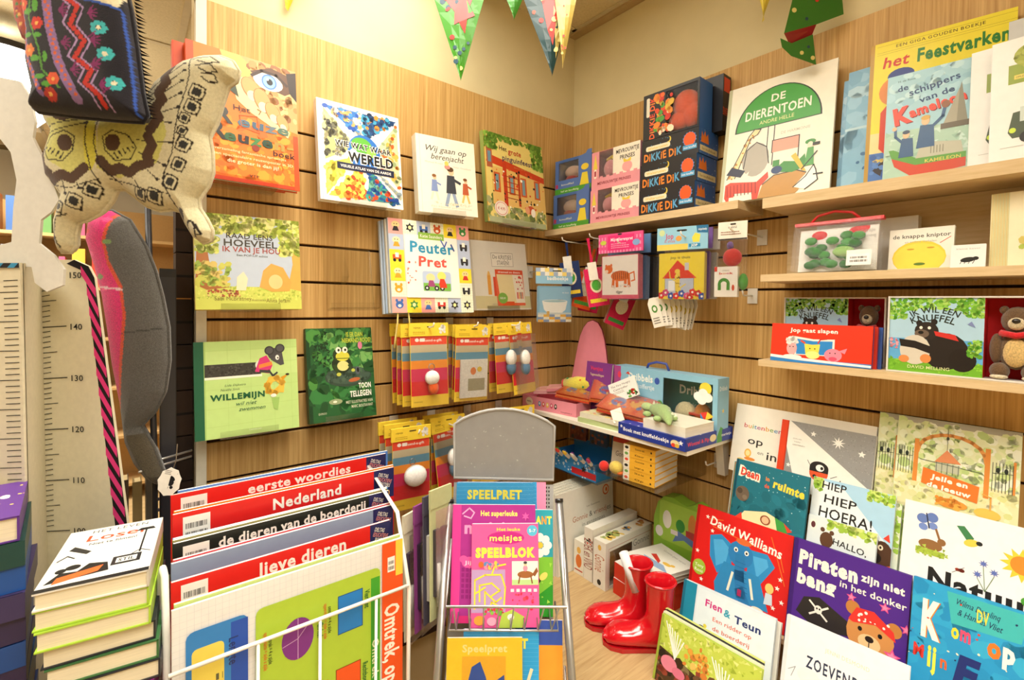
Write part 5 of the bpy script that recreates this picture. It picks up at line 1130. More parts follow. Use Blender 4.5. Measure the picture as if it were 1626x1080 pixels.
M4 = pose((-.080, -.964, 1.7275), 'B', 0, 8, 0)
book('picture_book', 'pale blue book half hidden behind the yellow giant book', M4, .20, .298, .008, '#74a6c4', a_sky); book('picture_book', 'second pale blue book right behind the first pale blue one', behind(M4, .010, -.012), .20, .285, .008, '#6a9cbc', a_sky)
def a_golden(a):
    a.rect(0, 0, 1, 1, '#e8d838'); a.rect(0, 0, .03, 1, '#b8923c'); a.text('EEN GIGA GOUDEN BOEKJE', .5, .955, .62, .02, '#4a3a14', .01, gap=.08)
    for y in (.93, .915, .975): a.line([(.05, y), (1, y)], .002, '#8a7420')
    a.text('het', .2, .85, .2, .075, '#c8341c', .02, .15); a.text('Feestvarken', .66, .85, .62, .085, '#2c7a2c', .035, jit=3)
    a.rect(.03, 0, 1, .22, '#4f78b8'); a.rect(.03, .22, 1, .36, '#ead898')
    a.poly([(.1, .25), (.1, .5), (.2, .6), (.34, .55), (.36, .2), (.2, .16)], '#d4401f'); a.ell(.2, .64, .12, .1, '#e08a3c'); a.ell(.24, .74, .1, .05, '#2c3f86'); a.ell(.26, .44, .1, .1, '#e8c850'); a.poly([(.06, .1), (.2, .22), (.3, .16), (.14, .05)], '#3a3436')
    a.scatter(30, .05, .02, .4, .2, .03, ['#5f8ac8', '#3f66a8', '#e0c870'], 3)
M4 = pose((-.104, -1.017, 1.7275), 'B', 9, 7.5, -.5)
book('picture_book', 'big yellow picture book with red and green title and gold spine', M4, .235, .335, .010, '#e0cf34', a_golden, spine='#b8923c')
def a_boat(a):
    a.rect(0, 0, 1, 1, '#9ec8d4'); a.rect(0, 0, 1, .45, '#a8c8b4'); a.scatter(70, 0, .05, 1, .45, .06, ['#b4d0bc', '#98bca8', '#c4dcd0'], 3, 1, q=.25); a.scatter(40, .0, .6, 1, 1, .09, ['#a8d0dc', '#94c0d0', '#b8dae0'], 5)
    a.text('H. de Roos', .24, .935, .22, .02, '#3a4a54'); a.text('de', .2, .865, .14, .055, '#1f3f6c', .02, rot=8); a.text('schippers', .58, .835, .62, .06, '#1f3f6c', .02, rot=11); a.text('van de', .62, .735, .42, .055, '#1f3f6c', .02, rot=11)
    for dx, dy, c in ((.012, -.008, '#7a1c14'), (0, 0, '#e2452c')):
        a.text('K', .2+dx, .60+dy, .22, .15, c, .05, rot=8); a.text('ameleon', .63+dx, .645+dy, .68, .085, c, .04, rot=11)
    a.poly([(.78, .45), (.9, .8), (.98, .45)], '#8c8a78'); a.poly([(.7, .43), (.88, .75), (.86, .43)], '#a4a08c'); a.rect(.68, .4, 1, .45, '#6a6252')
    a.poly([(.08, .24), (.14, .12), (.34, .02), (.5, .0), (.98, .04), (.98, .14), (.4, .13)], '#c4472c'); a.poly([(.06, .28), (.1, .2), (.4, .11), (.98, .12), (.98, .17), (.42, .17), (.12, .28)], '#5f9a44'); a.text('KAMELEON', .72, .135, .42, .03, '#d8c860', .01)
    a.poly([(.4, .17), (.44, .26), (.62, .3), (.92, .27), (.95, .17)], '#b8b8a4')
    for i in range(5): a.line([(.58+i*.035, .2), (.58+i*.035, .26)], .012, '#8a8a78')
    for x, y, s in ((.5, .44, 1), (.27, .35, .85)):
        a.poly([(x-.1*s, y-.18*s), (x+.12*s, y-.18*s), (x+.1*s, y+.02*s), (x-.06*s, y+.03*s)], '#3f5f86'); a.ell(x, y+.065*s, .05*s, .04*s, '#e0b890'); a.ell(x, y+.095*s, .055*s, .022*s, '#c8a04c' if s == 1 else '#3a4a60'); a.line([(x+.08*s, y), (x+.2*s, y+.08*s), (x+.22*s, y+.16*s)], .04*s, '#3f5f86') if s == 1 else a.line([(x-.06, y), (x-.13, y+.05), (x-.14, y+.12)], .035, '#3f5f86')
    a.ell(.73, .625, .05, .035, '#8a5a3c'); a.ell(.12, .48, .03, .02, '#e0b890'); a.ell(.36, .14, .0, .0, '#ffffff')
M4 = pose((-.128, -1.058, 1.7275), 'B', 6, 9, 0)
book('picture_book', 'blue boat adventure book with red title leaning before the yellow book', M4, .134, .238, .010, '#a8c0c4', a_boat)
def a_tree(a):
    a.rect(0, 0, 1, 1, '#e9e9e4'); a.poly([(.15, .62), (.5, .62), (.5, .78), (.15, .78)], '#8ea03c'); a.ell(.36, .84, .17, .1, '#9aa43c'); a.scatter(50, .2, .75, .52, .94, .035, ['#8a9434', '#a8b04a', '#76802c'], 3, inside=lambda x, y: ((x-.36)/.17)**2+((y-.84)/.1)**2 < 1); a.rect(.33, .66, .39, .8, '#3c3424'); a.rect(.2, .655, .36, .69, '#dccc60'); a.text('OMLEIDING', .28, .672, .13, .015, '#4a4420')
    a.text('V', .62, .52, .2, .16, '#1c1c1c', .04); a.poly([(.16, .22), (.2, .38), (.6, .42), (.98, .4), (.98, .2), (.2, .17)], '#4c5844'); a.rect(.26, .3, .8, .42, '#c8d4cc'); a.ell(.38, .36, .06, .05, '#d8502c'); a.ell(.55, .37, .06, .05, '#d8a04c'); a.rect(.4, .43, .9, .46, '#d84a34'); a.ell(.34, .17, .08, .05, '#2c2c28'); a.ell(.2, .235, .03, .022, '#c8e048'); a.line([(.1, .1), (.95, .11)], .006, '#b8b8b0')
M4 = pose((-.124, -1.193, 1.7275), 'B', 1.4, 7, .5); book('picture_book', 'white book with a green tree and a car, hidden behind its twin', M4, .15, .236, .009, '#dededa', a_tree, group='white tree and car books')
M4 = pose((-.146, -1.225, 1.7275), 'B', 1.6, 7, .6); book('picture_book', 'white book with a green tree and a car, front one at the photo edge', M4, .15, .232, .009, '#dededa', a_tree, group='white tree and car books')
book('picture_book', 'tall pale grey book at the far right end of the top shelf', pose((-.050, -1.235, 1.7275), 'B', 0, 3, 0), .21, .30, .012, '#c8c8c4', None)

# ------------------------------------------------------------------ middle right shelf
r = thing('zip_bag', 'clear zip bag with red top handle and green leaf plush inside', 'bag', pose((-.130, -.886, 1.534), 'B', .5, 8, 0))
MB().box(0, .173, -.022, -.0212, 0, .117).build('front_film', 'clear_wrap', r); MB().box(0, .173, .006, .0068, 0, .117).build('back_film', 'clear_wrap', r)
MB('#d42c30').box(-.002, .176, -.012, .002, .114, .121).build('zip_strip', 'plastic', r); MB('#d42c30').tube([(.03, -.005, .12), (.045, -.006, .137), (.08, -.007, .144), (.115, -.006, .137), (.13, -.005, .122)], .0032, 8).build('handle', 'plastic', r, True)
MB('#ecebe4').box(.008, .165, .0005, .005, .003, .105).build('white_card', 'paper', r); a = Art(.165, .105, .0002); a.ell(.3, .86, .1, .1, '#d42c30'); a.ell(.78, .92, .13, .12, '#d42c30', rot=20); a.text('rupsje', .88, .9, .18, .08, '#a8a8a0', .0); a.text('nooitgenoeg', .86, .78, .24, .07, '#a8a8a0', .0); a.build(r, 'card_print', 'paper')
m = MB('#2f8a2c'); rd = random.Random(7)
for i in range(26): x, z = rd.uniform(.03, .15), rd.uniform(.012, .085); m.ball((x, -.008+rd.uniform(-.004, .002), z), .014, .006, .010, ['#2f8a2c', '#3c9a34', '#227224'][i % 3], 8, 5)
m.build('leaf_plush', 'fabric', r, True); m = MB('#9ccc6c'); m.ball((.105, -.014, .045), .022, .006, .012).ball((.14, -.014, .028), .018, .006, .010); m.build('pale_leaf', 'fabric', r, True)
a = Art(.173, .117, -.0225); a.rect(.66, .08, .93, .38, '#ecebe4'); a.barcode(.68, .12, .91, .3); a.build(r, 'price_sticker', 'paper')
carton('white_carton', 'plain white carton standing behind the zip bag', pose((-.045, -.905, 1.534), 'B', 0), .200, .125, .03, '#e4e2da', None)
def a_lemon(a): a.rect(0, 0, 1, 1, '#ece8da'); a.ell(.48, .3, .42, .4, '#eccf44'); a.ell(.48, .28, .40, .36, '#f0d850'); a.ell(.35, .5, .06, .02, '#c89a30'); a.ell(.66, .52, .06, .02, '#c89a30'); a.ell(.5, .14, .09, .035, '#5a7a2c'); a.line([(.8, .62), (.95, .75)], .012, '#c8402c'); a.text('de knappe kniptor', .5, .82, .9, .09, '#5a564c', .015); a.text('en andere verhalen', .5, .68, .5, .045, '#a8a08c'); a.rect(0, 0, 1, .04, '#d8d0a0')
book('picture_book', 'cream book with a big yellow round face on the middle shelf', pose((-.100, -1.066, 1.534), 'B', -1, 6, 0), .107, .090, .010, '#e0dcc8', a_lemon)
def a_ant(a): a.rect(0, 0, 1, 1, '#e8e8e4'); a.text('kleine kever', .5, .82, .7, .07, '#a4a49c'); a.ell(.5, .33, .22, .11, '#23211c', rot=8); a.ell(.72, .38, .09, .08, '#23211c')
a_ant_legs = lambda a: (a_ant(a), [a.line([(.35+i*.12, .33), (.28+i*.12, .16)], .02, '#23211c') for i in range(4)])
book('picture_book', 'tiny white booklet with a black beetle', pose((-.132, -1.174, 1.534), 'B', 2, 7, 0), .050, .045, .006, '#e0e0da', a_ant_legs)
def a_raad2(a):
    a.rect(0, 0, 1, 1, '#dccf9c'); a.rect(.12, 0, 1, 1, '#e9e0bc')
    for i in range(12): a.line([(.01+i*.01, 0), (.01+i*.01, 1)], .003, ['#c8b468', '#b8c088'][i % 2])
    a.text('Sam McBratney', .62, .88, .5, .04, '#5a4c30'); a.text('RAAD EENS', .62, .76, .62, .085, '#3a3020', .015); a.text('IK VAN JE', .62, .64, .62, .075, '#a8402c', .015); a.ell(.6, .38, .3, .14, '#b8c4d0'); a.poly([(.25, .2), (.5, .34), (.95, .26), (.95, .2)], '#a8b050'); a.scatter(40, .2, .2, .9, .34, .04, ['#a8b850', '#c8b860', '#d8a85c'], 3); a.text('T', .6, .08, .06, .07, '#a8402c', .01)
book('picture_book', 'cream book with gingham margin at the right end of the middle shelf', pose((-.120, -1.228, 1.534), 'B', 1, 7, .5), .20, .142, .012, '#dccf9c', a_raad2)

# ------------------------------------------------------------------ lowest right shelf
def a_hug(a, fade=1):
    a.rect(0, 0, 1, 1, '#a8cce0'); a.rect(0, .1, 1, .45, '#5fa8d8'); a.rect(0, 0, 1, .16, '#6fae2c'); a.scatter(60, 0, .02, 1, .18, .03, ['#7cbc34', '#5f9c24', '#8cc83c'], 3, 1)
    lf = ['#6fae34', '#8cc44a', '#559a28', '#a4d060']; a.scatter(150, 0, .84, 1, 1, .035, lf, 5); a.scatter(60, 0, .72, .2, .9, .03, lf, 6); a.scatter(60, .8, .74, 1, .9, .03, lf, 7)
    a.text('IK WIL EEN', .5, .84, .56, .075, '#26302c', .015, arc=60); a.text('KNUFFEL', .48, .735, .5, .085, '#26302c', .015, arc=50)
    a.ell(.62, .3, .24, .24, '#231d1a'); a.ell(.8, .2, .14, .15, '#1e1815'); a.ell(.42, .56, .13, .12, '#2a231f'); a.ell(.34, .66, .035, .04, '#231d1a'); a.ell(.5, .68, .035, .04, '#231d1a'); a.ell(.37, .52, .08, .055, '#6a5a4c'); a.ell(.36, .535, .03, .022, '#0f0d0c'); a.ell(.36, .6, .018, .02, '#efe6d8'); a.ell(.45, .6, .018, .02, '#efe6d8')
    a.ell(.3, .3, .17, .2, '#cfc8b8'); a.poly([(.12, .44), (.3, .42), (.62, .3), (.62, .2), (.3, .32), (.14, .34)], '#231d1a'); a.ell(.18, .17, .06, .05, '#d88a4c'); a.ell(.42, .19, .06, .06, '#d88a4c'); a.poly([(.5, .56), (.72, .52), (.76, .44), (.68, .46), (.52, .5)], '#c8322c')
    a.poly([(.84, .66), (.92, .62), (.88, .7)], '#7a88b8'); a.scatter(20, .02, .3, .1, .45, .02, ['#c87a8c', '#e0a0a8'], 9); a.scatter(40, .86, .25, .98, .45, .03, lf, 10); a.text('DAVID MELLING', .45, .07, .46, .04, '#e0e4a8', .006)
def hug_set(label, P, yaw, ln, wd, ht, split, dep, bear):
    r = thing('boxed_book_set', label, 'box', pose(P, 'B', yaw, ln)); k = .003
    m = MB('#d8d4cc'); m.box(0, wd, 0, dep, 0, k).box(0, wd, 0, dep, ht-k, ht).box(0, k, 0, dep, k, ht-k).box(wd-k, wd, 0, dep, k, ht-k); m.build('carton_frame', 'gloss', r)
    MB('#c81f24').box(k, wd-k, dep-.002, dep, k, ht-k).build('red_lining', 'paper', r)
    b = MB('#c8242a').box(k, split, .004, dep-.003, k, ht-k).build('book_block', 'gloss', r); a = Art(split-k, ht-2*k); a_hug(a); o = a.build(r, 'book_cover', 'gloss'); o.location = (k, .0035, k)
    cx = (split+wd)/2; f = '#6b5238'; s = (wd-split)*.5
    m = MB(f); m.ball((cx, .022, ht*.36), s*.62, .016, ht*.22).ball((cx-s*.5, .018, ht*.12), s*.34, .014, ht*.10).ball((cx+s*.5, .018, ht*.12), s*.34, .014, ht*.10).ball((cx-s*.62, .02, ht*.38), s*.24, .012, ht*.18).ball((cx+s*.62, .02, ht*.38), s*.24, .012, ht*.18)
    t_ = m.build('teddy_body', 'felt', r, True)
    MB('#d8b878').ball((cx, .012, ht*.34), s*.42, .009, ht*.17).build('teddy_belly', 'felt', r, True)
    MB(f).ball((cx, .02, ht*.72), s*.52, .016, ht*.16).ball((cx-s*.42, .022, ht*.84), s*.16, .008, ht*.05).ball((cx+s*.42, .022, ht*.84), s*.16, .008, ht*.05).build('teddy_head', 'felt', r, True)
    MB('#d8c8a4').ball((cx, .007, ht*.68), s*.28, .008, ht*.075).build('teddy_muzzle', 'felt', r, True); MB('#171310').ball((cx, .000, ht*.71), s*.14, .004, ht*.03).build('teddy_nose', 'plastic', r, True)
    MB('#c8242a').tube([(cx-s*.5, .01, ht*.57), (cx, .004, ht*.54), (cx+s*.5, .01, ht*.57)], .006, 8).build('teddy_scarf', 'fabric', r, True)
    m = MB('#dccfae'); m.ball((cx-s*.5, .012, ht*.05), s*.3, .012, ht*.03).ball((cx+s*.5, .012, ht*.05), s*.3, .012, ht*.03); m.build('teddy_soles', 'felt', r, True)
    return r
hug_set('large boxed set of hugging bear book with brown teddy, at the front of the shelf', (-.130, -1.075, 1.3165), 0, 1, .235, .161, .150, .05, 1)
hug_set('smaller boxed set with bear book and teddy half hidden behind the red boxes', (-.070, -.842, 1.3165), 0, 0, .216, .160, .142, .05, 1)
def a_sleep(a):
    a.rect(0, 0, 1, 1, '#dd3418'); a.rect(0, 0, 1, .10, '#2c7cc0'); a.poly([(0, .10), (.3, .06), (.6, .04), (1, .02), (1, .07), (.6, .1), (.3, .13), (0, .17)], '#e8ecec')
    a.text('Jop gaat slapen', .45, .84, .48, .10, '#f4ece0', .03, jit=4); a.poly([(.26, .2), (.25, .68), (.45, .62), (.66, .64), (.66, .22)], '#e8e4dc'); a.poly([(.28, .22), (.27, .62), (.45, .57), (.64, .59), (.64, .24)], '#2c86cc')
    a.poly([(.36, .5), (.44, .48), (.52, .5), (.51, .3), (.48, .14), (.42, .13), (.38, .2), (.37, .35)], '#ecd850'); a.ell(.45, .22, .07, .1, '#f0e488'); a.line([(.36, .52), (.33, .56)], .02, '#d84a2c'); a.line([(.5, .53), (.52, .62), (.58, .64)], .014, '#c8382c')
    a.ell(.23, .36, .055, .17, '#e4a8a8'); a.scatter(20, .17, .5, .28, .62, .03, ['#f0ece6', '#e4dfd8'], 3); a.ell(.24, .14, .1, .06, '#f0ece6'); a.ell(.65, .25, .085, .16, '#e8889c'); a.ell(.65, .16, .04, .05, '#d8506c'); a.poly([(.7, .36), (.78, .44), (.76, .3)], '#e8889c')
    for x, y in ((.21, .4), (.245, .4), (.42, .38), (.47, .38), (.62, .3), (.67, .3)): a.ell(x, y, .007, .015, '#1c1c1c')
M4 = pose((-.138, -.839, 1.3165), 'B', .6, 5.6, .2)
carton('toy_carton', 'red flat carton with sleeping farm animals, front one on the lowest shelf', M4, .211, .094, .009, '#dd3418', a_sleep, lambda a: (a.rect(0, 0, 1, 1, '#2f5fa8'), a.rect(0, .0, .5, 1, '#a83a3c')))
carton('toy_carton', 'second red carton close behind the sleeping animals carton', behind(M4, .012, .006), .211, .094, .009, '#c82f1c', None, group='red cartons behind'); carton('toy_carton', 'third, bluish carton edge behind the sleeping animals carton', behind(M4, .024, .012), .211, .094, .009, '#3a5aa0', None, group='red cartons behind')

# ------------------------------------------------------------------ hooks and packs below the corner shelf
def hook_b(label, y, z=1.648, length=.185): return slat_hook(label, (-.001, y, z), 'B', length)
def bag_pack(name, label, M4, wd, ht, hh, hcol, hart, body, bart, dep=.022, bw=None, group=None):
    r = thing(name, label, 'hanging pack', M4, group); bw = bw or wd*.86; x0 = (wd-bw)/2*.8
    MB(hcol).box(0, wd, -.002, .003, ht-hh, ht).build('header_card', 'gloss', r)
    if hart: a = Art(wd, hh, -.0024); hart(a); o = a.build(r, 'header_print', 'gloss'); o.location = (0, 0, ht-hh)
    bh = ht-hh-.008; m = MB(body); n = 4
    for i in range(n): m.box(x0+i*.0006, x0+bw-i*.0006, .0005+i*dep/n, (i+.86)*dep/n, i*.0008, bh-i*.0008, body if i % 2 == 0 else None)
    m.build('soft_book', 'fabric', r)
    if bart: a = Art(bw, bh, .0001); bart(a); o = a.build(r, 'book_print', 'gloss'); o.location = (x0, 0, 0)
    MB().box(0, wd, -.0045, -.004, -.004, ht-hh).build('clear_bag', 'clear_wrap', r)
    return r
def a_bath(a): a.rect(0, 0, 1, 1, '#7fb8dc'); a.rect(.04, .04, .96, .96, '#8fc4e4'); a.rect(0, 0, 1, .26, '#c8d4d8'); [a.rect(i/6, (j+0)*.07, (i+1)/6, (j+1)*.07, ['#e8b040', '#7f98c0', '#e8e4d0'][(i+j) % 3]) for i in range(6) for j in range(3)]; a.poly([(.12, .58), (.88, .58), (.82, .34), (.72, .26), (.28, .26), (.18, .34)], '#eef0ec'); a.ell(.5, .58, .38, .045, '#e4ecec'); a.ell(.5, .58, .33, .03, '#9fc4d0'); a.line([(.6, .62), (.74, .62)], .012, '#8a9498'); a.text('in bad', .82, .82, .2, .05, '#e4eef4', .01); a.rect(.26, .14, .34, .3, '#d8b060')
def a_bathh(a): a.rect(0, 0, 1, 1, '#8fc0dc'); [a.rect(i/9, .5+j*.25, (i+1)/9, .75+j*.25, ['#f0d878', '#9fb4d0', '#ecebe0'][(i+j) % 3]) for i in range(9) for j in range(2)]; a.text('badboekje', .55, .35, .55, .22, '#f4f4ee', .02); a.rrect(.42, .78, .64, .86, .03, '#4a5a64')
slat_hook('white display hook in the corner holding the blue bath book pack', (-.225, -.001, 1.57), 'A', .10)
bag_pack('bath_book_pack', 'blue bath book pack with a white bathtub, hanging in the corner', pose((-.283, -.105, 1.386), 'A', -24, 0, .5), .147, .192, .056, '#8fc0dc', a_bathh, '#7fb8dc', a_bath, .02)
def a_gin(a): a.rect(0, 0, 1, 1, '#e0508c'); [a.rect(i/14, j/6, (i+.5)/14, (j+1)/6, '#e88ab4') for i in range(14) for j in range(0, 6, 2)]; a.rect(.22, .12, .82, .9, '#e02c78'); a.text('Mijn dierenpret', .54, .68, .5, .16, '#f4e4ec', .02); a.lines(.3, .2, .75, .5, 3, '#f0b4cc'); a.ell(.86, .45, .08, .16, '#7fa0d0'); a.ell(.12, .55, .07, .12, '#c8cc50'); a.ell(.5, .93, .05, .05, '#3a2a30')
def a_tiger(a):
    a.rect(0, 0, 1, 1, '#d85a78'); a.rect(.02, .09, .98, .98, '#efe9e2'); o_ = '#dd6a24'; a.ell(.52, .52, .26, .12, o_); a.ell(.2, .68, .11, .1, o_); a.ell(.13, .76, .03, .035, o_); a.ell(.27, .77, .03, .035, o_); a.ell(.14, .63, .05, .04, '#efd8c0')
    for x, d in ((.34, -.05), (.42, .03), (.66, -.02), (.74, .04)): a.line([(x, .5), (x+d*.4, .3)], .075, o_)
    a.line([(.76, .56), (.88, .6), (.9, .42), (.82, .4)], .03, o_)
    for i in range(8): a.line([(.32+i*.055, .62), (.34+i*.055, .45)], .014, '#4a2412')
    a.scatter(8, .16, .25, .84, .32, .03, ['#d8d4cc'], 3); a.text('tijger', .5, .16, .18, .06, '#3a3634', .02)
hook_b('white display hook with the pink tiger cloth book', -.385)
bag_pack('cloth_book_pack', 'pink gingham pack with an orange tiger cloth book, below the corner shelf', pose((-.176, -.302, 1.470), 'B', 6, -1, .4), .165, .212, .062, '#e0508c', a_gin, '#d85a78', a_tiger, .03, .138)
for i, (x, c, c2) in enumerate(((-.130, '#5f86b8', 'blue'), (-.095, '#26262a', 'black'), (-.06, '#3a4a6c', 'navy'))):
    bag_pack('cloth_book_pack', '%s cloth book pack hanging behind the pink tiger pack' % c2, pose((x, -.300-.002*i, 1.470), 'B', 2, 0, 0), .165, .208, .06, c, None, c, None, .025, .14)
def a_joph(a): a.rect(0, 0, 1, 1, '#8fc4dc'); a.rect(0, 0, .62, .26, '#dcc860'); a.text('Jop', .26, .62, .16, .22, '#c8406c', .02); a.text('is thuis', .26, .4, .22, .12, '#c8406c', .0); a.ell(.1, .78, .06, .14, '#c8d8a0'); a.ell(.44, .5, .06, .12, '#e0a050'); a.poly([(.72, .3), (.84, .3), (.86, .62), (.76, .7), (.7, .5)], '#e8d850'); a.rect(.64, .1, .86, .24, '#2f86b4'); a.text('JOP', .75, .17, .12, .1, '#f0f0e8', .03); a.poly([(.8, .7), (1, .66), (1, 1), (.78, 1)], '#2a6f9c'); a.text('knisperboekje', .9, .84, .16, .1, '#e8f0f0', .01); a.rrect(.4, .8, .6, .88, .03, '#3a3a34')
def a_joph2(a):
    a.rect(0, 0, 1, 1, '#ecd83c'); a.text('Jop is thuis', .48, .9, .44, .055, '#3a3a24', .01, jit=3); a.rect(.14, .1, .78, .45, '#b8c4d8'); a.line([(.14, .1), (.14, .45), (.78, .45), (.78, .1)], .006, '#26262c', True); a.poly([(.08, .45), (.84, .45), (.42, .84)], '#d83a24'); a.rect(.58, .62, .67, .78, '#c8ccd4'); a.rect(.22, .18, .36, .4, '#e8ecf0')
    a.poly([(.38, .14), (.36, .5), (.4, .56), (.48, .56), (.47, .3), (.52, .14)], '#e4cc4c'); a.ell(.42, .6, .06, .05, '#e8d050'); a.scatter(18, .37, .15, .5, .5, .015, ['#6a4a1c'], 3); a.line([(.36, .4), (.26, .46), (.24, .6)], .025, '#e4cc4c'); a.line([(.48, .24), (.6, .32)], .025, '#e4cc4c')
    for i, (x, y, c) in enumerate(((.06, .08, '#d8342c'), (.16, .14, '#c84a7c'), (.28, .07, '#3858b0'), (.4, .07, '#d8342c'), (.52, .12, '#3858b0'), (.64, .07, '#d85a8c'), (.76, .15, '#d8342c'), (.88, .12, '#c8342c'), (.96, .06, '#3050a8'), (.7, .04, '#c8342c'))):
        for q in range(5): a.ell(x+.045*math.cos(q*1.257), y+.045*math.sin(q*1.257), .035, .035, c)
        a.ell(x, y, .025, .025, '#f0ece0')
hook_b('white display hook with the yellow house cloth book', -.610)
bag_pack('cloth_book_pack', 'yellow cloth book pack with a red roofed house, below the corner shelf', pose((-.178, -.528, 1.470), 'B', 13, -1, 0), .145, .208, .066, '#8fc4dc', a_joph, '#e0cc3c', a_joph2, .030, .130)
for i, c in enumerate(('#7a5aa0', '#c8c4bc')): bag_pack('cloth_book_pack', ['violet edged cloth book pack right behind the red roofed house pack', 'grey cloth book pack deepest behind the red roofed house pack'][i], pose((-.135+.04*i, -.522, 1.472), 'B', 8, 0, 0), .145, .204, .06, c, None, c, None, .02, .13)
hook_b('white display hook with the small book and red ball pack', -.752)
r = thing('mini_book_pack', 'small pack with white header, red plush ball and leaf green mini book', 'hanging pack', pose((-.178, -.708, 1.476), 'B', 12, 0, 0))
MB('#e6e0d0').box(.006, .078, -.001, .002, .150, .198).build('header_card', 'gloss', r); a = Art(.072, .048, -.0014); a.text('mini', .5, .7, .3, .14, '#3a3630'); a.lines(.1, .25, .9, .5, 2, '#8a5a40'); a.rect(0, 0, 1, .08, '#2a2622'); a.rrect(.42, .82, .62, .9, .03, '#2a2622'); o = a.build(r, 'header_print', 'gloss'); o.location = (.006, 0, .150)
MB('#ebe8e0').box(0, .058, -.004, .014, 0, .080).build('mini_book', 'gloss', r); a = Art(.058, .080, -.0044); a.text('mini', .5, .88, .3, .06, '#8a8478'); a.text('boek', .5, .78, .6, .07, ['#d8402c', '#e0a070', '#d88a9c'], .02); a.ell(.42, .42, .26, .2, '#3f8a34', a0=0, a1=180); a.ell(.42, .42, .13, .09, '#ebe8e0', a0=0, a1=180); a.rect(.16, .22, .3, .43, '#3f8a34'); a.rect(.54, .22, .68, .43, '#3f8a34'); a.ell(.82, .3, .06, .1, '#c8482c'); a.rect(0, .84, .12, 1, '#c8322c'); a.build(r, 'mini_book_print', 'gloss')
MB('#c8241c').ball((.042, .004, .104), .024, .018, .024).build('red_plush_ball', 'fabric', r, True); MB('#4f9a3c').ball((.068, .012, .04), .012, .012, .022).build('green_plush', 'fabric', r, True); MB('#5a3a78').ball((.036, .004, .135), .009, .009, .012).build('violet_tuft', 'fabric', r, True); MB().box(-.004, .084, -.02, -.0195, -.002, .150).build('clear_bag', 'clear_wrap', r)
# buggy books on ribbons
for i, (x, y, c, zt, zb, cb, cols_, lb) in enumerate(((-.17, -.131, '#1c2c5c', 1.672, 1.60, '#2a3a68', ('#e8c83c', '#3f9a3c'), 'navy'), (-.15, -.145, '#e0541c', 1.668, 1.575, '#e0541c', ('#4f9a3c', '#e8e0c0'), 'orange'), (-.12, -.152, '#c8204c', 1.668, 1.56, '#c8204c', ('#3f9a3c', '#e89a3c'), 'crimson'), (-.18, -.262, '#d81f58', 1.674, 1.57, '#d8245c', ('#e8d03c', '#4fa83c'), 'pink'), (-.13, -.285, '#c8204c', 1.668, 1.52, '#c02048', ('#3f8a3c', '#e8dcc0'), 'dark pink'))):
    r = thing('buggy_book', '%s fabric buggy book hanging by its ribbon below the corner shelf' % lb, 'soft book', pose((x, y, zb-.13), 'B', [40, 55, 50, 48, 52][i], 0, [8, -14, -10, 10, -22][i]), 'buggy books on ribbons')
    MB(c).add([(.026, 0, .125), (.040, 0, .125), (.036, 0, .125+(zt-zb)*.55), (.038, 0, .13+zt-zb), (.028, 0, .13+zt-zb), (.030, 0, .125+(zt-zb)*.55), (.026, .004, .125), (.040, .004, .125), (.036, .004, .125+(zt-zb)*.55), (.038, .004, .13+zt-zb), (.028, .004, .13+zt-zb), (.030, .004, .125+(zt-zb)*.55)], [(0, 1, 2, 5), (5, 2, 3, 4), (6, 11, 8, 7), (11, 10, 9, 8), (0, 6, 7, 1), (1, 7, 8, 2), (2, 8, 9, 3), (3, 9, 10, 4), (4, 10, 11, 5), (5, 11, 6, 0)]).build('ribbon', 'fabric', r)
    m = MB(cb)
    for j in range(5): m.box(0, .07, -.012+j*.006, -.007+j*.006, .0+.001*j, .13-.002*j, [cb, cols_[0], cb, cols_[1], cb][j])
    m.build('cloth_pages', 'fabric', r); a = Art(.07, .13, -.0124); a.ell(.5, .55, .3, .2, '#e8dcb8'); a.ell(.5, .55, .22, .14, cols_[1]); a.rect(.1, .1, .9, .2, cols_[0]); a.build(r, 'cover_patch', 'fabric')
    MB('#e8e4d8').box(.015, .045, -.016, -.0135, .09, .15).build('paper_tag', 'paper', r)
for y, l in ((-.131, 'ribbon hook nearest the corner'), (-.262, 'ribbon hook with the pink buggy book')): hook_b('white display hook, '+l, y, 1.678, .18)
# bunch of die-cut tags
hook_b('white display hook with the bunch of small white tags', -.535, 1.478, .17)
for i in range(9):
    r = thing('card_tag', '%s small white tag in the bunch hanging below the yellow pack' % ['frontmost', 'second', 'third', 'fourth', 'fifth', 'sixth', 'seventh', 'eighth', 'rearmost'][i], 'tag', pose((-.176+i*.012, -.520-.005*i, 1.382+.003*(i % 3)), 'B', 35-6*i, 0, 16-4*i), 'white tags in the bunch')
    w_ = .032; MB('#e6e2d6').prism([(0, 0), (w_, 0), (w_, .075), (w_*.75, .09), (w_*.25, .09), (0, .075)], 0, .0012).build('tag_card', 'gloss', r)
    a = Art(w_, .09); a.ell(.5, .62, .26, .13, '#4f8a3c' if i < 3 else '#d8c040'); a.ell(.5, .62, .14, .07, '#e6e2d6'); a.lines(.15, .1, .85, .35, 3, '#4a4640', i); a.build(r, 'tag_print', 'gloss')
for y, z in ((-.729, 1.482), (-.401, 1.480)): slat_hook('empty white display hook on the right slat wall, %s' % ('by the shelf ends' if y < -.6 else 'behind the tag bunch'), (-.001, y, z), 'B', .06 if y < -.6 else .03)

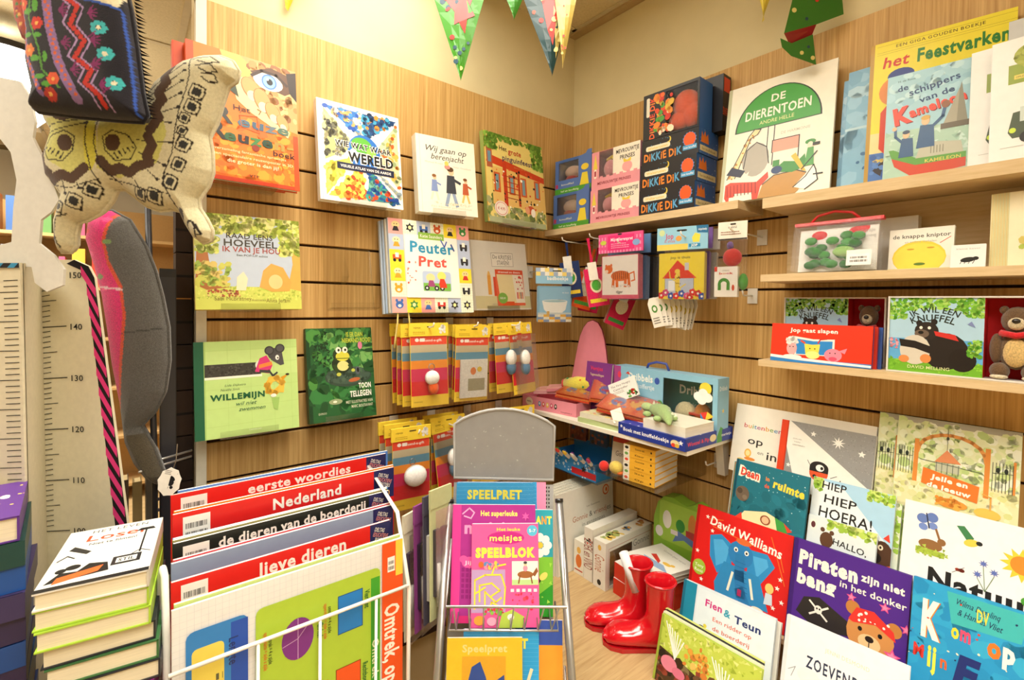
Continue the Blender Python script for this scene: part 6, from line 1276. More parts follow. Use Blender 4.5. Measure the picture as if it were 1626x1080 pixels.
# ================================================================== white corner shelf and the things below it
def block_book(name, label, M4, wd, dp, t, col, page='#e6e0cc', art_spine=None, art_top=None, group=None, cat='book', round_=False):
    """lying book, spine towards the viewer: x width, y depth, z thickness"""
    r = thing(name, label, cat, M4, group); k = .0016
    m = MB(col); m.box(0, wd, 0, dp, 0, k).box(0, wd, 0, dp, t-k, t).box(0, wd, 0, k, k, t-k); m.build('cover', 'gloss', r)
    MB(page).box(.001, wd-.001, k, dp-.001, k, t-k).build('pages', 'pages', r)
    if art_spine: a = Art(wd, t); art_spine(a); a.build(r, 'spine_print', 'gloss')
    if art_top: a = Art(wd, dp); art_top(a); o = a.build(r, 'cover_print', 'gloss'); o.matrix_local = Matrix.Translation((0, 0, t))@Matrix.Rotation(R(-90), 4, 'X')
    return r
ZS = 1.0665
r = thing('open_tray', 'open pink card tray with small print at the left front of the white shelf', 'tray', pose((-.258, -.010, ZS), 'B', 8))
tw, td, th = .245, .09, .046; k = .0015
m = MB('#e48f9c'); m.box(0, tw, 0, k, 0, th).box(0, tw, td-k, td, 0, th).box(0, k, k, td-k, 0, th).box(tw-k, tw, k, td-k, 0, th).box(k, tw-k, k, td-k, 0, k); m.build('tray_body', 'gloss', r)
a = Art(tw, th); a.ell(.14, .55, .07, .32, '#efe4c8'); a.text('HEEL', .14, .55, .09, .14, '#4a3a34', .01)
for i, c in enumerate(('#3a8ab0', '#d8542c', '#e8c040', '#c83a5c', '#26241f')): a.ell(.34+i*.075, .5, .025, .2, c); a.ell(.34+i*.075, .52, .012, .1, '#efe4d8')
a.text('www.gottmer.nl', .83, .2, .2, .1, '#6a2c38'); a.build(r, 'tray_print', 'gloss')
o = carton('paper_stack', 'stack of pale pink booklets lying across the pink tray', pose((-.225, -.035, 1.1135), 'B', 32, -2, 4), .13, .012, .09, '#e4a8a8', None, None, lambda a: (a.rect(0, 0, 1, 1, '#e6b4ac'), a.rect(.1, .2, .6, .6, '#d8988c'), a.lines(.1, .65, .9, .9, 3, '#b86a70')), cat='booklet')
o = carton('paper_stack', 'upper tilted booklet on the pale pink booklets', pose((-.205, -.085, 1.1275), 'B', 38, -4, 6), .11, .010, .07, '#df8f96', None, None, lambda a: (a.rect(0, 0, 1, 1, '#e4a49c'), a.lines(.1, .2, .9, .8, 4, '#c87a78')), cat='booklet')
r = thing('cloth_roll', 'yellow patterned cloth book rolled up behind the pink tray', 'soft book', pose((-.135, -.115, 1.150), 'B', 15, 0, 6))
m = MB('#e0d050'); m.tube([(0, 0, 0), (.05, 0, .004), (.12, 0, .0)], [.024, .028, .024], 12); m.build('rolled_cloth', 'fabric', r, True)
m = MB('#4a9a50'); rd = random.Random(3)
for i in range(14): q = rd.uniform(0, 6.28); x = rd.uniform(.01, .11); m.ball((x, .0265*math.cos(q), .0265*math.sin(q)), .005, .004, .004, ['#4a9a50', '#d84a34', '#4f8ac0'][i % 3], 6, 4)
m.build('printed_dots', 'fabric', r)['kind'] = 'stuff'
MB('#cc3a34').tube([(-.004, 0, -.002), (.002, 0, 0)], .0245, 12).build('red_trim', 'fabric', r, True)
pr = thing('display_cut_out', 'tall pink round topped cardboard panel standing in the corner', 'display panel', pose((-.100, -.093, ZS), 'B', 0, 2))
W2, H2 = .196, .326
ol = [(0, 0), (W2, 0), (W2*1.0, .06), (W2*.97, .12), (W2*.93, .17), (W2*.88, .22), (W2*.83, .26), (W2*.76, .295), (W2*.66, .318), (W2*.54, .326), (W2*.42, .32), (W2*.32, .30), (W2*.24, .268), (W2*.19, .23), (W2*.14, .18), (W2*.08, .12), (W2*.02, .06)]
MB('#7a2c34').prism([(W2*.53+(x-W2*.53)*1.02, z*1.008) for x, z in ol], .0012, .005).build('dark_edge', 'paper', pr); MB('#e58c9c').prism(ol, 0, .001).build('pink_face', 'gloss', pr)
def a_purple(a): a.rect(0, 0, 1, 1, '#7f3a86'); a.text('Versjes', .42, .88, .5, .07, '#d83a5c', .03, jit=5); a.text('Tegenstellingen', .45, .76, .56, .045, '#e4cc9c', .01); a.ell(.72, .58, .1, .06, '#e8c850'); a.ell(.76, .6, .09, .055, '#7f3a86'); a.star(.5, .55, .04, '#e8d060'); a.star(.88, .5, .05, '#e8d060'); a.poly([(.0, .45), (1, .35), (1, 0), (0, 0)], '#6a2f74')
book('board_book', 'purple board book with a yellow moon in front of the pink panel', pose((-.140, -.205, ZS), 'B', -1, 6, 0), .115, .183, .014, '#7f3a86', a_purple, page='#e8e0cc', spine='#c8b0b8')
# carrying case carton
def a_case(a):
    a.rect(0, 0, .52, 1, '#8cc0d8'); a.rect(.52, 0, .96, .06, '#8cc0d8'); a.rect(.96, 0, 1, 1, '#8cc0d8'); a.rect(.52, .9, .96, 1, '#8cc0d8'); a.rect(0, .0, .075, 1, '#a84a8c'); a.ell(.06, .84, .02, .06, '#e0405c')
    a.text('Dribbels', .29, .84, .26, .12, '#eef2ea', .03, jit=2); a.text('doekenkoffertje', .27, .69, .33, .08, '#dbe8ec', .02); a.poly([(.13, .88), (.16, .92), (.18, .86)], '#d8402c'); a.ell(.46, .82, .025, .06, '#3a5ab0'); a.line([(.08, .56), (.5, .46)], .003, '#3a6a8c')
    a.poly([(.36, .1), (.45, .1), (.48, .36), (.42, .48), (.36, .4)], '#e8c850'); a.ell(.49, .34, .045, .16, '#4a9a3c'); a.rect(.06, .0, .52, .12, '#6fae44')
    a.ell(.9, .82, .05, .1, '#ecd84c')
    for x, y in ((.84, .68), (.88, .74), (.92, .68), (.87, .63)): a.ell(x, y, .04, .075, '#f0f2ee')
    a.poly([(.86, .42), (.92, .46), (.9, .3)], '#d83a2c'); a.poly([(.92, .46), (.97, .4), (.9, .3)], '#e8c83c'); a.poly([(.86, .42), (.9, .3), (.87, .26)], '#3a8ac8')
r = window_box('toy_carton', 'wide light blue carry case carton with clear window and plush, behind the orange packs', pose((-.120, -.328, ZS), 'B', 0), .366, .180, .062, '#8cc0d8', (.366*.52, .366*.96, .011, .162), a_case, back='#4f8a80')
MB('#e8dcae').ball((.25, .03, .06), .034, .022, .034).build('plush_toy', 'fabric', r, True); MB('#d8883c').ball((.305, .03, .062), .026, .02, .036).build('orange_plush', 'fabric', r, True)
a = Art(.2, .16, .058); a.text('Dribbels', .4, .72, .6, .16, '#e6ecdc', .03); a.text('Eric Hill', .4, .45, .3, .08, '#d4e0cc', .01); o = a.build(r, 'inner_print', 'gloss'); o.location = (.19, 0, .01)
a = Art(.062, .18); a.rect(0, 0, 1, 1, '#86bad4'); a.text('Dribbels', .5, .84, .7, .07, '#dceaf0', .02); a.poly([(0, 0), (1, 0), (1, .12), (.3, .24), (0, .1)], '#4a9a3c'); a.star(.5, .48, .12, '#e8c850'); o = a.build(r, 'side_print', 'gloss'); o.matrix_local = Matrix.Translation((.366, 0, 0))@Matrix.Rotation(R(90), 4, 'Z')
MB('#3a4a9c').tube([(.11, .03, .18), (.115, .03, .194), (.145, .03, .203), (.18, .03, .201), (.19, .03, .18)], .004, 8).build('carry_handle', 'plastic', r, True)
def a_rupscard(a): a.rect(0, 0, 1, 1, '#ecebe2'); a.text('The Very Hungry', .45, .8, .74, .1, '#4a463e', .0); a.text('Caterpillar', .42, .62, .56, .1, '#4a463e', .0); a.lines(.1, .38, .6, .52, 2, '#8a8478'); a.scatter(24, .6, .06, .95, .35, .05, ['#3f8a34', '#c8402c', '#26241f', '#5fa84a'], 3)
book('card_booklet', 'white printed card leaning askew before the light blue carry case', pose((-.172, -.366, 1.126), 'B', 3, 10, 26), .104, .064, .005, '#ecebe2', a_rupscard, board=.0006)
def orange(label, P, yaw, ln, roll, w_, d_, face='B', c='#dd4a1c'):
    r = thing('cloth_pack', label, 'soft book', pose(P, face, yaw, ln, roll), 'orange cloth packs')
    m = MB(c)
    for i in range(3): m.box(.002*i, w_-.002*i, .001*i, d_-.002*i, i*.006, i*.006+.005, [c, '#e8823c', c][i])
    m.build('cloth_pages', 'fabric', r)
    a = Art(w_, d_); a.rect(.0, .0, 1, 1, '#dc5a28'); a.rect(.08, .1, .92, .9, '#e4763c'); a.ell(.3, .5, .14, .22, '#5a70b0'); a.ell(.68, .56, .16, .2, '#e8b050'); a.scatter(30, .1, .1, .9, .9, .05, ['#d83a24', '#6a80b8', '#f0c060', '#c8342c'], 5); o = a.build(r, 'cover_print', 'gloss'); o.matrix_local = Matrix.Translation((0, 0, .0172))@Matrix.Rotation(R(-90), 4, 'X')
    MB().box(-.004, w_+.004, -.004, d_+.004, .0188, .0192).build('clear_bag', 'clear_wrap', r)
    return r
orange('orange cloth book pack lying across the right end of the pink tray', (-.225, -.150, 1.120), 18, -10, -4, .13, .11)
orange('orange cloth book pack sloping in front of the light blue case, rear one', (-.215, -.300, 1.128), 32, -24, -5, .16, .11, c='#dd5a24')
orange('orange cloth book pack with a paper label, lying on the board books', (-.245, -.360, 1.112), 10, -20, -5, .17, .11, c='#d8401c')
MBt = tag(MB('#efe8d4').box(0, .034, 0, .001, 0, .042).build('paper_label', 'paper'), 'small cream paper label sticking out of the front orange pack', 'label'); MBt.matrix_world = pose((-.256, -.440, 1.090), 'B', 20, 30, 28)
for i in range(2):
    block_book('board_book', ['lower pale green edged board book at the front of the white shelf', 'upper white board book at the front of the white shelf'][i], pose((-.258+.003*i, -.292-.006*i, ZS+.0165*i), 'B', 4-3*i), .158, .12, .016, ['#b8c88c', '#e4e0cc'][i], '#e8e4d4', None, lambda a: (a.rect(0, 0, 1, 1, '#dfe0b4'), a.ell(.3, .5, .15, .2, '#d8904c'), a.scatter(30, 0, 0, 1, 1, .06, ['#a8c070', '#e0c870', '#d87a5c'], 4)))
def a_flat(a): a.rect(0, 0, 1, 1, '#263a94'); a.text('Boek met knuffeldoekje', .43, .52, .7, .30, '#eef0f4', .03); a.star(.05, .7, .025, '#e8ecf0'); a.star(.94, .6, .035, '#e8ecf0'); a.ell(.86, .45, .06, .28, '#e8d8a8'); a.ell(.84, .3, .03, .16, '#d8402c'); a.ell(.89, .3, .03, .16, '#d8b040')
def a_flats(a): a.rect(0, 0, 1, 1, '#263a94'); a.text('Woezel & Pip', .26, .5, .44, .3, '#d8344c', .03); a.ell(.56, .5, .07, .3, '#e8d8a8'); a.text('Lotterietje', .82, .55, .3, .22, '#dce0ec', .02); a.star(.66, .75, .02, '#e8ecf0')
carton('flat_carton', 'flat dark blue carton with white lettering at the front corner of the white shelf', pose((-.262, -.462, ZS), 'B', -2), .226, .034, .235, '#263a94', a_flat, a_flats, lambda a: (a.rect(0, 0, 1, 1, '#2c44a4'), a.scatter(20, 0, 0, 1, 1, .02, ['#e8ecf4'], 3), a.ell(.2, .3, .12, .12, '#cfd8ec')))
block_book('board_book', 'thick white board book lying on the dark blue carton', pose((-.256, -.545, 1.1012), 'B', -3), .138, .135, .026, '#e6e2d0', '#e8e4d6', None, lambda a: (a.rect(0, 0, 1, 1, '#e4e0cc'), a.rect(0, .0, .04, 1, '#d8d0b0')))
tag(MB('#d8442c').box(-.11, -.09, -.693, -.60, 1.1285, 1.135).build('red_strip', 'plastic'), 'thin red strip lying at the back of the white board book', 'strip')
r = thing('plush_crocodile', 'pale green plush crocodile in clear film on the white board book', 'plush toy', pose((-.205, -.535, 1.128), 'B', -25, 0, 0))
m = MB('#a4c07c'); m.tube([(0, 0, .018), (.03, .004, .02), (.07, 0, .022), (.11, -.012, .016), (.145, -.03, .008)], [.010, .020, .022, .014, .004], 10); b_ = m.build('body', 'fabric', r, True)
m = MB('#b4cc8c').ball((-.012, -.004, .02), .026, .016, .013); m.build('snout', 'fabric', r, True); m = MB('#9cb874')
for i in range(8): x = .01+i*.016; m.add([(x, 0, .036-.0015*i), (x+.012, 0, .036-.0015*i), (x+.006, 0, .046-.002*i), (x+.006, .006, .034-.0015*i), (x+.006, -.006, .034-.0015*i)], [(0, 4, 2), (4, 1, 2), (1, 3, 2), (3, 0, 2)], '#dfe0c0')
m.build('back_spikes', 'fabric', r)['kind'] = 'stuff'
for x, y in ((.02, -.024), (.08, -.026), (.02, .024), (.08, .024)): MB('#a4c07c').ball((x, y, .008), .012, .012, .008).build('foot', 'fabric', r, True)
MB().add([(-.03, -.03, .044), (.06, -.035, .05), (.14, -.04, .02), (-.03, .03, .04), (.06, .03, .052), (.14, .0, .022)], [(0, 1, 4, 3), (1, 2, 5, 4)]).build('clear_film', 'clear_wrap', r, True)

# below the shelf
r = thing('acrylic_tray', 'clear acrylic tray under the white shelf carrying the yellow spined books', 'display stand', (0, 0, 0))
MB().box(-.262, -.006, -.60, -.42, .9255, .9285).build('plate', 'acrylic', r); MB().box(-.2645, -.2625, -.60, -.42, .9255, .945).build('lip', 'acrylic', r); MB().box(-.006, -.003, -.60, -.42, .9255, 1.0).build('hook_plate', 'acrylic', r)
SP = ['Op', 'Dik en dun', 'Langer op', 'Gonnie', 'Kleur', 'Gonnie telt']
for i in range(6):
    def sp(a, i=i): a.rect(0, 0, 1, 1, '#e4ac34'); a.rect(0, 0, .2, 1, '#e8e2d0'); a.ell(.1, .5, .06, .25, ['#d84a34', '#6a9a4c', '#26241f'][i % 3]); a.text(SP[i], .52, .5, .3, .3, '#5a3c14', .02); a.ell(.88, .5, .025, .18, '#26201a')
    block_book('board_book', 'yellow spined small board book, %s from the top of the wrapped pile' % ['sixth', 'fifth', 'fourth', 'third', 'second', 'first'][i], pose((-.250+.001*(i % 2), -.473, .929+i*.0178), 'B', 5), .104, .135, .0174, '#e4ac34', '#d4d0c4', sp, group='yellow spined board books in the wrapped pile')
def a_gon(a): a.rect(0, 0, 1, 1, '#d8d4c4'); a.text('Gonnie', .45, .5, .6, .16, '#5a5850', .0); a.rect(0, .85, 1, 1, '#c8402c')
book('picture_book', 'pale grey book standing half hidden left of the yellow spined pile', pose((-.200, -.385, .929), 'B', 6, 8, 0), .085, .098, .010, '#cfcab8', a_gon)
r = thing('small_plush', 'small red and yellow plush beside the yellow spined pile', 'plush toy', (-.235, -.43, .929)); MB('#d8342c').ball((-.01, .035, .016), .016, .016, .016).build('red_part', 'fabric', r, True); MB('#dcc25c').ball((0, -.005, .02), .02, .024, .02).build('yellow_part', 'fabric', r, True); MB('#e07030').ball((0, -.02, .008), .012, .012, .008).build('orange_part', 'fabric', r, True)
MB().box(-.262, -.006, -.42, -.34, .9255, .9285).build('plate', 'acrylic', bpy.data.objects['acrylic_tray'])
r = thing('acrylic_tray', 'clear acrylic tray low in the corner carrying the blue crate', 'display stand', (0, 0, 0)); MB().box(-.20, -.006, -.33, -.10, .8525, .8555).build('plate', 'acrylic', r); MB().box(-.006, -.003, -.33, -.10, .8525, .93).build('hook_plate', 'acrylic', r)
r = thing('crayon_crate', 'bright blue patterned open box full of crayons in the corner', 'box', pose((-.195, -.105, .856), 'B', 0)); tw, td, th = .215, .12, .060
m = MB('#2f86c8'); m.box(0, tw, 0, k, 0, th).box(0, tw, td-k, td, 0, th+.03).box(0, k, k, td-k, 0, th).box(tw-k, tw, k, td-k, 0, th).box(k, tw-k, k, td-k, 0, k); m.build('box_body', 'gloss', r)
a = Art(tw, th); a.scatter(40, 0, 0, 1, 1, .022, ['#dfe8ec', '#b4d4e8'], 5); a.rect(.48, .1, 1, .45, '#c8242c'); a.star(.74, .5, .06, '#26241f'); a.build(r, 'box_print', 'gloss')
for i in range(11):
    c = ['#26241f', '#4f9a3c', '#d8402c', '#2c4f9c', '#e8c03c', '#7a3a86', '#e0dcd0', '#d8742c', '#3a8ab0', '#8a5a34', '#c83a6c'][i]
    o = thing('crayon', '%s crayon in the blue patterned box' % ['black', 'green', 'red', 'dark blue', 'yellow', 'violet', 'white', 'orange', 'sky blue', 'brown', 'magenta'][i], 'crayon', pose((-.185+.005*(i % 2), -.120-i*.0175, .905), 'B', 20+(i*13) % 25, -58, 0), 'crayons in the blue box')
    MB(c).lathe([(.0005, 0), (.006, 0), (.006, .066), (.003, .070), (.003, .078), (.0005, .081)], n=10).build('wax_stick', 'plastic', o, True); MB('#e8e4d8').lathe([(.0064, .012), (.0064, .052)], n=10).build('paper_sleeve', 'paper', o, True)
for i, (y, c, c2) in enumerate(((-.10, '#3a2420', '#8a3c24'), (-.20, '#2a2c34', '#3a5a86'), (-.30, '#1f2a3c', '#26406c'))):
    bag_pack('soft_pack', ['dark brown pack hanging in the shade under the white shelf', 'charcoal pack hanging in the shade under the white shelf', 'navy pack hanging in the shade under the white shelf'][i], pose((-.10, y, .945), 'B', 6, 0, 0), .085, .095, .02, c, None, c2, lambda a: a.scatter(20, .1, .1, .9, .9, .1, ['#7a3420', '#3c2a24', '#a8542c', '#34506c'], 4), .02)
slat_hook('empty white display hook right of the yellow spined pile', (-.001, -.640, .978), 'B', .075)

# ================================================================== things on the low deck
ZD = .5505
def a_vr(a): a.rect(0, 0, 1, 1, '#e6e4d8'); a.text('Lies Goeminne', .62, .73, .24, .024, '#8a867a'); a.text('Gonnie & vriendjes', .6, .62, .7, .07, ['#b8704c', '#b8704c', '#b8704c', '#b8704c', '#b8704c', '#b8704c', '#4a4a44', '#6a6a64'], .0); a.text('in ganzenpas', .62, .52, .42, .05, '#8a8a80', .0); a.ell(.86, .86, .06, .07, '#d8622c'); a.ell(.86, .86, .045, .052, '#ece4d0'); a.ell(.87, .86, .018, .03, '#d8622c'); a.scatter(40, .3, .05, .75, .3, .035, ['#5a6a3c', '#7a8a54', '#c8402c', '#3a3a30'], 4, 1); a.scatter(6, .5, .38, .95, .44, .01, ['#6a6a60'], 6)
M4 = pose((-.306, -.262, ZD), 'A', 1, 3, 0)
for i in range(5): book('picture_book', 'thin white goose book %s in the row on the deck' % ['frontmost', 'second', 'third', 'fourth', 'rearmost'][i], behind(M4, .0125*i, -.006*i, 0), .292, .268+.003*i, .011, '#dcdacc', a_vr if i == 0 else None, group='white goose books in the row on the deck')
def a_small(a): a.rect(0, 0, 1, 1, '#e4e0d0'); a.ell(.5, .4, .3, .2, '#d8742c'); a.ell(.5, .72, .2, .1, '#e0b050'); a.rect(.1, .1, .9, .14, '#b8442c')
carton('white_carton', 'small white carton with orange spots behind the big goose carton', pose((-.238, -.311, ZD), 'A', 0), .20, .112, .044, '#e4e0d0', None, a_small, r_side=False)
def a_zoek(a): a.rect(0, 0, 1, 1, '#e2ded0'); a.text('ZOEK en VIND', .5, .5, 1.6*.5*3.4, .22, '#8a3c2c', .01, rot=-90); a.scatter(8, .2, .7, .8, .8, .12, ['#26241f', '#d8402c'], 3)
def a_zoekf(a): a.rect(0, 0, 1, 1, '#e6e2d4'); a.text('Gonnie kalender', .5, .72, .52, .07, '#5a5a5c', .0); a.poly([(.55, .8), (.75, .9), (.95, .84), (.9, .76)], '#b8c4d0')
carton('white_carton', 'white carton with narrow lettered spine between the small and the big goose carton', pose((-.240, -.350, ZD), 'A', 0), .232, .172, .036, '#e4e0d2', a_zoekf, a_zoek, r_side=False)
def a_gonf(a): a.rect(0, .8, .62, 1, '#e6e2d4'); a.rect(.56, 0, 1, 1, '#e6e2d4'); a.rect(0, 0, .08, 1, '#e6e2d4'); a.rect(.08, 0, .62, .06, '#e6e2d4'); a.line([(.06, .04), (.06, .86), (.97, .86), (.97, .04)], .006, '#b8704c'); a.text('Gonnie', .76, .74, .38, .15, '#8a8a84', .0)
def a_gons(a): a.rect(0, 0, 1, 1, '#e8e4d6'); a.text('Gonnie', .52, .52, 1.1, .26, '#b8704c', .0, rot=-90); a.ell(.5, .12, .16, .06, '#26241f'); a.ell(.5, .86, .14, .06, '#e0b44c')
def a_gont(a): a.rect(0, 0, 1, 1, '#e4e0d0'); a.scatter(20, .05, .2, .4, .8, .05, ['#a8b060', '#e0c060', '#8a9a54'], 3); a.scatter(12, .5, .3, .65, .7, .04, ['#7a98b0', '#d8a04c'], 5); a.scatter(12, .8, .3, .95, .7, .04, ['#c87a3c', '#d8a860'], 6)
r = window_box('goose_carton', 'white carton with side lettering and a golden plush in its window', pose((-.243, -.407, ZD), 'A', 0), .240, .150, .050, '#e6e2d4', (.240*.08, .240*.56, .009, .12), a_gonf, back='#c89a4c')
a = Art(.05, .15); a_gons(a); o = a.build(r, 'spine_print'); o.matrix_local = Matrix.Translation((0, .05, 0))@Matrix.Rotation(R(-90), 4, 'Z'); a = Art(.24, .05); a_gont(a); o = a.build(r, 'top_print'); o.matrix_local = Matrix.Translation((0, 0, .15))@Matrix.Rotation(R(-90), 4, 'X')
MB('#d8a040').ball((.05, .025, .06), .028, .02, .045).ball((.09, .025, .03), .03, .02, .022).build('golden_plush', 'fabric', r, True)
for i in range(2):
    carton('red_carton', ['lower red sided carton with white lid on the deck', 'upper red sided carton with white lid on the deck'][i], pose((-.226+.004*i, -.425, ZD+.0485*i), 'B', -4-3*i), .165, .048, .15, '#d8341c', None, None, lambda a: (a.rect(0, 0, 1, 1, '#e6e2d6'), a.scatter(26, .05, .05, .95, .95, .04, ['#c8a878', '#b83a2c', '#7a8aa0', '#d8b060'], 5)), group='red sided cartons on the deck')
def a_gull(a): a.rect(0, 0, 1, 1, '#e6e4d8'); a.text('Gonnie gaat varen', .55, .85, .6, .06, '#9a968a', .0); a.poly([(.2, .35), (.5, .2), (.95, .28), (.7, .42)], '#8fa8c8'); a.poly([(.25, .5), (.6, .38), (.55, .48), (.3, .6)], '#c8342c'); a.ell(.7, .5, .1, .05, '#e0b448'); a.ell(.8, .56, .05, .04, '#e0b448')
for i in range(3):
    block_book('board_book', 'white rounded board book %s of the pile on the red cartons' % ['lowest', 'middle', 'topmost'][i], pose((-.222, -.455-.002*i, ZD+.098+.0135*i), 'B', -10-2*i), .150, .15, .0128, '#e2dfd0', '#dcd8c8', None, a_gull if i == 2 else None, group='white board books on the red cartons')
r = thing('green_carton', 'lime green carton with wavy top edge and coloured spots, against the slat wall', 'box', pose((-.060, -.455, ZD), 'B', 0, 0)); gw, gh = .175, .29
ol = [(0, 0), (gw, 0), (gw, gh*.9), (gw*.92, gh*.98), (gw*.8, gh*1.0), (gw*.68, gh*.96), (gw*.55, gh*.97), (gw*.4, gh*1.0), (gw*.2, gh*.98), (gw*.08, gh*.9), (0, gh*.72)]
MB('#8cbc3c').prism(ol, 0, .05).build('carton_body', 'gloss', r)
a = Art(gw, gh); a.rrect(.12, .5, .95, .94, .08, '#a4cc4c'); a.ell(.28, .74, .09, .1, '#eceade'); a.ell(.55, .72, .09, .07, '#2f8a34'); a.ell(.78, .76, .08, .13, '#d88a3c'); a.rect(.66, .6, .86, .7, '#b83a34'); a.poly([(.4, .52), (.62, .58), (.9, .52), (.9, .6), (.5, .66)], '#5a7ab0'); a.ell(.12, .58, .08, .06, '#e8e8e0'); a.rect(.36, .6, .5, .65, '#e4dcd8'); a.build(r, 'front_print')
# red rain boots
def boot(label, P, ang):
    r = thing('rain_boot', label, 'boot', Matrix.Translation(P)@Matrix.Rotation(R(ang), 4, 'Z'), None)
    S = [((.040, .178), (-.038, .182), .038), ((.041, .172), (-.039, .176), .039), ((.039, .165), (-.037, .168), .036), ((.037, .13), (-.034, .13), .034), ((.036, .095), (-.033, .09), .032), ((.040, .078), (-.038, .055), .031), ((.046, .070), (-.046, .026), .032), ((.054, .064), (-.040, .006), .033), ((.064, .060), (.0, .004), .034), ((.080, .056), (.045, .004), .037), ((.098, .054), (.085, .004), .040), ((.118, .050), (.116, .004), .038), ((.134, .040), (.138, .006), .030), ((.146, .026), (.147, .014), .014)]
    n = 18; v = []; f = []
    def ring(T, B, hw):
        cx, cz = (T[0]+B[0])/2, (T[1]+B[1])/2; ax, az = (T[0]-B[0])/2, (T[1]-B[1])/2
        return [(cx+ax*math.cos(2*math.pi*i/n), hw*math.sin(2*math.pi*i/n), cz+az*math.cos(2*math.pi*i/n)) for i in range(n)]
    inner = [((.036, .08), (-.030, .08), .030), ((.036, .14), (-.034, .14), .034), ((.037, .176), (-.035, .180), .035)]
    for T, B, hw in inner+S: v += ring(T, B, hw)
    m = len(inner)+len(S)
    for i in range(m-1): f += [(i*n+q, i*n+(q+1) % n, (i+1)*n+(q+1) % n, (i+1)*n+q) for q in range(n)]
    f += [tuple(range((m-1)*n, m*n))[::-1], tuple(range(n))]
    MB('#cf1420').add(v, f).build('upper', 'rubber', r, True)
    so = [(-.044, 0), (-.038, .022), (-.02, .030), (.02, .028), (.06, .034), (.10, .041), (.13, .034), (.148, .015), (.15, 0)]; so = so+[(x, -y) for x, y in so[-2:0:-1]]
    q = MB('#b8101c'); nn = len(so); q.add([(x, y, 0) for x, y in so]+[(x, y, .011) for x, y in so], [tuple(range(nn)), tuple(range(nn, 2*nn))[::-1]]+[(i, i+nn, (i+1) % nn+nn, (i+1) % nn) for i in range(nn)]); q.build('sole', 'rubber', r)
    MB('#b8101c').tube([(.001+.040*math.cos(t*.3491), .0392*math.sin(t*.3491), .176-.002*math.cos(t*.3491)) for t in range(18)], .0022, 6, closed=True).build('rim_band', 'rubber', r, True)
    return r
boot('glossy red rain boot nearest the viewer on the deck', (-.318, -.655, ZD), 134)
boot('glossy red rain boot behind the front one, holding a rolled white paper', (-.292, -.565, ZD), 140)
r = thing('paper_roll', 'rolled white paper sticking out of the rear red boot', 'paper', pose((-.315, -.575, .66), 'C', 0, 10, 18)); MB('#e6e8ea').lathe([(.004, 0), (.013, 0), (.013, .105), (.011, .105), (.011, .02)], n=14).build('roll', 'paper', r, True)

# ================================================================== slanted tiered display on the right
ds = thing('tiered_display', 'wooden stepped display stand carrying the slanted rows of books', 'display stand', (0, 0, 0))
for x, z, y0 in ((-.072, .983, -.72), (-.150, .858, -.77), (-.222, .676, -.70), (-.312, .566, -.72)):
    MB().box(x, -.004, -1.95, y0, z-.012, z).build('step_board', 'maple_shelf', ds)
MB().box(-.20, -.004, -1.95, -1.93, ZD, .97).build('side_panel', 'maple_shelf', ds)
def tier(name, label, P, yaw, ln, ro, wd, ht, t, col, art, zb, copies=0, clabel='', **kk):
    """extend the cover down to its step zb, keep the top where it is"""
    u, v = axes('B', yaw, ln, ro); ext = (P[2]-zb-.0006)/v.z; P2 = Vector(P)-v*ext
    M4 = pose(P2, 'B', yaw, ln, ro); f = ht/(ht+ext)
    def art2(a):
        if art: a.h0 = f; art(a, f)
    b = book(name, label, M4, wd, ht+ext, t, col, art2 if art else None, **kk)
    return M4
def top(f): return lambda y: 1-(1-y)*f           # y given within the visible upper part
def a_inout(a, f):
    Y = top(f); a.rect(0, 0, 1, 1, '#ecE6d6'.lower()); a.text('buitenbeentje', .27, Y(.62), .38, .08*f, ['#c8484c', '#d89a3c', '#7aa04c', '#4a8ab0', '#a05a8c'], .01); a.text('op', .19, Y(.36), .13, .13*f, '#26241f', .01); a.text('en', .24, Y(.17), .05, .06*f, '#4a463e', .0); a.text('in', .33, Y(.15), .09, .14*f, '#26241f', .01)
    a.ell(.14, Y(.12), .028, .08*f, '#e8b44c'); a.ell(.14, Y(.12), .018, .05*f, '#f0dc9c'); a.ell(.16, Y(.02), .045, .03*f, '#e08a3c'); a.ell(.09, Y(-.02), .03, .02*f, '#e8c850')
tier('picture_book', 'wide white book with coloured small title and black words, rear left of the slanted display', (-.055, -.702, 1.022), 0, 13.7, 0, .335, .151, .012, '#e8e2d2', a_inout, .983)
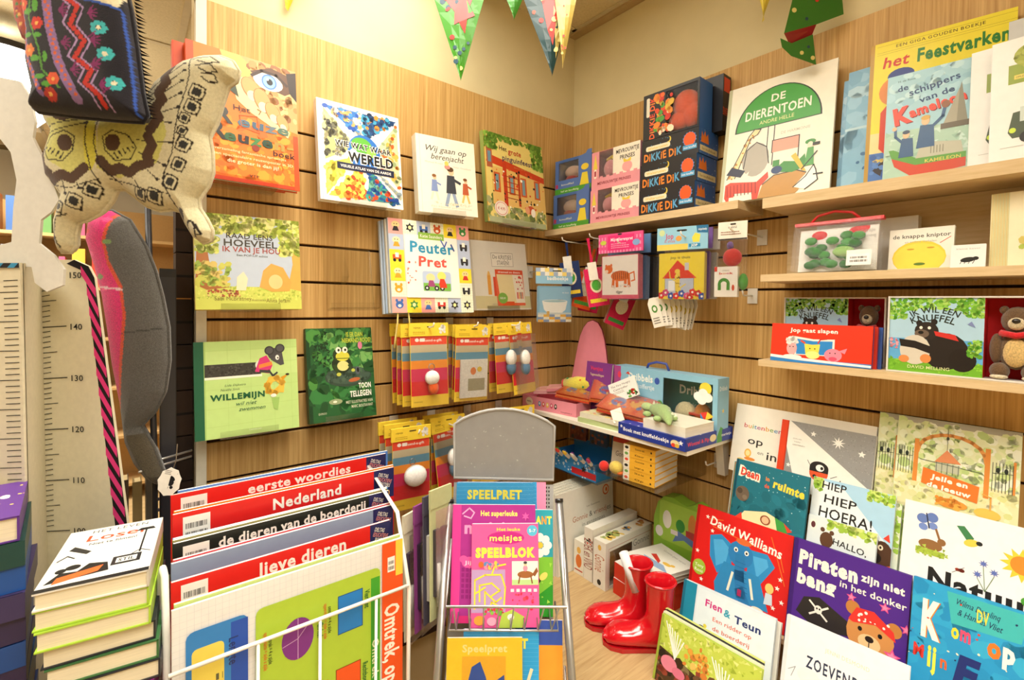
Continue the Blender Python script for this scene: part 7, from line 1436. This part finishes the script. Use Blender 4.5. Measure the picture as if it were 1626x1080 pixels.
def a_lady(a, f):
    Y = top(f); a.rect(0, 0, 1, 1, '#e9e6dc'); a.poly([(.1, Y(1)), (1, Y(1)), (1, Y(.0))], '#8e8e8c'); a.poly([(0.06, Y(.6)), (.2, Y(-.1)), (.06, Y(-.1))], '#8e8e8c'); a.rect(0, 0, .07, 1, '#d8401c'); a.rect(.07, 0, .085, 1, '#b8300f')
    a.scatter(500, .1, Y(0), 1, 1, .006, ['#7c7c7a', '#a0a09c'], 3, inside=lambda x, y: y > Y(1-(x-.1)/.9+.03))
    a.star(.64, Y(.74), .075, '#ecebe4', 9, .35); a.star(.37, Y(.82), .035, '#ecebe4'); a.star(.88, Y(.62), .04, '#ecebe4'); a.star(.13, Y(.12), .03, '#ecebe4')
    a.ell(.47, Y(.1), .1, .16*f, '#d8542c'); a.ell(.47, Y(.2), .1, .12*f, '#1f1d1c', a0=0, a1=180); a.rect(.37, Y(.12), .57, Y(.2), '#1f1d1c'); a.ell(.48, Y(.2), .045, .065*f, '#ecebe4'); a.ell(.5, Y(.2), .016, .03*f, '#1f1d1c'); a.ell(.43, Y(.03), .02, .03*f, '#1f1d1c'); a.ell(.53, Y(.01), .02, .03*f, '#1f1d1c'); a.line([(.38, Y(.2)), (.34, Y(.3))], .006, '#1f1d1c'); a.line([(.6, Y(.06)), (.66, Y(.12))], .006, '#1f1d1c')
    a.text('DAVID', .2, Y(.66), .1, .022*f, '#8a8a84'); a.text('VAN', .2, Y(.6), .07, .022*f, '#8a8a84'); a.text('GESTEREN', .22, Y(.54), .14, .022*f, '#8a8a84'); a.text('Joor', .76, Y(.02), .14, .08*f, '#26241f', .02)
tier('picture_book', 'grey and white book with a ladybird and stars, orange spine', (-.070, -.834, 1.025), 0, 13.6, 0, .207, .129, .009, '#e2dfd4', a_lady, .983, spine='#d8401c')
def a_jelle(a, f=1):
    Y = top(f); a.rect(0, 0, 1, 1, '#d9dfb4'); a.rect(0, Y(.93), 1, 1, '#a8a89c'); a.scatter(220, 0, Y(.3), 1, Y(.95), .05, ['#c4d890', '#b4cc84', '#dde6c4', '#cfdca4', '#e4ead4'], 3); a.rect(0, 0, 1, Y(.32), '#dcd8a8'); a.scatter(120, 0, Y(0), 1, Y(.32), .04, ['#d4d49c', '#e4e0b8', '#ccd08c'], 4)
    pts = [(.19+.56*(.5-.5*math.cos(math.pi*t/10)), Y(.60+.24*math.sin(math.pi*t/10))) for t in range(11)]; a.line(pts, .035, '#d8944c'); a.rect(.16, Y(.22), .2, Y(.74), '#d4883c'); a.rect(.74, Y(.2), .78, Y(.76), '#d4883c'); a.rect(.95, Y(.3), .97, Y(.66), '#d4883c')
    for x0, x1 in ((.0, .15), (.8, .95)):
        for i in range(7): a.line([(x0+i*(x1-x0)/6, Y(.3)), (x0+i*(x1-x0)/6, Y(.62))], .005, '#3c4438')
        a.line([(x0, Y(.5)), (x1, Y(.52))], .005, '#3c4438')
    for x in (.04, .1, .84, .9): a.ell(x, Y(.54), .015, .03*f, '#26302a')
    a.poly([(.34, Y(.5)), (.44, Y(.66)), (.56, Y(.52))], '#d88a5c'); a.rect(.35, Y(.4), .55, Y(.5), '#b8bca4'); 
    for i in range(5): a.line([(.36+i*.045, Y(.38)), (.36+i*.045, Y(.5))], .005, '#4a5a4c')
    a.line([(.22, Y(.5)), (.7, Y(.47))], .006, '#4a5a4c'); a.line([(.44, Y(.66)), (.44, Y(.92))], .004, '#4a4a44'); a.ell(.44, Y(.8), .012, .02*f, '#3a3a34')
    a.poly([(.24, Y(.22)), (.70, Y(.12)), (.71, Y(.31)), (.25, Y(.41))], '#e0742c'); a.text('Jelle en', .48, Y(.305), .3, .055*f, '#f4ece0', .04, rot=-5, jit=3); a.text('de leeuw', .47, Y(.205), .36, .055*f, '#f4ece0', .04, rot=-5, jit=3)
    a.ell(.5, Y(.05), .13, .055*f, '#d8943c'); a.scatter(30, .38, Y(.0), .58, Y(.12), .025, ['#c87a2c', '#e0a848', '#d88a34'], 6); a.ell(.78, Y(.03), .1, .06*f, '#e4b854'); a.line([(.8, Y(.08)), (.8, Y(.22)), (.74, Y(.24))], .012, '#d8a04c')
tier('picture_book', 'wide pastel book with an orange gateway arch and orange title plate, front copy', (-.070, -1.081, 1.035), 1, 12.3, 0, .194, .177, .009, '#d4dcb8', a_jelle, .983)
tier('picture_book', 'second copy of the gateway arch book, showing left behind the front copy', (-.057, -1.043, 1.026), .7, 11, 0, .204, .184, .009, '#d4dcb8', a_jelle, .983)
def a_space(a, f):
    Y = top(f); a.rect(0, 0, 1, 1, '#1f6f80'); a.rect(0, 0, .035, 1, '#144a5c'); a.scatter(60, .05, 0, 1, 1, .012, ['#d8e8e8', '#8fc0c8', '#4f9aa4'], 5, 1); a.scatter(40, .05, 0, 1, .7, .1, ['#24788a', '#1c6676'], 6)
    a.text('Daan', .22, Y(.80), .32, .15*f, '#f4ecd8', .12, rot=-4); a.text('Daan', .22, Y(.80), .28, .13*f, '#d8402c', .04, rot=-4); a.text('in', .47, Y(.79), .06, .07*f, '#e8862c', .03); a.text('de', .47, Y(.67), .07, .07*f, '#d85a2c', .03); a.text('ruimte', .76, Y(.72), .42, .13*f, '#ecd444', .05, rot=-6)
    a.ell(.14, Y(.42), .1, .13*f, '#6a5c4c'); a.ell(.1, Y(.46), .04, .05*f, '#4f4438'); a.ell(.18, Y(.37), .035, .04*f, '#7c6e5c')
    a.poly([(.1, Y(-.05)), (.2, Y(.14)), (.5, Y(.24)), (.74, Y(.16)), (.8, Y(.02)), (.6, Y(-.1)), (.2, Y(-.12))], '#eadfae'); a.poly([(.62, Y(.2)), (.74, Y(.16)), (.8, Y(.02)), (.68, Y(-.06))], '#3f9a44'); a.poly([(.74, Y(.16)), (.86, Y(.06)), (.8, Y(.02))], '#d8402c'); a.ell(.5, Y(.1), .07, .08*f, '#8a4a2c'); a.ell(.5, Y(.1), .05, .06*f, '#e0b890'); a.poly([(.02, Y(-.08)), (.16, Y(.1)), (.2, Y(-.12))], '#d8402c'); a.poly([(.36, Y(-.12)), (.7, Y(-.16)), (.5, Y(-.28))], '#d8502c')
M4 = tier('picture_book', 'teal space book with a rocket, front copy in the second row', (-.150, -.752, .894), -.8, 12.2, 0, .179, .1477, .008, '#1c6676', a_space, .858)
for i in range(4): book('picture_book', 'copy %s behind the teal rocket book showing its striped spine' % ['one', 'two', 'three', 'four'][i], behind(M4, .0092*(i+1), -.006*(i+1), .001*i), .179, .170, .008, ['#2a9a7c', '#3fae8c', '#1f7a6c', '#e4e0d4'][i], None, spine=['#2fa07c', '#d8502c', '#3fae8c', '#e8e4da'][i], group='copies of the teal rocket book')
def a_hoera(a, f):
    Y = top(f); a.rect(0, 0, 1, 1, '#dfe8ea'); a.poly([(0, Y(1)), (1, Y(1)), (1, Y(.2)), (.4, Y(.9))], '#a4cce4'); a.scatter(50, .0, Y(.8), .12, 1, .03, ['#a8cc50', '#8cb83c', '#c4dc70'], 3); a.scatter(70, .7, Y(.84), 1, 1, .035, ['#a8cc50', '#8cb83c', '#c4dc70'], 4)
    for t, x, y, w_, h_ in (('HIEP', .27, .90, .32, .12), ('HIEP', .36, .69, .42, .13), ('HOERA!', .44, .47, .68, .16)): a.text(t, x, Y(y), w_, h_*f, '#1f1f1e', .01, rot=-1, jit=3)
    a.ell(.9, Y(.06), .13, .24*f, '#4a3020'); a.ell(.82, Y(.26), .04, .06*f, '#4a3020'); a.ell(.88, Y(.2), .03, .04*f, '#e8dcc0'); a.ell(.88, Y(.2), .012, .02*f, '#141210'); a.ell(.84, Y(.04), .06, .07*f, '#1a1210'); a.poly([(.78, Y(-.12)), (1, Y(-.02)), (1, Y(-.3)), (.8, Y(-.3))], '#e0602c'); a.poly([(.9, Y(.34)), (.98, Y(.3)), (.96, Y(.42))], '#d8402c')
M4 = tier('picture_book', 'pale blue book with three black shouted words and a brown bear', (-.130, -.932, .895), .9, 16, .5, .161, .146, .008, '#d4e0e4', a_hoera, .858)
for i in range(2): book('picture_book', 'pale leafy copy %s behind the book with three black shouted words' % ['directly', 'further'][i], behind(M4, .009*(i+1), .010*(i+1), .001), .161, .168, .008, ['#dfe8d4', '#cfe0c0'][i], lambda a: a.scatter(60, .8, .3, 1, 1, .05, ['#b4d468', '#9cc44c', '#e4ecd0'], 5), group='copies of the pale blue shouted words book')
def a_hallo(a, f): Y = top(f); a.rect(0, 0, 1, 1, '#d4dfe0'); a.scatter(70, .3, Y(.6), 1, 1, .05, ['#b4d05c', '#98bc44', '#ccdc80'], 3); a.ell(.3, Y(.1), .1, .34*f, '#5a3c28'); a.ell(.23, Y(.5), .035, .1*f, '#5a3c28'); a.ell(.37, Y(.45), .035, .1*f, '#5a3c28'); a.text('HALLO,', .64, Y(.1), .5, .26*f, '#1f1f1e', .01, rot=-4); a.ell(.08, Y(.6), .06, .24*f, '#e8e4dc'); a.ell(.08, Y(.6), .035, .14*f, '#5a2c30'); a.text('BEER', .58, Y(-.55), .36, .24*f, '#1f1f1e', .01)
tier('board_book', 'small rounded board book with bear ears standing before the shouted words book', (-.1415, -.935, .903), 1, 16, .5, .134, .052, .010, '#d4dfe0', a_hallo, .858)
def a_nature(a, f):
    Y = top(f); a.rect(0, 0, 1, 1, '#e6e7e8'); a.text('Natuur', .66, Y(-.02), .86, .26*f, '#1a1a1a', .04)
    for x, y in ((.16, .78), (.24, .82)): a.ell(x, Y(y), .05, .07*f, '#5f78b4', rot=30); a.ell(x+.01, Y(y-.12), .04, .05*f, '#6f88c4', rot=-20)
    a.line([(.19, Y(.86)), (.22, Y(.66))], .012, '#26304a'); a.poly([(.44, Y(.8)), (.54, Y(.6)), (.58, Y(.68)), (.5, Y(.82))], '#3c7a4c'); a.ell(.56, Y(.61), .06, .05*f, '#d8c44c', rot=20); a.ell(.62, Y(.63), .025, .03*f, '#1f2422')
    a.ell(.24, Y(.42), .1, .08*f, '#8a6238'); a.ell(.33, Y(.5), .035, .05*f, '#8a6238'); a.line([(.31, Y(.54)), (.28, Y(.66))], .02, '#8a6238'); a.rect(.12, Y(.28), .36, Y(.36), '#9cb440'); a.scatter(30, .12, Y(.26), .38, Y(.4), .02, ['#a8c04c', '#86a034'], 4, 1)
    a.star(.93, Y(.5), .16, '#ecc43c', 12, .6); a.ell(.93, Y(.5), .085, .12*f, '#e8862c')
    for x, y in ((.66, .38), (.74, .3), (.62, .22)): a.star(x, Y(y), .04, '#5a6cb0', 8, .4); a.line([(x, Y(y-.05)), (.68, Y(.02))], .005, '#5a7a4c')
    a.ell(.47, Y(.2), .02, .02*f, '#8a2c1c'); a.ell(.5, Y(.2), .025, .025*f, '#5a1c14'); a.line([(.43, Y(.14)), (.52, Y(.25))], .004, '#3a1410'); a.ell(.98, Y(.06), .05, .06*f, '#4a9a34')
tier('picture_book', 'large white nature book with butterfly, bird, hare and sun drawings', (-.130, -1.110, .905), .6, 17, .5, .190, .138, .012, '#dcdddd', a_nature, .858)
def a_eleph(a, f):
    Y = top(f); a.rect(0, 0, 1, 1, '#d41f1c'); a.rect(0, 0, .03, 1, '#a81412')
    for q in ([(.2, .78), (.5, .74), (.9, .7), (.94, .55)], [(.15, .86), (.3, .9)], [(.8, .9), (.96, .4)]): a.line([(x, Y(y)) for x, y in q], .008, '#e0702c')
    a.text('David Walliams', .54, Y(.8), .76, .11*f, '#f4f0e4', .025, rot=-7, jit=5)
    a.poly([(.18, Y(.66)), (.3, Y(.72)), (.42, Y(.64)), (.44, Y(.4)), (.3, Y(.22)), (.2, Y(.4))], '#2f8ac4'); a.poly([(.6, Y(.66)), (.78, Y(.68)), (.86, Y(.56)), (.74, Y(.3)), (.6, Y(.36))], '#2f8ac4'); a.poly([(.22, Y(.62)), (.32, Y(.66)), (.4, Y(.58)), (.38, Y(.4)), (.28, Y(.3))], '#4fa8dc'); a.poly([(.64, Y(.6)), (.78, Y(.62)), (.8, Y(.54)), (.7, Y(.36))], '#4fa8dc')
    a.poly([(.36, Y(.4)), (.28, Y(.1)), (.3, Y(-.02)), (.84, Y(.02)), (.8, Y(.14)), (.72, Y(.38))], '#2f86bc'); a.ell(.52, Y(.56), .13, .16*f, '#2c7cb8'); a.ell(.54, Y(.72), .08, .04*f, '#d86a34'); a.line([(.52, Y(.5)), (.53, Y(.3)), (.56, Y(.1)), (.6, Y(.02))], .10, '#2a78b0'); a.line([(.46, Y(.3)), (.43, Y(.08))], .024, '#f0e8d0'); a.line([(.64, Y(.3)), (.68, Y(.1))], .024, '#f0e8d0')
    for x in (.47, .58): a.ell(x, Y(.6), .022, .03*f, '#f4f0e4'); a.ell(x, Y(.597), .01, .016*f, '#141414')
    for i in range(7): a.line([(.48+i*.008, Y(.46-i*.055)), (.58+i*.008, Y(.46-i*.055))], .005, '#1f5f94')
    a.ell(.1, Y(.2), .075, .1*f, '#9cbc3c'); a.text('Tony', .1, Y(.22), .1, .04*f, '#f0f0d8', .01); a.text('Ross', .1, Y(.16), .1, .04*f, '#f0f0d8', .01); a.ell(.83, Y(.3), .04, .06*f, '#e8c470'); a.poly([(.79, Y(.1)), (.87, Y(.12)), (.86, Y(.24)), (.8, Y(.24))], '#c8d4dc'); a.rect(.53, Y(.06), .57, Y(.14), '#a02c5c')
    for x, y in ((.13, .88), (.2, .72), (.9, .34), (.95, .2), (.88, .1), (.92, .45), (.06, .4), (.14, .06)): a.star(x, Y(y), .025, '#f0e8dc')
    a.ell(.74, Y(.0), .06, .03*f, '#e8e0c8')
tier('picture_book', 'bright red book with a blue elephant, left of the third row', (-.208, -.6703, .7033), 1.2, 13.3, .5, .2453, .197, .012, '#c41a18', a_eleph, .676)
def a_pirate(a, f):
    Y = top(f); a.rect(0, 0, 1, 1, '#4a2486'); a.rect(0, 0, .04, 1, '#38186c'); W_ = '#f0ecdc'
    a.text('Piraten', .33, Y(.79), .54, .16*f, W_, .06, jit=3); a.text('zijn niet', .79, Y(.80), .34, .085*f, W_, .04, jit=3); a.text('bang', .24, Y(.55), .36, .16*f, W_, .06, jit=4); a.text('in het donker', .71, Y(.64), .54, .075*f, W_, .015, jit=4)
    a.poly([(.08, Y(.12)), (.14, Y(.32)), (.28, Y(.38)), (.42, Y(.3)), (.6, Y(.2)), (.64, Y(.1)), (.45, Y(.04)), (.2, Y(.04))], '#2a2624'); a.line([(.2, Y(.30)), (.36, Y(.14))], .018, '#e8e4d8'); a.line([(.21, Y(.15)), (.36, Y(.29))], .018, '#e8e4d8'); a.ell(.28, Y(.23), .035, .05*f, '#e8e4d8'); a.ell(.268, Y(.24), .008, .012*f, '#1a1818'); a.ell(.292, Y(.24), .008, .012*f, '#1a1818')
    a.ell(.72, Y(.18), .19, .25*f, '#c88a4c'); a.ell(.57, Y(.42), .06, .08*f, '#b87a3c'); a.ell(.9, Y(.34), .06, .08*f, '#b87a3c'); a.poly([(.54, Y(.28)), (.60, Y(.44)), (.74, Y(.46)), (.9, Y(.32)), (.92, Y(.22)), (.76, Y(.32)), (.58, Y(.26))], '#d8342c'); a.scatter(12, .6, Y(.3), .88, Y(.42), .013, ['#f0e8dc'], 4)
    a.ell(.72, Y(.1), .09, .09*f, '#e4c08c'); a.ell(.72, Y(.14), .035, .035*f, '#231a16'); a.ell(.64, Y(.22), .018, .026*f, '#141110'); a.ell(.8, Y(.22), .018, .026*f, '#141110'); a.line([(.72, Y(.1)), (.72, Y(.05))], .008, '#231a16')
    for x, y, r_ in ((.55, .53, .045), (.82, .55, .05), (.9, .06, .07), (.99, .4, .05)): a.star(x, Y(y), r_, '#e0508c'); a.star(x, Y(y), r_*.6, '#ee86ac')
tier('picture_book', 'purple pirate book with a bandana bear and skull hat', (-.210, -.9208, .729), 4, 14, -.3, .2167, .1773, .012, '#44207c', a_pirate, .676)
def a_party(a, f):
    Y = top(f); a.rect(0, 0, 1, 1, '#2590c4'); a.rect(0, Y(.6), 1, 1, '#2c9ccc'); a.scatter(50, 0, 0, 1, 1, .12, ['#2a98c8', '#2088bc', '#34a4cc'], 3); a.poly([(.3, Y(.96)), (.95, Y(.98)), (.9, Y(.7)), (.35, Y(.66))], '#3fb0b0')
    for dx, c in ((.012, '#d8402c'), (.006, '#e8b03c'), (0, '#f0ece0')): a.text('K', .17+dx, Y(.62), .16, .34*f, c, .05)
    a.text('om', .44, Y(.60), .17, .14*f, ['#e8d03c', '#d84a6c'], .04, jit=6); a.text('op', .76, Y(.58), .22, .18*f, ['#e8762c', '#f0ece0'], .05, jit=5); a.text('M', .09, Y(.28), .11, .12*f, '#c8342c', .03); a.text('ij', .21, Y(.27), .09, .2*f, '#d8dc4c', .04); a.text('n', .31, Y(.26), .07, .12*f, '#d8602c', .03); a.text('F', .5, Y(.24), .2, .28*f, '#1c2c6c', .05, .2); a.text('eest', .77, Y(.16), .28, .14*f, ['#e8c84c', '#d8dce8', '#e89a4c'], .02, jit=6)
    a.text('Wilma Dagelinq', .56, Y(.88), .36, .06*f, '#1c3058', .0, .3, rot=-4); a.text('& Hannes Vliet', .58, Y(.78), .36, .06*f, '#1c3058', .0, .3, rot=-4); a.text('DV', .6, Y(.82), .1, .12*f, '#e8d44c', .02); a.scatter(26, 0, Y(.1), 1, Y(.9), .012, ['#e8e0c0', '#d8402c', '#1c3058'], 7)
tier('picture_book', 'bright blue book with a big white letter at the right edge of the third row', (-.208, -1.1424, .728), 1.7, 16, .5, .1695, .184, .012, '#2088bc', a_party, .676)
def a_fien(a, f):
    Y = top(f); a.rect(0, 0, 1, 1, '#d5e0e6'); a.rect(0, 0, .16, 1, '#1f86a4'); a.rect(.0, 0, .03, 1, '#176a84'); a.rect(.18, Y(.0), 1, Y(.96), '#dbe6ec')
    a.text('Fien', .37, Y(.66), .2, .17*f, '#c8307c', .03); a.text('&', .52, Y(.62), .07, .17*f, '#3a9ab4', .03); a.text('Teun', .74, Y(.58), .28, .17*f, '#1f2f6c', .03); a.text('Een ridder op', .58, Y(.34), .42, .10*f, '#d8644c', .01); a.text('de boerderij', .58, Y(.12), .40, .10*f, '#d8644c', .01)
    a.ell(.26, Y(-.1), .07, .16*f, '#1a1a20'); a.ell(.3, Y(.08), .02, .05*f, '#d8c84c'); a.ell(.29, Y(-.2), .05, .1*f, '#e0a890'); a.poly([(.42, Y(-.1)), (.48, Y(.02)), (.5, Y(-.1))], '#3a2a24')
M4 = tier('picture_book', 'pale blue book with teal spine and pink and navy title in the fourth row', (-.300, -.700, .648), 4, 15.5, .5, .221, .092, .010, '#cfdbe2', a_fien, .566, spine='#1f86a4')
book('picture_book', 'second copy behind the teal spined pale blue book', behind(M4, .012, .008, .004), .221, .165, .010, '#e6e4da', None, spine='#1f86a4')
def a_zoev(a, f): Y = top(f); a.rect(0, 0, 1, 1, '#e6e8ea'); a.rect(0, 0, .035, 1, '#d4d8da'); a.text('JENNI DESMOND', .54, Y(.72), .36, .06*f, '#e0cfae', .0, gap=.05); a.text('ZOEVENDE', .46, Y(.44), .5, .17*f, '#26304a', .02, gap=.08); a.text('ZEBRA', .5, Y(.12), .34, .17*f, '#26304a', .02, gap=.08); a.line([(.06, Y(.2)), (.12, Y(.28)), (.09, Y(.12))], .006, '#8a9098'); a.ell(.24, Y(.22), .1, .12*f, '#dde2e4')
tier('picture_book', 'white book with wide spaced navy capitals in the fourth row', (-.300, -.946, .640), 3, 17, .8, .213, .130, .012, '#dfe2e4', a_zoev, .566)
def a_farm(a, f):
    Y = top(f); a.rect(0, 0, 1, 1, '#b8c850'); a.scatter(240, 0, Y(.2), 1, 1, .03, ['#a8bc40', '#c8d468', '#94a834', '#d8dc84'], 3, 1); a.poly([(0, Y(.5)), (.3, Y(.42)), (.62, Y(.3)), (1, Y(.3)), (1, 0), (0, 0)], '#4a3420'); a.scatter(140, .0, 0, .9, Y(.42), .045, ['#3a2818', '#6a4a30', '#8a3c2c', '#2a2018', '#7a6a48'], 4)
    for i in range(7): a.line([(.2, Y(.42)), (.06+i*.035, Y(.92-i*.03))], .012, '#ecebe0'); a.line([(.7, Y(.3)), (.56+i*.035, Y(.78-i*.02))], .012, '#ecebe0')
    a.ell(.15, Y(.3), .09, .12*f, '#d87f94'); a.ell(.26, Y(.24), .07, .08*f, '#cf7088'); a.ell(.75, Y(.2), .08, .08*f, '#e4c0a0'); a.scatter(30, .3, Y(.4), .55, Y(.8), .03, ['#d89a3c', '#c87a34', '#e0b860'], 6); a.poly([(.28, Y(.06)), (.5, Y(-.02)), (.52, Y(-.14)), (.3, Y(-.06))], '#e0c878'); a.text('OT', .4, Y(-.04), .12, .08*f, '#8a3c1c', .03)
    a.rect(0, 0, .025, 1, '#98a83c')
u, v = axes('B', .8, 14.8, 0)
M4 = tier('picture_book', 'lime green farm book lowest at the front of the slanted display', (-.420, -.706, .56), .8, 14.8, 0, .236, .137, .010, '#a8bc48', a_farm, .5505)
for i in range(3): book('picture_book', 'lime green farm book %s behind the front one' % ['directly', 'second', 'third'][i], behind(M4, .0115*(i+1), -.004*(i+1), .003), .236, .146, .010, ['#d8d8b8', '#2a2a24', '#c8d078'][i], None, group='copies of the lime green farm book')

# ================================================================== bunting under the ceiling
bt = thing('bunting_string', 'thin cord of the festive bunting under the ceiling', 'bunting', (0, 0, 0))
pts = [(-1.05, -.10, 2.47), (-.85, -.27, 2.34), (-.68, -.43, 2.31), (-.5, -.55, 2.34), (-.30, -.72, 2.37), (-.12, -.86, 2.36), (-.03, -.98, 2.38), (-.012, -1.2, 2.42)]
MB('#d8d0b0').tube(pts, .0022, 6).build('cord', 'fabric', bt, True)
def pennant(label, tip, l, r_, col, dots, seed, extra=None, fold=False):
    tip, l, r_ = Vector(tip), Vector(l), Vector(r_); t = thing('bunting_flag', label, 'bunting flag', l, 'bunting flags')
    u = (r_-l); wd = u.length; u.normalize(); nrm = u.cross(Vector((0, 0, 1))).normalized()*-1; ht = l.z-tip.z; off = (tip-l).dot(u)
    t.matrix_world = Matrix(((u.x, nrm.x, 0, l.x), (u.y, nrm.y, 0, l.y), (u.z, nrm.z, 1, l.z), (0, 0, 0, 1)))
    m = MB(col); N = 10
    def X(s, q): return (off+(s*wd-off)*(1-q), .006*math.sin(q*5+s*3), -q*ht)
    for side in (0, 1):
        v = [tuple(Vector(X(s/4, q/N))+Vector((0, .0008*side, 0))) for q in range(N+1) for s in range(5)]
        f = [(q*5+s, (q+1)*5+s, (q+1)*5+s+1, q*5+s+1) for q in range(N) for s in range(4)]
        m.add(v, f if side == 0 else [g_[::-1] for g_ in f])
    m.build('flag_cloth', 'plastic', t)
    rd = random.Random(seed); d = MB()
    for i in range(dots):
        q = rd.uniform(.02, .9)**.8; s = rd.uniform(.1, .9); c0 = Vector(X(s, q)); rr = wd*.032*rd.uniform(.6, 1.2); k8 = 8
        d.add([(c0.x+rr*math.cos(j*.785), c0.y-.0012, c0.z+rr*math.sin(j*.785)) for j in range(k8)], [tuple(range(k8))], rd.choice(['#c8281c', '#e0cf7c', '#1f4a5c', '#d84a2c']))
    if extra:
        for p_, c in extra: d.add([(X(s, q)[0], X(s, q)[1]-.0009, X(s, q)[2]) for s, q in p_], [tuple(range(len(p_)))], c)
    d.build('flag_print', 'plastic', t)['kind'] = 'stuff'
    return t
blob = [(.25, .42), (.4, .5), (.35, .6), (.5, .58), (.7, .66), (.72, .55), (.9, .52), (.75, .45), (.8, .34), (.6, .36), (.45, .28), (.2, .34)]
pennant('bright green bunting flag with a red blot', (-.775, -.329, 2.013), (-.848, -.272, 2.34), (-.690, -.402, 2.31), '#3f8a1c', 26, 4, [(blob[::-1], '#c8281c')])
pennant('dark teal bunting flag with red and cream blots', (-.563, -.500, 2.019), (-.665, -.415, 2.31), (-.520, -.528, 2.335), '#123c40', 18, 8, [([(.35, .3), (.4, .62), (.6, .75), (.7, .45), (.6, .3)], '#c8281c'), ([(.62, .2), (.6, .5), (.7, .7), (.9, .85), (.98, .4), (.98, .15)], '#cdb96a')])
pennant('cream bunting flag tip right beside the dark teal flag', (-.556, -.508, 2.035), (-.60, -.49, 2.335), (-.525, -.545, 2.34), '#c9b25c', 14, 9)
pennant('small green bunting tip between the two large flags', (-.640, -.425, 2.165), (-.69, -.385, 2.30), (-.60, -.45, 2.32), '#3f8a2c', 5, 11)
pennant('yellow bunting tip high at the left above the panel', tuple(at(455, 14, 1.25)), tuple(at(442, -90, 1.25)), tuple(at(505, -90, 1.25)), '#d8cc3c', 3, 12)
pennant('yellow bunting tip left of the folded green flag', tuple(at(1214, 32, 1.22)), tuple(at(1190, -90, 1.22)), tuple(at(1250, -90, 1.22)), '#d4c040', 4, 14)
# folded flag on the right: upper part, curled strip, lower tip turned back
t = thing('bunting_flag', 'green dotted bunting flag folded over itself near the large white zoo book', 'bunting flag', pose(at(1262, 0, 1.18), 'C', 0, 0, .8), 'bunting flags'); s = 1.18/F
def fp(q, y): return [((x-1262)*s, y, -yy*s) for x, yy in q]
m = MB('#2c6a1c'); up = [(1240, -110), (1262, -15), (1246, 52), (1297, 38), (1340, 22), (1325, -110)]
m.add(fp(up, 0), [tuple(range(6))[::-1]]); m.add(fp(up, .001), [tuple(range(6))]); m.build('upper_part', 'plastic', t)
m = MB('#8a1420'); q = [(1246, 52), (1297, 38), (1296, 52), (1262, 64)]; m.add([*fp(q[:2], .0), *fp(q[2:], .018)], [(0, 1, 2, 3)]); m.add([*fp(q[:2], .001), *fp(q[2:], .019)], [(3, 2, 1, 0)]); m.build('red_reverse', 'plastic', t)
m = MB('#2c6a1c'); lo = [(1244, 56), (1262, 64), (1296, 50), (1302, 98), (1262, 84), (1247, 70)]; m.add(fp(lo, .012), [tuple(range(6))]); m.add(fp(lo, .011), [tuple(range(6))[::-1]]); m.build('lower_part', 'plastic', t)
d = MB(); rd = random.Random(6)
for i in range(26):
    x, yy = rd.uniform(1255, 1325), rd.uniform(-40, 92)
    if not ((yy < 36-(x-1262)*.25 and x > 1258) or (66 < yy < 88 and 1262 < x < 1298 and yy < 74+(x-1262)*.4)): continue
    rr = rd.uniform(2.2, 4)*s; c0 = fp([(x, yy)], -.0008 if yy < 50 else .0102)[0]; d.add([(c0[0]+rr*math.cos(j*.785), c0[1], c0[2]+rr*math.sin(j*.785)) for j in range(8)], [tuple(range(8))], rd.choice(['#b8241c', '#d0c070', '#173a4c']))
d.build('flag_print', 'plastic', t)['kind'] = 'stuff'
